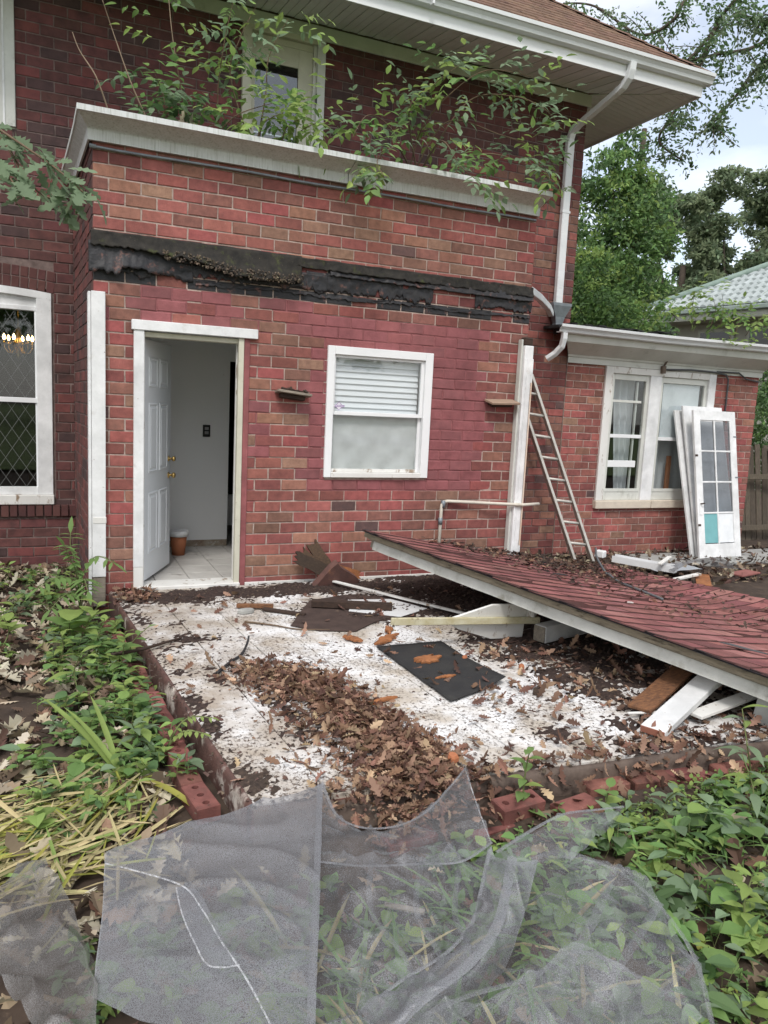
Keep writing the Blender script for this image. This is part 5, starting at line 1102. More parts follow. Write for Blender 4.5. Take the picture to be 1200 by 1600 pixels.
# things lying on the fallen roof
def on_slab_litter(q):
    r_ = q.random()
    if r_ < .75: t, s = abs(q.gauss(0, .45)), 1.6+q.gauss(1.0, .8)
    else: t, s = q.uniform(0, 2.5), q.uniform(1.0, 3.8)
    if s < .5 or s > SLN or t > 3: return None
    p = SP(t, s, .02); return (p.x, p.y, p.z)
tag(litter('roof_litter', 1500, on_slab_litter, [MULCH, DRY[2], DRY[0], PALE[1]], (5, 3, 1, .6), (.03, .08), seed=15, tilt=.4, curl=.3), 'dark leaf mould and twigs strewn along the back of the fallen roof', 'debris', kind='stuff')
def loose(name, label, cat, M, poly, h, m, bev=False):
    mb = MB(); mb.prism(poly, 0, h, M); o = mb.build(name, m, fix=True); return tag(o, label, cat)
def slab_frame(t, s, rz=0, h=.018):
    return basis(SP(t, s, h), E2.normalized(), -E1, SN) @ Matrix.Rotation(rz, 4, 'Z')
rag = lambda a, b, q, n=5, j=.01: [(-a+2*a*i/n, -b+q.uniform(-j, j)) for i in range(n+1)]+[(a-2*a*i/n, b+q.uniform(-j, j)) for i in range(n+1)]
loose('shingle_scrap', 'narrow dark shingle scrap lying across the middle of the fallen roof', 'shingle', slab_frame(1.02, 1.50, R(12)), rag(.13, .025, q), .006, TAR)
loose('shingle_scrap', 'small grey torn shingle near the low front corner of the fallen roof', 'shingle', slab_frame(3.02, .62, R(-28)), [(-.16, .03), (-.05, .06), (.16, -.03), (.17, -.05), (-.04, -.03)], .006, mat('grey_scrap', (.09, .09, .095)))
loose('shingle_scrap', 'long dark felt strip along the upper edge of the fallen roof', 'felt', slab_frame(.38, 2.35, R(4)), rag(.33, .03, q), .008, FELT)
loose('shingle_scrap', 'flat dark slate-coloured strip behind the fallen roof by the ladder', 'felt', slab_frame(.02, 2.75, R(8)), rag(.30, .045, q), .01, FELT)
loose('wood_chip', 'tiny pale wood chip on the red shingles', 'wood chip', slab_frame(1.95, 1.08, R(10)), rag(.045, .009, q), .008, PEEL)
mb = MB(); cpt = catmull([SP(.05, 3.55, .20), SP(.25, 3.3, .12), SP(.62, 2.95, .02), SP(.75, 2.75, .05), SP(1.0, 2.55, .02), SP(1.35, 2.35, .016), SP(1.65, 2.2, .016)], 6); mb.tube(cpt, .013, 8)
tag(mb.build('grey_cable', mat('flex_cable', (.13, .14, .15), (.09, .10, .11), rough=.5, bump=0), smooth=True), 'curved grey cable draped over the fallen shingle roof', 'cable')
# ---------------------------------------------------------------- debris on and round the patio
FLATF = [(1.33, -1.40), (1.70, -.72), (2.05, -.62), (2.58, -.80), (2.50, -1.25), (2.02, -1.45), (1.76, -1.66), (1.50, -1.58)]
mb = MB(); mb.prism(FLATF, .006, .012); tag(mb.build('felt_sheet', FELTB, fix=True), 'brown rotted felt sheet flat on the patio near the wall', 'roofing felt')
mb = MB(); mb.prism([(1.90, -1.14), (2.25, -1.40), (2.58, -1.22), (2.40, -.86), (2.02, -.80), (1.98, -.98)], .0135, .0165); tag(mb.build('white_board', mat('clean_white', (.72, .73, .74), (.62, .63, .64), dirt=(.3, .25, .2), dscale=22, damt=.2), fix=True), 'thin clean white board scrap lying on the brown felt', 'board')
# black roofing felt mat, one corner lifted
rows = []
for i in range(13):
    u = i/12; r_ = []
    for k in range(9):
        v = k/8; a = V((1.76, -2.06, 0)).lerp(V((1.79, -3.10, 0)), u); b = V((2.27, -2.06, 0)).lerp(V((2.27, -2.93, 0)), u); p = a.lerp(b, v)
        lift = .012+.075*max(0, (u+v-1.35))**1.5+.004*fbm(u*4, v*4, 3); r_.append((p.x+.008*fbm(v*6, u*7), p.y+.012*fbm(u*5, v*3, 7), lift))
    rows.append(r_)
mb = MB(); mb.grid(rows); o = mb.build('felt_mat', FELT, smooth=True, fix=True); o.modifiers.new('thick', 'SOLIDIFY').thickness = .006; tag(o, 'rectangular black roofing felt mat with a lifted corner on white tiles', 'roofing felt')
tag(beam('dark_plank', (1.645, -.94, .048), (2.262, -1.20, .045), .075, .055, DWOOD), 'short dark brown plank lying on the felt and white scrap', 'plank')
tag(beam('white_lath', (2.05, -.19, .05), (2.86, -1.66, .035), .035, .018, PEEL), 'long thin white lath reaching from the wall under the fallen roof', 'lath')
tag(beam('stained_lath', (1.80, -2.20, .235), (3.03, -2.185, .155), .028, .05, YWOOD), 'yellow stained lath resting level across the pale pointed board', 'lath')
mb = MB(); M = basis((0, -2.12, .03), (1, 0, 0), (0, -.25, .97), (0, -.97, -.25)); mb.prism([(2.22, .175), (2.36, .10), (2.65, -.005), (2.93, -.02), (2.905, .265), (2.605, .28)], -.010, .010, M)
tag(mb.build('pointed_board', PEEL, fix=True), 'pale board cut to a point standing under the fallen roof edge', 'board')
pst = empty('fallen_post', (3.2, -2.25, 0), 'short white square post lying under the fallen roof with its end showing', 'post')
M, L_ = along((2.985, -2.27, .078), (3.85, -2.05, .085)); MB().box(0, L_, -.055, .055, -.062, .062, M, .004).build('shaft', WHITE, pst); MB().box(-.012, -.0005, -.052, .052, -.058, .058, M, .003).build('end_grain', GWOOD, pst)
st = empty('broken_post_stub', (3.0, -2.1, .2), 'broken pale post end and red brown block wedged under the roof', 'post')
M, L_ = along((2.93, -2.17, .245), (3.2, -1.95, .27)); MB().box(0, .09, -.05, .05, -.075, .06, M, .012).build('pale_end', PEEL, st); MB().box(.09, L_, -.045, .045, -.1, .05, M, .006).build('brown_block', mat('redbrown_wood', (.14, .045, .03), (.08, .03, .02)), st)
tag(beam('support_block', (3.1, -2.0, .135), (3.7, -1.75, .16), .10, .035, DWOOD), 'dark timber offcut propping the slab above the fallen post', 'timber')
wb = empty('white_board', (2.9, -3.7, .06), 'thick white board sticking out from under the fallen roof', 'board')
M, L_ = along((2.60, -3.86, .045), (3.48, -3.46, .15)); MB().box(0, L_, -.068, .068, -.02, .02, M, .004).build('plank', WHITE, wb); MB().box(-.006, -.0005, -.066, .066, -.018, .018, M, .001).build('sawn_end', mat('sawn_end', (.30, .12, .08), (.22, .09, .06)), wb)
tag(beam('brown_board', (2.74, -3.60, .05), (3.45, -3.25, .125), .14, .02, RWOOD), 'bare brown board lying beside the thick white board', 'board')
tag(beam('thin_batten', (2.66, -3.60, .035), (2.98, -3.66, .03), .02, .012, PEEL), 'thin pale batten crossing under the brown board', 'batten')
for k, (a, b, lb) in enumerate([((2.98, -3.78, .055), (3.9, -3.62, .10), 'flat grey white slat just right of the white board'), ((3.05, -3.66, .10), (4.0, -3.3, .16), 'upper grey slat stacked under the roof edge at right')]): tag(beam('slat', a, b, .09, .02, PEEL), lb, 'slat')
mb = MB(); mb.box(-.09, .09, -.07, .07, -.10, .10, rotm((3.48, -3.86, .05), .1, .15, .5), .01); tag(mb.build('concrete_block', mat('pale_block', (.52, .52, .50), (.42, .42, .4)), fix=True), 'pale grey block propping the fallen roof at the right edge', 'block')
mb = MB(); mb.box(-.03, .03, -.03, .03, -.09, .09, rotm((3.36, -3.36, .24), .1, -.1, .3), .004); tag(mb.build('hanging_stub', PEEL), 'short broken white stub hanging below the slab above the brown board', 'wood stub')
# broken rotten timber against the wall
rt_ = empty('rotten_timber', (2.0, -.14, 0), 'splintered dark rotten timber with an orange broken end against the wall', 'timber')
def splinter(a, b, w0, w1, m, th=.02, seed=1):
    q = random.Random(seed); M, L_ = along(a, b, (0, -1, .15)); n = 9; poly = []
    for i in range(n+1): poly.append((L_*i/n, -(w0+(w1-w0)*i/n)/2+q.uniform(-.004, .004)))
    for i in range(5): poly.append((L_+q.uniform(-.05, .02), -w1/2+w1*(i+.5)/5))
    for i in range(n, -1, -1): poly.append((L_*i/n, (w0+(w1-w0)*i/n)/2+q.uniform(-.004, .004)))
    mb = MB(); mb.prism(poly, -th/2, th/2, M); return mb
splinter((2.06, -.16, .12), (1.735, -.13, .275), .13, .10, RWOOD, .03, 1).build('splinter', mat('dark_splinter', (.075, .05, .034), (.035, .025, .02), scale=14, bump=.5, stretch=(3, 3, 8)), rt_, fix=True)
splinter((2.07, -.13, .13), (1.90, -.10, .40), .13, .10, RWOOD, .03, 2).build('splinter', mat('brown_splinter', (.13, .08, .048), (.06, .04, .028), scale=14, bump=.5, stretch=(3, 3, 8)), rt_, fix=True)
splinter((2.05, -.15, .11), (1.80, -.115, .34), .07, .05, RWOOD, .03, 4).build('splinter', MT['brown_splinter'], rt_, fix=True)
mb = MB(); M = basis((2.0, -.18, 0), (1, 0, 0), (0, -.3, 1), (0, -1, -.3)); mb.prism([(-.10, .01), (.04, .20), (.10, .25), (.14, .20), (.30, .105), (.345, .06), (.30, 0), (.1, -.01)], -.02, .06, M); mb.build('broken_block', mat('plum_rot', (.15, .075, .062), (.09, .05, .045), scale=10, bump=.4, dirt=(.36, .17, .08), dscale=5, damt=.35), rt_, fix=True)
splinter((2.10, -.22, .175), (2.36, -.20, .085), .07, .07, OWOOD, .05, 3).build('orange_face', OWOOD, rt_, fix=True)
# smaller bits
def chunk(name, label, cat, p, s, m, rz=0, ry=0, n=9, seed=0, group=None):
    q = random.Random(seed+n); poly = [(math.cos(6.283*i/n)*s[0]*q.uniform(.75 if n < 20 else .35, 1.1), math.sin(6.283*i/n)*s[1]*q.uniform(.75 if n < 20 else .4, 1.1)) for i in range(n)]
    mb = MB(); M = rotm(p, 0, ry, rz); mb.prism(poly, 0, s[2]*.6, M); mb.add([M @ V((x*.8, y*.8, s[2])) for x, y in poly]+[M @ V((x, y, s[2]*.6)) for x, y in poly], [tuple(range(n))]+[(i, (i+1) % n, n+(i+1) % n, n+i) for i in range(n)])
    return tag(mb.build(name, m, fix=True), label, cat, group)
chunk('stone', 'flat grey stone beside the rotten stick near the door', 'stone', (1.09, -.96, .004), (.075, .035, .035), CONC, R(5))
tag(beam('rotten_stick', (1.05, -.80, .025), (1.33, -.90, .03), .045, .03, RWOOD), 'brown rotten stick lying behind the flat grey stone', 'stick')
tag(beam('black_stick', (1.24, -.92, .018), (1.52, -1.16, .016), .05, .02, DWOOD), 'charred black stick end between stone and brown felt', 'stick')
def twig(label, pts, r_, m):
    pts = catmull([V(p) for p in pts], 5); mb = MB(); mb.tube(pts, [r_*(1-.5*i/len(pts)) for i in range(len(pts))], 6); return tag(mb.build('twig', m, smooth=True), label, 'twig')
twig('curled dark strip standing up from the tiles left of the leaf heap', [(.60, -2.27, .012), (.72, -2.10, .015), (.82, -1.98, .02), (.885, -1.86, .05), (.905, -1.82, .09)], .012, TAR)
twig('long thin twig lying on the white tiles below the stone', [(1.02, -1.22, .01), (1.2, -1.36, .012), (1.35, -1.5, .01), (1.58, -1.58, .012)], .008, TWIG)
twig('dark root crossing the curb at the left of the patio', [(.02, -1.72, .0), (.2, -1.75, .03), (.36, -1.62, .02), (.5, -1.5, .01)], .014, DWOOD)
for (p, s, rz, lb) in [((1.66, -1.86, .014), (.05, .10, .02), .5, 'orange rotten wood shred at the left end of the black mat'), ((1.90, -1.93, .014), (.17, .055, .022), .6, 'large orange rotten wood flake lying above the black mat'), ((2.00, -1.72, .014), (.13, .035, .02), 1.1, 'narrow orange wood flake pointing to the white board'),
                       ((1.98, -2.42, .02), (.12, .075, .02), .3, 'round orange rot patch in the middle of the black mat'), ((1.40, -2.98, .008), (.12, .018, .02), .25, 'thin orange wood sliver left of the black mat on white tiles'), ((1.95, -2.75, .02), (.08, .02, .012), .1, 'small rust flake near the front of the black mat')]:
    chunk('wood_flake', lb, 'wood flake', p, s, OWOOD, rz, 0, 26, int(p[0]*100))
for (p, s, lb) in [((2.53, -2.72, .012), .03, 'orange brick bit on the soil right of the black mat'), ((2.25, -2.45, .012), .026, 'small orange brick bit near the pointed board'), ((1.42, -3.80, .03), .04, 'bright orange brick chip beside the leaf heap')]: chunk('brick_chip', lb, 'brick chip', p, (s, s*.7, s*.8), TERRA, s*30, 0, 7, int(s*1000))
chunk('dark_clod', 'dark round clod of soil on the right white tiles', 'clod', (2.37, -3.13, .004), (.03, .028, .035), SOIL, 0, 0, 8, 3)
# ---------------------------------------------------------------- loose edging bricks with core holes
def cored_body(mb, L_, W_, H_, M):
    """brick with three real core holes"""
    a, b, c = L_/2, W_/2, .005; ring = [(-1, -1), (0, -1), (1, -1), (1, 0), (1, 1), (0, 1), (-1, 1), (-1, 0)]; xs_ = [-a+c, -a/3, a/3, a-c]
    for k in range(3):
        x0, x1 = xs_[k], xs_[k+1]; cx = (x0+x1)/2; hw = (x1-x0)/2
        out = [(cx+u*hw, v*(b-c), H_) for u, v in ring]; an = [math.atan2(v, u) for u, v in ring]
        inn = [(cx+.017*math.cos(t), .017*math.sin(t), H_) for t in an]; low = [(x, y, H_-.045) for x, y, z in inn]
        mb.add([M @ V(p) for p in out+inn+low], [(i, (i+1) % 8, 8+(i+1) % 8, 8+i) for i in range(8)]+[(8+i, 8+(i+1) % 8, 16+(i+1) % 8, 16+i) for i in range(8)]+[tuple(range(16, 24))])
    t = [(-a+c, -b+c, H_), (a-c, -b+c, H_), (a-c, b-c, H_), (-a+c, b-c, H_)]; m_ = [(-a, -b, H_-c), (a, -b, H_-c), (a, b, H_-c), (-a, b, H_-c)]; d_ = [(x, y, 0) for x, y, z in m_]
    mb.add([M @ V(p) for p in t+m_+d_], [(4+i, 4+(i+1) % 4, (i+1) % 4, i) for i in range(4)]+[(8+i, 8+(i+1) % 4, 4+(i+1) % 4, 4+i) for i in range(4)]+[(11, 10, 9, 8)]); return mb
def border_brick(p, rz, rx=0, label='', group='', holes=True, tint=BORDER, L_=.232, W_=.105, H_=.075):
    M = rotm(p, rx, 0, rz); mb = MB()
    if holes: cored_body(mb, L_, W_, H_, M)
    else: mb.box(-L_/2, L_/2, -W_/2, W_/2, 0, H_, M, .006)
    tag(mb.build('edging_brick', tint), label, 'brick', group)
ORD = ['nearest', 'second', 'third', 'fourth', 'fifth', 'sixth', 'seventh', 'eighth', 'ninth', 'tenth', 'eleventh', 'twelfth', 'farthest']
q = random.Random(31); DSTR = V((.08, -.997, 0))
lab = 'cored red edging brick laid along the left side of the patio'
for i in range(13):
    y = -.62-i*.245; x = .085-.052*y-.03*(1 if i < 3 else 0)
    border_brick((x+q.uniform(-.008, .008), y, -.165+q.uniform(-.006, .008)+(.012 if i > 9 else 0)), R(90+4)+q.gauss(0, .03), q.gauss(0, .03), '%s cored brick, counted from the front, edging the left side of the patio' % ORD[12-i], 'bricks edging the left side of the patio', True)
for i, (x, y, rz, z, lb) in enumerate([(1.60, -4.10, .10, -.115, 'red brick beside the leafy weed at the patio front'), (1.43, -4.13, .12, -.19, 'half buried brick under the torn screen tip at the patio front'), (1.88, -4.16, .16, -.15, 'tilted red brick just right of the weed at the patio front'),
        (2.15, -4.04, -.06, -.15, 'first brick of the straight front row, left end'), (2.41, -4.06, -.10, -.15, 'second brick of the straight front row'), (2.63, -4.085, -.12, -.155, 'third brick of the straight front row'), (2.92, -4.12, -.12, -.15, 'fourth brick of the front row beside the tall weed'), (3.18, -4.15, -.12, -.15, 'fifth brick of the front row at the right edge'), (1.05, -4.12, .05, -.17, 'brick showing through the screen below the leaf heap')]):
    border_brick((x, y, z), rz, R(q.uniform(-3, 5)), lb, 'bricks along the patio front', i in (0,), BORDER)
# ---------------------------------------------------------------- right yard: ladder, doors, step, scraps
lad = empty('ladder', (6.25, 1.4, -.3), 'weathered metal ladder leaning on the brick wall behind the porch post', 'ladder')
LA, LB = V((6.40, 1.36, -.26)), V((5.53, 1.865, 2.20)); off = V((-.285, .035, .03)); ld = (LB-LA).normalized()
nrm_ = ld.cross(off).normalized()
for nm, o_ in (('rail', V()), ('rail', off)):
    M = basis(LA+o_, ld, off.normalized(), nrm_); L_ = (LB-LA).length; mb = MB(); mb.box(0, L_, -.021, .021, -.036, .036, M, .004); mb.build(nm, ALU, lad)
for k in range(8):
    p = LA+ld*(.24+k*.305); mb = MB(); mb.tube([p-off.normalized()*.02, p+off+off.normalized()*.02], .019, 8); rg = mb.build('rung', ALU, lad, smooth=True)
    mb = MB(); mb.tube([p-off.normalized()*.0245, p-off.normalized()*.013], .012, 8); mb.build('rung_plug', BLACK, rg)
st_ = empty('concrete_step', (8.4, 1.2, -.3), 'low grey concrete step under the leaning doors', 'step'); MB().box(7.25, 10.3, .85, 1.62, -.42, -.245, None, .012).build('slab', CONC, st_)
def lean_door(label, bl, br, tl, th, glazed, mat_=WHITE, cat='door'):
    e = empty('leaning_door', bl, label, cat); bl, br, tl = V(bl), V(br), V(tl); ax = (br-bl).normalized(); az = (tl-bl); az = (az-ax*az.dot(ax)).normalized(); ay = az.cross(ax); M = basis(bl, ax, ay, az); W_ = (br-bl).length; H_ = (tl-bl).length
    if not glazed:
        MB().box(0, W_, 0, th, 0, H_, M, .004).build('leaf', mat_, e)
        for z0, z1 in ((.15, .95), (1.10, H_-.15)): MB().box(.11, W_-.11, -.004, -.0005, z0, z1, M, .002).build('panel', mat_, e)
        return e, M, W_, H_
    st = .125; MB().box(0, st, 0, th, 0, H_, M, .004).build('stile', mat_, e); MB().box(W_-st, W_, 0, th, 0, H_, M, .004).build('stile', mat_, e); MB().box(st+.0005, W_-st-.0005, .001, th-.001, 0, .20, M, .004).build('rail', mat_, e); MB().box(st+.0005, W_-st-.0005, .001, th-.001, H_-.14, H_, M, .004).build('rail', mat_, e)
    mid = W_/2-.01; MB().box(mid-.014, mid+.014, .004, th-.004, .2005, H_-.1405, M, .005).build('muntin', mat_, e); hh = (H_-.34)/4
    for k in range(1, 4):
        for a, b in ((st, mid-.0145), (mid+.0145, W_-st)): MB().box(a+.0005, b, .005, th-.005, .20+k*hh-.013, .20+k*hh+.013, M, .005).build('muntin', mat_, e)
    for k in range(4):
        for c, (a, b) in enumerate(((st, mid-.0145), (mid+.0145, W_-st))):
            g_ = G_GREY if not (k == 0) else (TEAL if c == 0 else FOG); MB().box(a, b, .016, .019, .20+k*hh+.0135, .20+(k+1)*hh-.0135, M).build('pane', g_, e)
    for z in (.46, 1.46): MB().box(-.004, .05, -.004, -.0005, z, z+.03, M, .001).build('hinge_scar', DWOOD, e)
    for z in (1.15, 1.75): MB().box(W_-.06, W_+.004, -.004, -.0005, z, z+.02, M, .001).build('hinge_scar', GALV, e)
    MB().box(.035, .075, -.008, -.0005, .62, .86, M, .002).build('lock_plate', mat_, e); mb = MB(); mb.tube([M @ V((.055, 0, .78)), M @ V((.055, -.035, .78)), M @ V((.09, -.05, .785))], .010, 7); mb.build('handle', DWOOD, e)
    return e
lean_door('flat white door hindmost of the three, leaning on the wing window', (8.12, 1.30, -.245), (8.80, 1.36, -.245), (7.93, 1.845, 1.83), .035, False)
lean_door('white panel door in the middle of the leaning stack', (8.17, 1.24, -.245), (8.98, 1.28, -.245), (8.02, 1.775, 1.90), .035, False)
lean_door('white glazed door with eight panes, foremost of the leaning stack', (8.13, 1.155, -.245), (8.97, 1.18, -.245), (8.05, 1.545, 1.845), .04, True)
gp_ = empty('gutter_length', (6.5, .4, -.2), 'broken length of white gutter lying behind the fallen roof', 'gutter')
M, L_ = along((6.20, .72, -.09), (6.56, .02, -.10)); mb = MB(); prf = [(-.05, .05), (-.05, -.03), (.05, -.03), (.05, .06), (.044, .06), (.044, -.024), (-.044, -.024), (-.044, .05)]; mb.add([M @ V((x, a, b)) for x in (0, L_) for a, b in prf], [(i, (i+1) % 8, 8+(i+1) % 8, 8+i) for i in range(8)]); mb.build('channel', VINYL, gp_, fix=True); MB().box(-.02, .10, -.055, .055, -.035, .055, M @ Matrix.Translation((-.25, .08, .01)), .01).build('end_box', VINYL, gp_)
tag(beam('white_stick', (6.05, -.48, -.07), (6.55, -.35, -.06), .05, .025, PEEL), 'short white stick lying at the right end of the fallen roof', 'stick')
tag(beam('white_stick', (6.32, .05, -.02), (6.62, .20, .03), .05, .02, PEEL), 'pale broken slat tip beside the small screen scrap', 'slat')
tag(beam('orange_board', (6.35, -.62, -.12), (6.75, -.2, -.11), .16, .02, OWOOD), 'orange bare board under the small screen scrap', 'board')
tag(beam('red_shingle_piece', (7.55, .02, -.20), (7.95, .10, -.19), .20, .02, SHING[0]), 'loose red shingle lying on the soil before the concrete step', 'shingle')
rows = [[(6.45+.60*u+.10*v, -.05-.55*u*.9+.35*v-.1*math.sin(u*3), -.10+.24*math.sin(min(1, u*1.25)*2.6)*(1-v*.55)+.02*fbm(u*5, v*5)) for u in [i/14 for i in range(15)]] for v in [k/8 for k in range(9)]]
mb = MB(); mb.grid(rows); tag(mb.build('screen_scrap', SCREEN_D, smooth=True), 'small crumpled grey screen scrap at the right end of the fallen roof', 'screen')
rows = [[(6.6+.75*u, .35+.35*v, -.19+.02*fbm(u*4, v*4)) for u in [i/10 for i in range(11)]] for v in [k/5 for k in range(6)]]
mb = MB(); mb.grid(rows); tag(mb.build('grey_sheet', mat('grey_sheet', (.40, .43, .47), (.33, .36, .39), rough=.4), smooth=True), 'flat pale grey sheet on the soil before the leaning doors', 'sheet')
def rl_s(q):
    x, y = q.uniform(4.7, 10.2), q.uniform(-.2, 1.85)
    return (x, y, ground_z(x, y)+.015+q.random()*.03)
tag(litter('yard_litter', 1300, rl_s, PALE+[DRY[2], MULCH], (1.2, 3, 3, .6, 3, 4), (.06, .14), seed=25, tilt=.5), 'leaf litter over the soil along the brick wing', 'leaves', kind='stuff')
# ---------------------------------------------------------------- leaf litter, straw and green cover on the ground
def gl_s(q):
    x = q.uniform(-1.6, .16); y = q.uniform(-4.3, 1.85)
    if x > .05-.05*y-.02 and y > -3.9: return None
    if fbm(x*1.3, y*1.3, 9) < -.20 and q.random() < .7: return None
    return (x, y, ground_z(x, y)+.012+q.random()*.035)
tag(litter('leaf_litter', 2800, gl_s, PALE+[DRY[2], DRY[1]], (3, 3, 1.8, 1.8, 1.6, 1), (.06, .17), seed=41, tilt=.45, curl=.35), 'pale and brown dead leaf litter on the soil left of the patio', 'leaves', kind='stuff')
def gr_s(q):
    x, y = q.uniform(-.9, 4.2), q.uniform(-6.0, -4.12)
    return (x, y, ground_z(x, y)+.01+q.random()*.02)
tag(litter('front_litter', 900, gr_s, PALE+[DRY[0], DRY[2]], (1, 3, 3, .5, 3, 3), (.06, .13), seed=43, tilt=.4), 'dead leaves on the soil in front of the patio', 'leaves', kind='stuff')
mb = MB(); q = random.Random(7)
for i in range(560):                                                   # straw: cut lily blades
    x, y = q.gauss(-.40, .26), q.gauss(-3.60, .20)
    if x > .14: continue
    a = q.gauss(.5, .7)+(3.14 if q.random() < .3 else 0); d = V((math.cos(a), math.sin(a), q.gauss(0, .10))); L = q.uniform(.14, .38)
    leaf(mb, V((x, y, ground_z(x, y)+.02+q.random()*.07))-d*L*.5, d, V((q.gauss(0, .4), q.gauss(0, .4), 1)), L, P_STRAP, .4, q.gauss(0, .12), q.choices((0, 1, 2), (6, 1.4, .8))[0])
tag(mb.build('cut_straw', [STRAW, LEAF_Y, LEAF_L]), 'pile of cut yellow straw-like lily blades at the lower left', 'straw', kind='stuff')
# green ground cover: stems with small oval leaves
def cover(name, n, samp, label, sz, seed, mats, wts, hgt=(.03, .14), per=(3, 7)):
    q = random.Random(seed); mb = MB()
    for i in range(n):
        s = samp(q)
        if not s: continue
        x, y, f = s; z = ground_z(x, y); h = q.uniform(*hgt)*f; top = V((x+q.gauss(0, .03), y+q.gauss(0, .03), z+h)); b = V((x, y, z-.01)); s_ = V((.0018, 0, 0))
        mb.add([b-s_, b+s_, top+s_, top-s_], [(0, 1, 2, 3)], len(mats)-1); m = q.choices(range(len(mats)-1), wts)[0]
        k = q.randint(*per); a0 = q.uniform(0, 6.28)
        for j in range(k):
            a = a0+j*2.4+q.gauss(0, .3); u = .45+.55*(j+1)/k; d = V((math.cos(a), math.sin(a), q.uniform(-.15, .5))); L = q.uniform(*sz)*f
            leaf(mb, b.lerp(top, u), d, V((-d.x*.3+q.gauss(0, .2), -d.y*.3+q.gauss(0, .2), 1)), L, q.choices((P_OVAL, P_ROUND, P_LANCE), (5, 2, 3))[0], q.uniform(.1, .5), -q.uniform(.0, .35), m if q.random() < .8 else q.randrange(len(mats)-1))
    return tag(mb.build(name, mats+[]), label, 'ground cover', kind='stuff')
def c_right(q):
    x, y = q.uniform(1.25, 4.0), q.uniform(-5.9, -4.20); ed = min(1, (-4.17-y)/.25)
    if x < 1.95 and y < -4.5 and q.random() < .45: return None
    if x < 1.75 and y > -4.4 and q.random() < .6: return None
    if fbm(x*2.2, y*2.2, 5) < -.16 and q.random() < .85: return None
    return x, y, .45+.55*ed*q.uniform(.8, 1.25)
cover('ground_cover', 620, c_right, 'thick green leafy ground cover at the lower right', (.06, .13), 51, [LEAF, LEAF_L, LEAF_D, LEAF_B, STEM], (4, 3, 1.6, 3), (.05, .19), (3, 6))
cover('small_cover', 900, c_right, 'small pale creeping leaves among the ground cover at right', (.022, .055), 52, [LEAF_L, LEAF, LEAF_Y, LEAF_B, STEM], (4, 4, .35, 2), (.02, .12), (4, 9))
def c_left(q):
    r_ = q.random()
    if r_ < .62: y = q.uniform(-3.35, -.45); x = .10-.05*y-q.random()**1.4*.52
    elif r_ < .8: x, y = q.uniform(-1.2, -.1), q.uniform(-.3, 1.5)
    elif r_ < .9: x, y = q.uniform(-.45, .12), q.uniform(-3.7, -2.9)
    else: x, y = q.uniform(-1.3, -.2), q.uniform(-3.2, 0)
    if x > .10-.05*y: return None
    return x, y, q.uniform(.6, 1.3)
cover('ground_cover', 520, c_left, 'green seedlings and low leaves along the left of the patio', (.04, .095), 53, [LEAF, LEAF_L, LEAF_D, LEAF_B, STEM], (4, 4, 2, 1), (.03, .17))
def c_front(q):
    x, y = q.uniform(-.3, 1.9), q.uniform(-5.7, -4.25)
    return x, y, q.uniform(.5, 1.0)
cover('ground_cover', 420, c_front, 'green growth under the grey screens in the foreground', (.04, .10), 55, [LEAF, LEAF_L, LEAF_D, LEAF_B, STEM], (4, 3, 2, 2), (.02, .10))
mb = MB(); q = random.Random(77)
for i in range(420):                                                   # tiny moss-like leaves before the brick row
    x, y = q.uniform(2.0, 3.1), q.gauss(-4.26, .05); leaf(mb, V((x, y, ground_z(x, y)+q.uniform(.01, .06))), rdir(q, .2), V((0, 0, 1)), q.uniform(.012, .026), P_ROUND, .2, 0, 0)
for i in range(300):
    x, y = q.uniform(1.6, 3.8), q.uniform(-5.6, -4.35); a = q.uniform(0, 6.28); d = V((math.cos(a)*.8, math.sin(a)*.8, q.uniform(.3, 1.2))); leaf(mb, V((x, y, ground_z(x, y))), d, V((-d.x, -d.y, .6)), q.uniform(.12, .32), P_STRAP, .5, -q.uniform(.1, .6), 1)
for i in range(260):
    x, y = q.uniform(0.3, 1.4), q.uniform(-5.5, -4.5); a = q.uniform(0, 6.28); d = V((math.cos(a)*.8, math.sin(a)*.8, q.uniform(.2, .6))); leaf(mb, V((x, y, ground_z(x, y))), d, V((-d.x, -d.y, .6)), q.uniform(.16, .4), P_STRAP, .5, -q.uniform(.1, .4), q.choice((1, 2, 1)))
tag(mb.build('grass', [LEAF_L, LEAF, STRAW]), 'thin grass blades and moss between the ground cover', 'grass', kind='stuff')

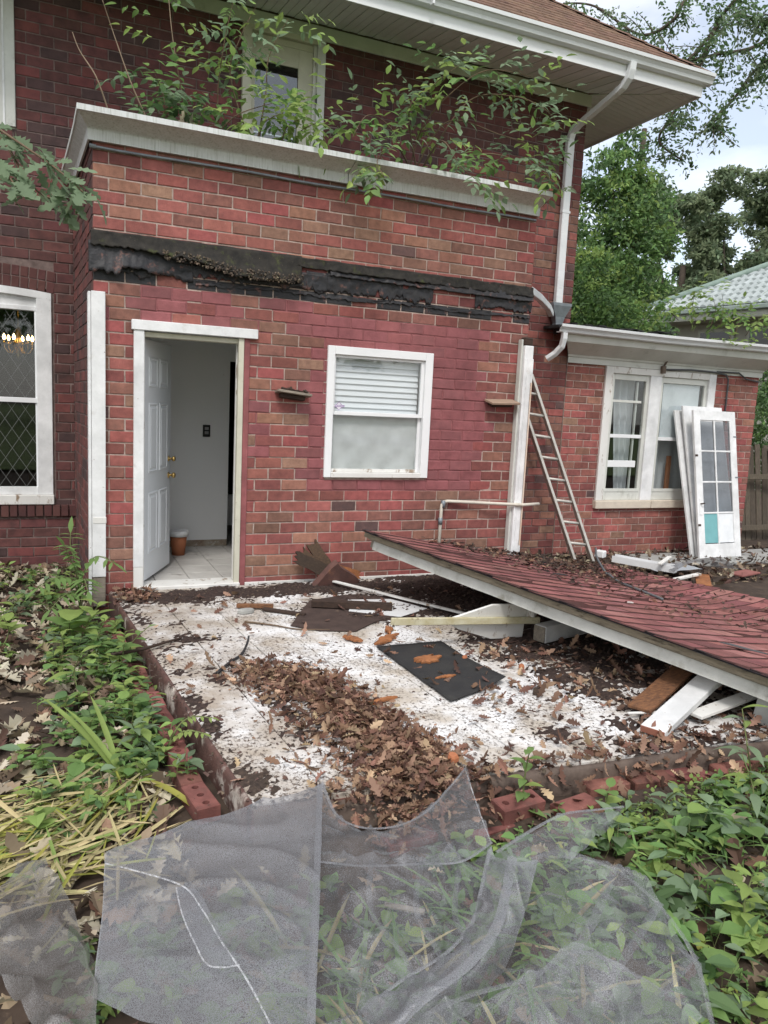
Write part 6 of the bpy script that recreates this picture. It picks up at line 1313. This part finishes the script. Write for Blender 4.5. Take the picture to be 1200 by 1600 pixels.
# ---------------------------------------------------------------- single plants (each leaf a part)
_leafm = {}
def leaf_obj(par, base, d, nrm, L, prof_, m, fold=.25, curl=-.2):
    mb = MB(); leaf(mb, V(base), V(d), V(nrm), L, prof_, fold, curl, 0); mb.build('leaf', m, par, smooth=True)
def fine(prof_, n=9):
    out = []
    for i in range(n+1):
        t = i/n
        for (t0, w0), (t1, w1) in zip(prof_, prof_[1:]):
            if t0 <= t <= t1 or t == t0: u = (t-t0)/(t1-t0); u = u*u*(3-2*u)*.5+u*.5; w = w0+(w1-w0)*u; break
        out.append((t, w))
    return out
F_OVAL, F_LANCE, F_ROUND = fine(P_OVAL), fine(P_LANCE), fine(P_ROUND)
def weed(name, label, base, top, nleaf, L, prof_, m, seed, bend=.05, droop=-.3, start=.25, group=None, cat='plant', pairs=False):
    q = random.Random(seed); base, top = V(base), V(top); e = empty(name, base, label, cat, group); mid = base.lerp(top, .5)+V((q.gauss(0, bend), q.gauss(0, bend), 0))
    pts = catmull([base, mid, top], 6); mb = MB(); mb.tube(pts, [.0055*(1-.6*i/len(pts)) for i in range(len(pts))], 6); mb.build('stem', STEM, e, smooth=True)
    a = q.uniform(0, 6.28)
    for i in range(nleaf):
        u = start+(1-start)*(i/(nleaf-1) if nleaf > 1 else 1); p = pts[min(len(pts)-1, int(u*(len(pts)-1)))]; a += 3.14 if pairs and i % 2 else (2.4 if not pairs else 1.57)
        el = .15+.75*u; d = V((math.cos(a), math.sin(a), el*q.uniform(.5, 1.1)-.1)); l_ = L*(1.1-.45*u)*q.uniform(.8, 1.15)
        leaf_obj(e, p, d, V((-d.x*.4, -d.y*.4, 1)), l_, prof_, m if q.random() < .8 else LEAF_L, q.uniform(.1, .35), droop*q.uniform(.5, 1.3))
    return e
weed('leafy_weed', 'upright green weed growing through the front bricks near the torn screen', (1.62, -4.13, -.16), (1.60, -4.16, .22), 14, .115, F_OVAL, LEAF, 3, .02, -.35, .12, None, 'weed', True)
weed('leafy_weed', 'tall broad-leaved weed at the right edge before the fallen roof', (2.96, -4.22, -.16), (2.86, -4.18, .27), 8, .19, F_LANCE, LEAF_B, 5, .03, -.45, .2, None, 'weed')
weed('leafy_weed', 'big dark-leaved weed in the ground cover left of the tall weed', (2.62, -4.45, -.16), (2.60, -4.42, .18), 8, .20, F_LANCE, LEAF_B, 6, .03, -.5, .3, None, 'weed')
weed('leafy_weed', 'weed with large pale blue-green leaves beside the screen flap', (2.22, -4.42, -.16), (2.24, -4.42, .06), 9, .12, F_OVAL, LEAF_B, 8, .03, -.3, .3, None, 'weed')
weed('leafy_weed', 'bright yellow-green weed low at the right edge of the picture', (1.98, -5.05, -.16), (2.0, -5.02, .08), 12, .12, F_OVAL, LEAF_L, 9, .03, -.3, .2, None, 'weed')
weed('leafy_weed', 'round leaved sprig by the brick at the tip of the screen flap', (2.0, -4.22, -.13), (2.0, -4.24, .02), 4, .09, F_ROUND, LEAF, 10, .01, -.2, .5, None, 'weed')
weed('leafy_weed', 'broad-leaved plant in front of the corner board foot', (-.06, -1.02, -.15), (-.02, -1.05, .16), 10, .22, F_OVAL, LEAF_L, 12, .04, -.35, .3, None, 'plant')
weed('leafy_weed', 'large round wrinkled leaves below the feathery sapling', (-.20, -1.0, -.13), (-.22, -1.02, .05), 4, .30, F_ROUND, LEAF, 13, .03, -.25, .6, None, 'plant')
weed('leafy_weed', 'round-leaved plant at the far left edge', (-.66, -1.0, -.13), (-.64, -1.02, .10), 5, .17, F_ROUND, LEAF_L, 14, .03, -.2, .5, None, 'plant')
weed('leafy_weed', 'bushy oval-leaved plant leaning over the patio curb', (.06, -1.75, -.15), (.10, -1.80, .17), 16, .15, F_OVAL, LEAF, 15, .05, -.35, .15, None, 'plant')
weed('leafy_weed', 'dark pointed leaves standing left of the bushy curb plant', (-.18, -2.0, -.15), (-.17, -2.05, .14), 7, .21, F_LANCE, LEAF_D, 16, .05, -.35, .3, None, 'plant')
weed('leafy_weed', 'oval-leaved sprig overhanging the white curb edge', (.22, -1.55, -.12), (.26, -1.62, .14), 8, .12, F_OVAL, LEAF, 17, .05, -.3, .25, None, 'plant')
weed('leafy_weed', 'low plant of long leaves around the lily blades', (.02, -2.95, -.15), (.03, -3.0, .06), 12, .16, F_LANCE, LEAF_B, 18, .05, -.3, .2, None, 'plant')
for i, (x, y, h, L_, pr_, m_, lb) in enumerate([(-.02, -1.38, .30, .17, F_OVAL, LEAF, 'tall oval-leaved weed just behind the bushy curb plant'), (-.30, -1.42, .24, .16, F_LANCE, LEAF_L, 'lance-leaved weed left of the tall curb weed'), (.02, -2.35, .20, .13, F_OVAL, LEAF_L, 'light green weed halfway along the left edging bricks'), (-.10, -2.62, .18, .12, F_ROUND, LEAF, 'small round-leaved weed left of the middle edging bricks'),
        (.12, -2.75, .16, .11, F_OVAL, LEAF, 'oval-leaved sprout hanging over the near edging bricks'), (-.55, -.2, .22, .15, F_OVAL, LEAF_B, 'bluish weed in the litter below the leaded window'), (-.85, .6, .2, .16, F_ROUND, LEAF, 'broad weed near the house wall at far left'), (-.30, .35, .25, .14, F_OVAL, LEAF, 'weed growing at the foot of the recessed brick corner')]):
    weed('leafy_weed', lb, (x, y, -.15), (x+.02, y-.03, -.15+h), 12, L_, pr_, m_, 30+i, .05, -.35, .15, None, 'weed')
def fronds(name, label, base, stems, mt, cat='sapling', lf=.085, prof_=F_LANCE, npair=7, wood=STEM):
    """pinnate fronds on arching stalks; each stem = (points of its path)"""
    e = empty(name, base, label, cat); q = random.Random(len(label))
    for st in stems:
        pts = catmull([V(p) for p in st], 7); mb = MB(); n = len(pts); mb.tube(pts, [.005*(1-.75*i/n)+.0012 for i in range(n)], 6); s_ = mb.build('stalk', wood, e, smooth=True)
        for i in range(npair):
            u = .30+.68*i/(npair-1); k = min(n-2, int(u*(n-1))); p = pts[k]; t = (pts[k+1]-pts[k]).normalized(); side = t.cross(V((0, 0, 1))).normalized(); L = lf*(1.15-.55*abs(u-.45)*1.4)
            for sg in (1, -1):
                d = side*sg+t*.35+V((0, 0, -.15)); mb = MB(); leaf(mb, p, d, V((0, 0, 1)), L*q.uniform(.85, 1.1), prof_, .2, -.25, 0); mb.build('leaflet', mt, s_, smooth=True)
        mb = MB(); leaf(mb, pts[-1], (pts[-1]-pts[-2]), V((0, 0, 1)), lf, prof_, .2, -.2, 0); mb.build('leaflet', mt, s_, smooth=True)
    return e
fronds('feathery_sapling', 'feathery green sapling beside the foot of the left corner board', (-.12, -.40, -.13),
       [[(-.12, -.4, -.13), (-.15, -.42, .25), (-.20, -.45, .40), (-.24, -.50, .50)], [(-.12, -.4, -.13), (-.11, -.42, .22), (-.01, -.46, .40), (.12, -.55, .36)], [(-.12, -.4, -.13), (-.16, -.45, .18), (-.28, -.52, .26), (-.42, -.60, .20)], [(-.12, -.4, -.13), (-.10, -.45, .15), (-.10, -.62, .26), (-.08, -.78, .20)], [(-.12, -.4, -.13), (-.14, -.5, .10), (-.24, -.62, .14), (-.34, -.72, .06)], [(-.12, -.4, -.13), (-.14, -.42, .3), (-.19, -.40, .46), (-.19, -.38, .58)]], LEAF, lf=.145)
fronds('fern_sprig', 'pale fern-like sprig lying over the edging bricks', (.20, -3.02, -.08), [[(.20, -3.02, -.08), (.26, -3.0, .02), (.33, -3.0, .06), (.42, -3.02, .05)], [(.20, -3.02, -.08), (.25, -3.06, 0), (.30, -3.10, .03), (.36, -3.13, .02)]], LEAF_L, 'plant', .05, F_OVAL, 6)
lily = empty('lily_clump', (-.03, -3.22, -.14), 'clump of long bright green lily blades left of the edging bricks', 'plant')
q = random.Random(4)
for d, L, m, cu in [((-.32, .30, .42), .62, LEAF_L, -.10), ((-.12, .28, .42), .48, LEAF_L, -.08), ((-.42, .15, .30), .52, LEAF, -.25), ((.30, -.42, .24), .60, LEAF_Y, -.34), ((-.45, -.05, .18), .45, LEAF, -.2), ((-.1, -.35, .28), .40, LEAF_L, -.3), ((.2, .2, .2), .32, LEAF, -.3), ((-.5, -.25, .12), .50, LEAF, -.1), ((-.25, .22, .45), .50, LEAF_L, -.12)]:
    leaf_obj(lily, (-.03+q.gauss(0, .012), -3.22+q.gauss(0, .012), -.14), d, (-d[0], -d[1], .8), L, fine([(0, .022), (.2, .030), (.55, .031), (.85, .02), (1, .0)], 14), m, .8, cu*1.5)

# ---------------------------------------------------------------- saplings on the flat roofs
def sapling(name, label, base, paths, mats, wts, per, lf, seed, cat='sapling', spread=.09, rad=.008, prof_=P_OVAL, cl=3, u0=.2):
    q = random.Random(seed); e = empty(name, base, label, cat); fol = MB()
    for path in paths:
        pts = catmull([V(p) for p in path], 8); n = len(pts); mb = MB(); mb.tube(pts, [rad*(1-.75*i/n) for i in range(n)], 5); mb.build('branch', TWIG, e, smooth=True)
        for k in range(per):
            u = u0+(1-u0)*q.random()**.8; p = pts[min(n-1, int(u*n))]; sp = V((q.gauss(0, spread), q.gauss(0, spread), q.gauss(0, spread*.7)+spread*.2)); c = p+sp
            # a sprig: short stalk with leaflets on both sides
            dr = (sp.normalized()+V((0, 0, q.uniform(-.5, .3)))).normalized(); sl = lf*2.6; m = q.choices(range(len(mats)), wts)[0]; s_ = dr.cross(V((0, 0, 1)))
            s_ = s_.normalized() if s_.length > .01 else V((1, 0, 0))
            for j in range(cl):
                b = c+dr*sl*(j/cl)
                for sg in (1, -1):
                    L = lf*q.uniform(.75, 1.2); leaf(fol, b, s_*sg+dr*.6+V((0, 0, q.uniform(-.45, .1))), V((q.gauss(0, .5), q.gauss(-.45, .5), 1)), L, prof_, q.uniform(.05, .4), -q.uniform(0, .4), m)
            leaf(fol, c+dr*sl, dr+V((0, 0, -.2)), V((0, 0, 1)), lf*1.1, prof_, .2, -.2, m)
    fol.build('foliage', mats, e); return e
b0 = BRA['s1']
sapling('roof_sapling', 'tall thin compound-leaved sapling growing from the flat roof before the upper door', (2.0, .85, 3.8), [b0[0], b0[3], b0[4], b0[5], b0[6]], [LEAF, LEAF_L, LEAF_B, LEAF_D], (3, 4, 4, .2), 13, .10, 61, spread=.12, u0=.12)
sapling('roof_sapling', 'low leafy sapling at the left end of the flat roof', (.95, .7, 3.8), [b0[8], [(a, b, c-.25) for a, b, c in b0[8]], b0[0][:2]], [LEAF, LEAF_B, LEAF_D], (3, 3, 2), 16, .10, 62, spread=.10)
sapling('roof_sapling', 'bright green bush at the base of the upper door', (2.3, .5, 3.8), [b0[7], [(x-.12, y, z+.02) for x, y, z in b0[7]], [(x-.3, y+.1, z+.05) for x, y, z in b0[7]]], [LEAF_L, LEAF], (4, 2), 11, .105, 63, spread=.10)
bt = empty('bare_twigs', (.9, .6, 3.8), 'bare pale vine twigs rising at the left of the flat roof', 'vine')
for path in (b0[1], b0[2], b0[0]):
    pts = catmull([V(p) for p in path], 8); mb = MB(); mb.tube(pts, [.007*(1-.6*i/len(pts)) for i in range(len(pts))], 5); mb.build('twig', mat('pale_twig', (.32, .24, .17), (.22, .16, .11)), bt, smooth=True)
dq = MB(); q = random.Random(3)
for i in range(26): leaf(dq, V((.86+q.gauss(0, .09), .3+q.gauss(0, .1), 3.88+q.uniform(0, .10))), rdir(q, .3), rdir(q, 1), q.uniform(.08, .14), P_OAKS, .4, q.gauss(0, .5), q.choice((0, 3)))
tag(dq.build('dead_leaves', PALE), 'tuft of bleached dead leaves caught on the flat roof', 'leaves', kind='stuff')
sapling('arching_shrub', 'arching leafy shrub spilling over the right half of the cornice', (3.1, .9, 3.8), BRA['s2'], [LEAF, LEAF_B, LEAF_L, LEAF_D], (2, 5, 3, .2), 19, .10, 64, 'shrub', .08, .009)
sapling('roof_weeds', 'weeds sprouting from the wing gutter against the neighbouring roof', (8.8, 1.6, 2.85), BRA['s3'], [LEAF_L, LEAF], (4, 2), 10, .10, 65, 'weeds', .07, .006)
# ---------------------------------------------------------------- oak: near branch at the left
ok = empty('oak_branch_tree', (-3.6, -2.2, -.2), 'lobed green oak leaves hanging in at the left edge', 'tree')
mb = MB(); mb.tube([(-3.6, -2.2, -.4), (-3.5, -2.25, 1.5), (-3.3, -2.4, 3.2), (-3.4, -2.2, 6)], [.22, .18, .15, .09], 10); mb.build('trunk', BARK, ok, smooth=True)
mb = MB(); mb.tube(catmull([V((-3.32, -2.4, 3.0)), V((-2.2, -2.6, 3.3)), V((-1.3, -2.8, 3.1)), V(OAKB[0][0])], 5), [.06-.0028*i for i in range(16)], 7); mb.build('limb', BARK, ok, smooth=True)
q = random.Random(19)
for path in OAKB:
    pts = catmull([V(p) for p in path], 6); n = len(pts); mb = MB(); mb.tube(pts, [.007*(1-.6*i/n) for i in range(n)], 5); mb.build('twig', TWIG, ok, smooth=True)
    for i in range(3, n, 1):
        for r_ in range(2):
            d = V((q.gauss(.25, .5), q.gauss(-.1, .45), q.gauss(-.35, .4))); leaf_obj(ok, pts[i]+V((q.gauss(0, .02), q.gauss(0, .02), q.gauss(0, .02))), d, V((q.gauss(0, .5), -.5+q.gauss(0, .4), .8)), q.uniform(.085, .135), P_OAK, OAK if q.random() < .7 else LEAF_B, q.uniform(.0, .25), -q.uniform(0, .3))
# ---------------------------------------------------------------- crumpled window screens in the foreground
def crum(p, fq, amp, seed):
    w_ = V((p.x+.05*noise.noise(V((p.x*6, p.y*6, seed))), p.y+.05*noise.noise(V((p.x*6, p.y*6, seed+9))), seed*.37))
    d1 = noise.voronoi(w_*(fq*.55))[0]; d2 = noise.voronoi(w_*(fq*1.35)+V((3, 1, 0)))[0]
    return amp*(2.4*(min(.5, d1[1]-d1[0])-.2)+.5*(min(.5, d2[1]-d2[0])-.2)) + amp*3.0*((1-abs(noise.noise(V((p.x*fq*.9+p.y*2, p.y*fq*.7, seed+3)))))**4-.3)
def sheet(name, key, m, par, nu=14, nv=14, amp=.006, fq=9, seed=0):
    g_ = patch(SCR[key], nu, nv); rows = []
    for i, r_ in enumerate(g_):
        rows.append([p+V((0, 0, amp*fbm(p.x*fq, p.y*fq, seed)+amp*.35*noise.noise(V((p.x*fq*3.3, p.y*fq*3.3, seed)))+crum(p, fq, amp, seed))) for p in r_])
    mb = MB(); mb.grid(rows); return mb.build(name, m, par, smooth=True, fix=False)
def ribbon(name, pts, w, m, par):
    pts = catmull([V(p) for p in pts], 7); a, b = [], []; q = random.Random(len(pts))
    for i, p in enumerate(pts):
        t = (pts[min(i+1, len(pts)-1)]-pts[max(i-1, 0)]).normalized(); s = t.cross(V((0, 0, 1))).normalized(); ww = w*q.uniform(.9, 1.1); a.append(p+s*ww); b.append(p-s*ww)
    mb = MB(); mb.grid([a, [(x+y)/2+V((0, 0, .004)) for x, y in zip(a, b)], b]); return mb.build(name, m, par, smooth=True)
sa = empty('folded_screen', (.1, -4.4, -.1), 'stiff grey window screen panel with a folded flap in the left foreground', 'screen')
sheet('panel', 'A', SCREEN_D, sa, 24, 24, .009, 4, 1); sheet('flap', 'A2', MT['doubled_screen'], sa, 8, 6, .003, 9, 2)
ribbon('hem', HEMS['hem1'], .0026, HEM, sa); ribbon('hem', HEMS['hem2'], .0022, HEM, sa); ribbon('seam_band', HEMS['seam'], .011, SCREEN_D, sa)
sb = empty('torn_screen', (1.2, -4.6, -.1), 'large torn translucent grey screen crumpled across the front of the picture', 'screen')
sheet('middle_sheet', 'B', SCREEN, sb, 22, 26, .020, 7, 3); sheet('torn_tip', 'C', SCREEN, sb, 22, 26, .012, 9, 4); sheet('pleat', 'D', SCREEN_D, sb, 22, 18, .012, 11, 5); sheet('right_lobe', 'E', SCREEN, sb, 24, 28, .024, 5, 6); sheet('cross_fold', 'E2', SCREEN, sb, 20, 20, .016, 7, 7); sheet('upper_flap', 'F', MT['fine_screen'], sb, 10, 8, .010, 9, 8)
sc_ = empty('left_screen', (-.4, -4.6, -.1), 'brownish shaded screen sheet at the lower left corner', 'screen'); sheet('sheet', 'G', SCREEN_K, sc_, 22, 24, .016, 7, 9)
def torn_edge(par, pts, w, mt):
    ribbon('frayed_edge', pts, w, mt, par)
torn_edge(sb, [r[-1] for r in SCR['C']], .002, HEM)
torn_edge(sa, [r[0] for r in SCR['A']], .0018, HEM)
up_ = lambda P, h=.006: [(x, y, z+h) for x, y, z in P]
ribbon('folded_edge', up_(SCR['E'][0]), .007, SCREEN, sb); ribbon('folded_edge', up_(SCR['E2'][0]), .008, SCREEN, sb); ribbon('folded_edge', up_([r[0] for r in SCR['D']]), .006, SCREEN_D, sb); ribbon('folded_edge', up_([r[1] for r in SCR['D']], .012), .014, SCREEN_D, sb); ribbon('folded_edge', up_(SCR['F'][0]), .007, SCREEN_D, sb); ribbon('folded_edge', up_(SCR['C'][2], .004), .006, SCREEN_D, sb); ribbon('folded_edge', up_(SCR['C'][0]), .006, SCREEN_D, sb)
for k_, (r0, c0) in enumerate(((0, 1), (0, 2), (0, 3))):
    ribbon('pleat_line', up_([SCR['B'][r][c0+(1 if r > 1 else 0)] for r in range(4)], .012), .009, SCREEN, sb); ribbon('pleat_line', up_([SCR['E'][r][c0+1] for r in range(4)], .014), .012, SCREEN, sb)
mb = MB(); mb.box(-.075, .075, -.013, .013, -.005, .005, rotm((.84, -4.52, -.12), 0, .05, -.55), .002); tag(mb.build('wood_sliver', GWOOD), 'pale wood sliver under the translucent screen', 'wood chip')

# ---------------------------------------------------------------- trees
def tree(name, label, base, trunk, limbs, clumps, mats, wts, leaves, lf, seed, bark=BARK, group=None, flat=.75):
    """clumps: (x, y, z, radius). Leaves lie in shells of many small sub-clumps so that gaps stay open"""
    q = random.Random(seed); e = empty(name, base, label, 'tree', group)
    mb = MB(); mb.tube(catmull([V(p) for p in trunk[0]], 5), [trunk[1]*(1-.7*i/(len(trunk[0])*5-4)) for i in range(len(trunk[0])*5-4)], 9); mb.build('trunk', bark, e, smooth=True)
    for lm, r_ in limbs:
        pts = catmull([V(p) for p in lm], 5); mb = MB(); mb.tube(pts, [r_*(1-.8*i/len(pts)) for i in range(len(pts))], 6); mb.build('limb', bark, e, smooth=True)
    cr = MB(); tot = sum(c[3]**2 for c in clumps)
    for cx, cy, cz, r_ in clumps:
        n = int(leaves*r_*r_/tot); per = 26
        for s in range(max(1, n//per)):
            d = rdir(q, .15); rr = r_*(.45+.55*q.random()**.5); sc = V((cx, cy, cz))+V((d.x*rr, d.y*rr, d.z*rr*flat)); sr = r_*q.uniform(.10, .22); m = q.choices(range(len(mats)), wts)[0]
            for k in range(per):
                o = V((q.gauss(0, sr), q.gauss(0, sr), q.gauss(0, sr*.55))); L = lf*q.uniform(.6, 1.3)
                leaf(cr, sc+o, V((q.gauss(0, 1), q.gauss(0, 1), q.gauss(-.35, .8))), V((q.gauss(0, 1), q.gauss(-.55, .9), q.gauss(.7, .7))), L, P_QUAD, .15, 0, m)
    cr.build('crown', mats, e); return e
q = random.Random(88)
# feathery tree just behind the house corner
cl = [(x-.35, y, z, r_*.92) for x, y, z, r_ in [(13.3+q.gauss(0, .25), 9.2, 9.0, .35), (13.2, 9.1, 8.4, .5), (13.35, 9.2, 7.8, .75), (13.0, 9.1, 7.2, .9), (13.8, 9.1, 7.2, .7), (12.6, 9.2, 7.5, .8), (12.5, 9.1, 6.6, 1.0), (13.4, 9.0, 6.5, 1.1), (14.3, 9.2, 6.6, .9), (12.9, 9.0, 5.7, 1.2), (13.7, 9.0, 5.8, .9), (14.8, 9.4, 5.9, .9), (12.6, 9.0, 4.8, 1.2), (13.2, 8.8, 4.7, 1.1), (14.9, 9.2, 5.0, 1.0), (13.2, 9.0, 3.6, 1.4), (14.6, 9, 3.8, 1.2), (12.2, 9.4, 3.8, 1.2), (12.0, 9.4, 5.4, 1.0)] if x < 13.9]
tree('feathery_tree', 'tall feathery green tree standing behind the house corner', (13.3, 9.2, -.3), ([(13.3, 9.2, -.4), (13.2, 9.2, 4), (13.3, 9.2, 8.8)], .18), [([(13.25, 9.2, 4), (12.6, 9.1, 6), (12.4, 9.1, 7.4)], .06), ([(13.25, 9.2, 4.5), (14.0, 9.1, 6), (14.4, 9.2, 6.8)], .06)], cl, [LEAF, LEAF_L, LEAF_D], (4, 1.4, 4), 26000, .13, 71, flat=.9)
def far_oak(label, x, y, h, w, seed, n=34000):
    q = random.Random(seed); c = []
    for i in range(34): a = q.uniform(0, 6.28); r_ = w*q.random()**.6; zz = h*(.40+.56*q.random()); c.append((x+math.cos(a)*r_, y+math.sin(a)*r_*.7, zz, q.uniform(.13, .26)*w))
    c.append((x, y, h*.95, .28*w)); lim = [([(x, y, h*.3), (x+q.gauss(0, .2)*w, y, h*.45), (cx, cy, cz)], .11) for cx, cy, cz, r_ in c[:9]]
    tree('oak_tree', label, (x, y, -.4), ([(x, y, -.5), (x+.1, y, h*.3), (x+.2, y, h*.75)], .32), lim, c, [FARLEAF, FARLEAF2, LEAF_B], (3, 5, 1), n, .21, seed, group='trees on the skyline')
far_oak('open-crowned oak right of the feathery tree on the skyline', 23.4, 18.2, 10.6, 2.9, 81); far_oak('large rounded oak beyond the green tiled roof', 27.2, 18.0, 12.0, 3.3, 82); far_oak('tallest skyline oak at the right edge', 31.5, 17.2, 13.6, 3.6, 83, 15000)
far_oak('low dark tree behind the neighbouring roof corner', 21.0, 17.5, 6.6, 2.6, 84); far_oak('broad oak filling the gap low behind the tiled roof', 26.0, 23.0, 8.0, 4.5, 85)
# dark shrubs between wing and neighbour
tree('dark_shrub_tree', 'dark leafy tree between the brick wing and the fence', (12.4, 4.4, -.4), ([(12.4, 4.4, -.5), (12.4, 4.4, 1.2), (12.5, 4.5, 2.4)], .09), [], [(12.0, 4.2, 1.9, .7), (12.6, 4.5, 2.6, .7), (12.3, 4.3, 1.2, .7), (11.6, 4.6, 2.5, .6), (13.2, 4.7, 1.8, .8), (12.0, 4.8, .6, .7), (13.0, 4.2, .7, .7)], [LEAF_D, LEAF], (4, 2), 9000, .10, 72)
tree('dark_shrub_tree', 'leafy tree mass seen just above the wing roof behind the feathery tree', (10.8, 8.0, -.4), ([(10.8, 8, -.5), (10.8, 8, 2), (10.9, 8, 4.2)], .12), [], [(10.6, 8, 4.2, .9), (11.4, 7.8, 3.9, .9), (10.2, 8.1, 3.3, 1.0), (11.2, 7.7, 3.0, 1.0), (10.9, 8, 5.0, .7)], [LEAF_D, LEAF, LEAF_L], (3, 3, 1), 15000, .11, 73)
# overhanging branches at the top right, from a tree standing right of the picture
ov = empty('overhanging_tree', (16.5, 1.0, -.4), 'dark branches with hanging leaf sprays reaching in at the top right', 'tree')
mb = MB(); mb.tube(catmull([V((16.5, 1.0, -.5)), V((16.3, 1.0, 4)), V((15.6, 1.1, 8)), V((15.5, 1.2, 12))], 5), [.34-.016*i for i in range(16)], 10); mb.build('trunk', BARK, ov, smooth=True)
fol = MB(); q = random.Random(17)
for bi, path in enumerate(TBR):
    pts = catmull([V(p) for p in path], 8); n = len(pts); mb = MB(); mb.tube(pts, [.032*(1-.8*i/n)+.006 for i in range(n)], 6); lm = mb.build('limb', BARK, ov, smooth=True)
    if bi in (0, 5): mb = MB(); mb.tube([V((15.65, 1.1, 7.8)), V(path[0]).lerp(V((15.65, 1.1, 7.8)), .4)+V((0, 0, .4)), V(path[0])], [.11, .08, .055], 6); mb.build('limb', BARK, ov, smooth=True)
    for k in range(44):
        u = .22+.78*q.random(); p = pts[min(n-1, int(u*n))]; d = V((q.gauss(0, .8), q.gauss(0, .8), q.gauss(-.25, .55))).normalized(); Ls = q.uniform(.25, .7); tip = p+d*Ls+V((0, 0, -.20*Ls)); m = q.choices((0, 1, 2), (5, 3, 1.5))[0]
        if k % 2 == 0: mb.v, mb.f, mb.m = [], [], []; 
        for j in range(26):
            v = (j+1)/26; c = p.lerp(tip, v)+V((q.gauss(0, .05), q.gauss(0, .05), q.gauss(0, .04)-.05*v)); leaf(fol, c, V((q.gauss(0, .7), q.gauss(0, .7), q.gauss(-.4, .4)))+d*.5, V((q.gauss(0, 1), q.gauss(-.4, 1), q.gauss(.4, .8))), q.uniform(.05, .10), P_OVAL, .2, -.1, m)
        if k % 3 == 0: tw = MB(); tw.tube([p, p.lerp(tip, .5)+V((0, 0, .03)), tip], [.010, .007, .003], 4); tw.build('twig', BARK, lm)
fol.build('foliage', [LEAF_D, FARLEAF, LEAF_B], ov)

# trees behind the viewer: they stand in the window reflections
def back_tree(label, x, y, h, w, seed):
    q = random.Random(seed); c = []
    for i in range(16): a = q.uniform(0, 6.28); r_ = w*q.random()**.6; c.append((x+math.cos(a)*r_, y+math.sin(a)*r_, h*(.35+.6*q.random()), q.uniform(.2, .32)*w*1.2))
    tree('yard_tree', label, (x, y, -.4), ([(x, y, -.5), (x+.2, y, h*.4), (x, y, h*.85)], .35), [], c, [LEAF_D, LEAF], (3, 2), 7000, .42, seed, group='trees behind the viewer')
back_tree('broad tree behind the viewer to the left, outside the picture', -12, -32, 11, 5.0, 91); back_tree('tall tree directly behind the viewer, outside the picture', 0, -36, 13, 6, 92); back_tree('tree behind the viewer to the right, outside the picture', 13, -32, 12, 5.5, 93); back_tree('far left yard tree behind the viewer, outside the picture', -26, -24, 12, 6, 94)
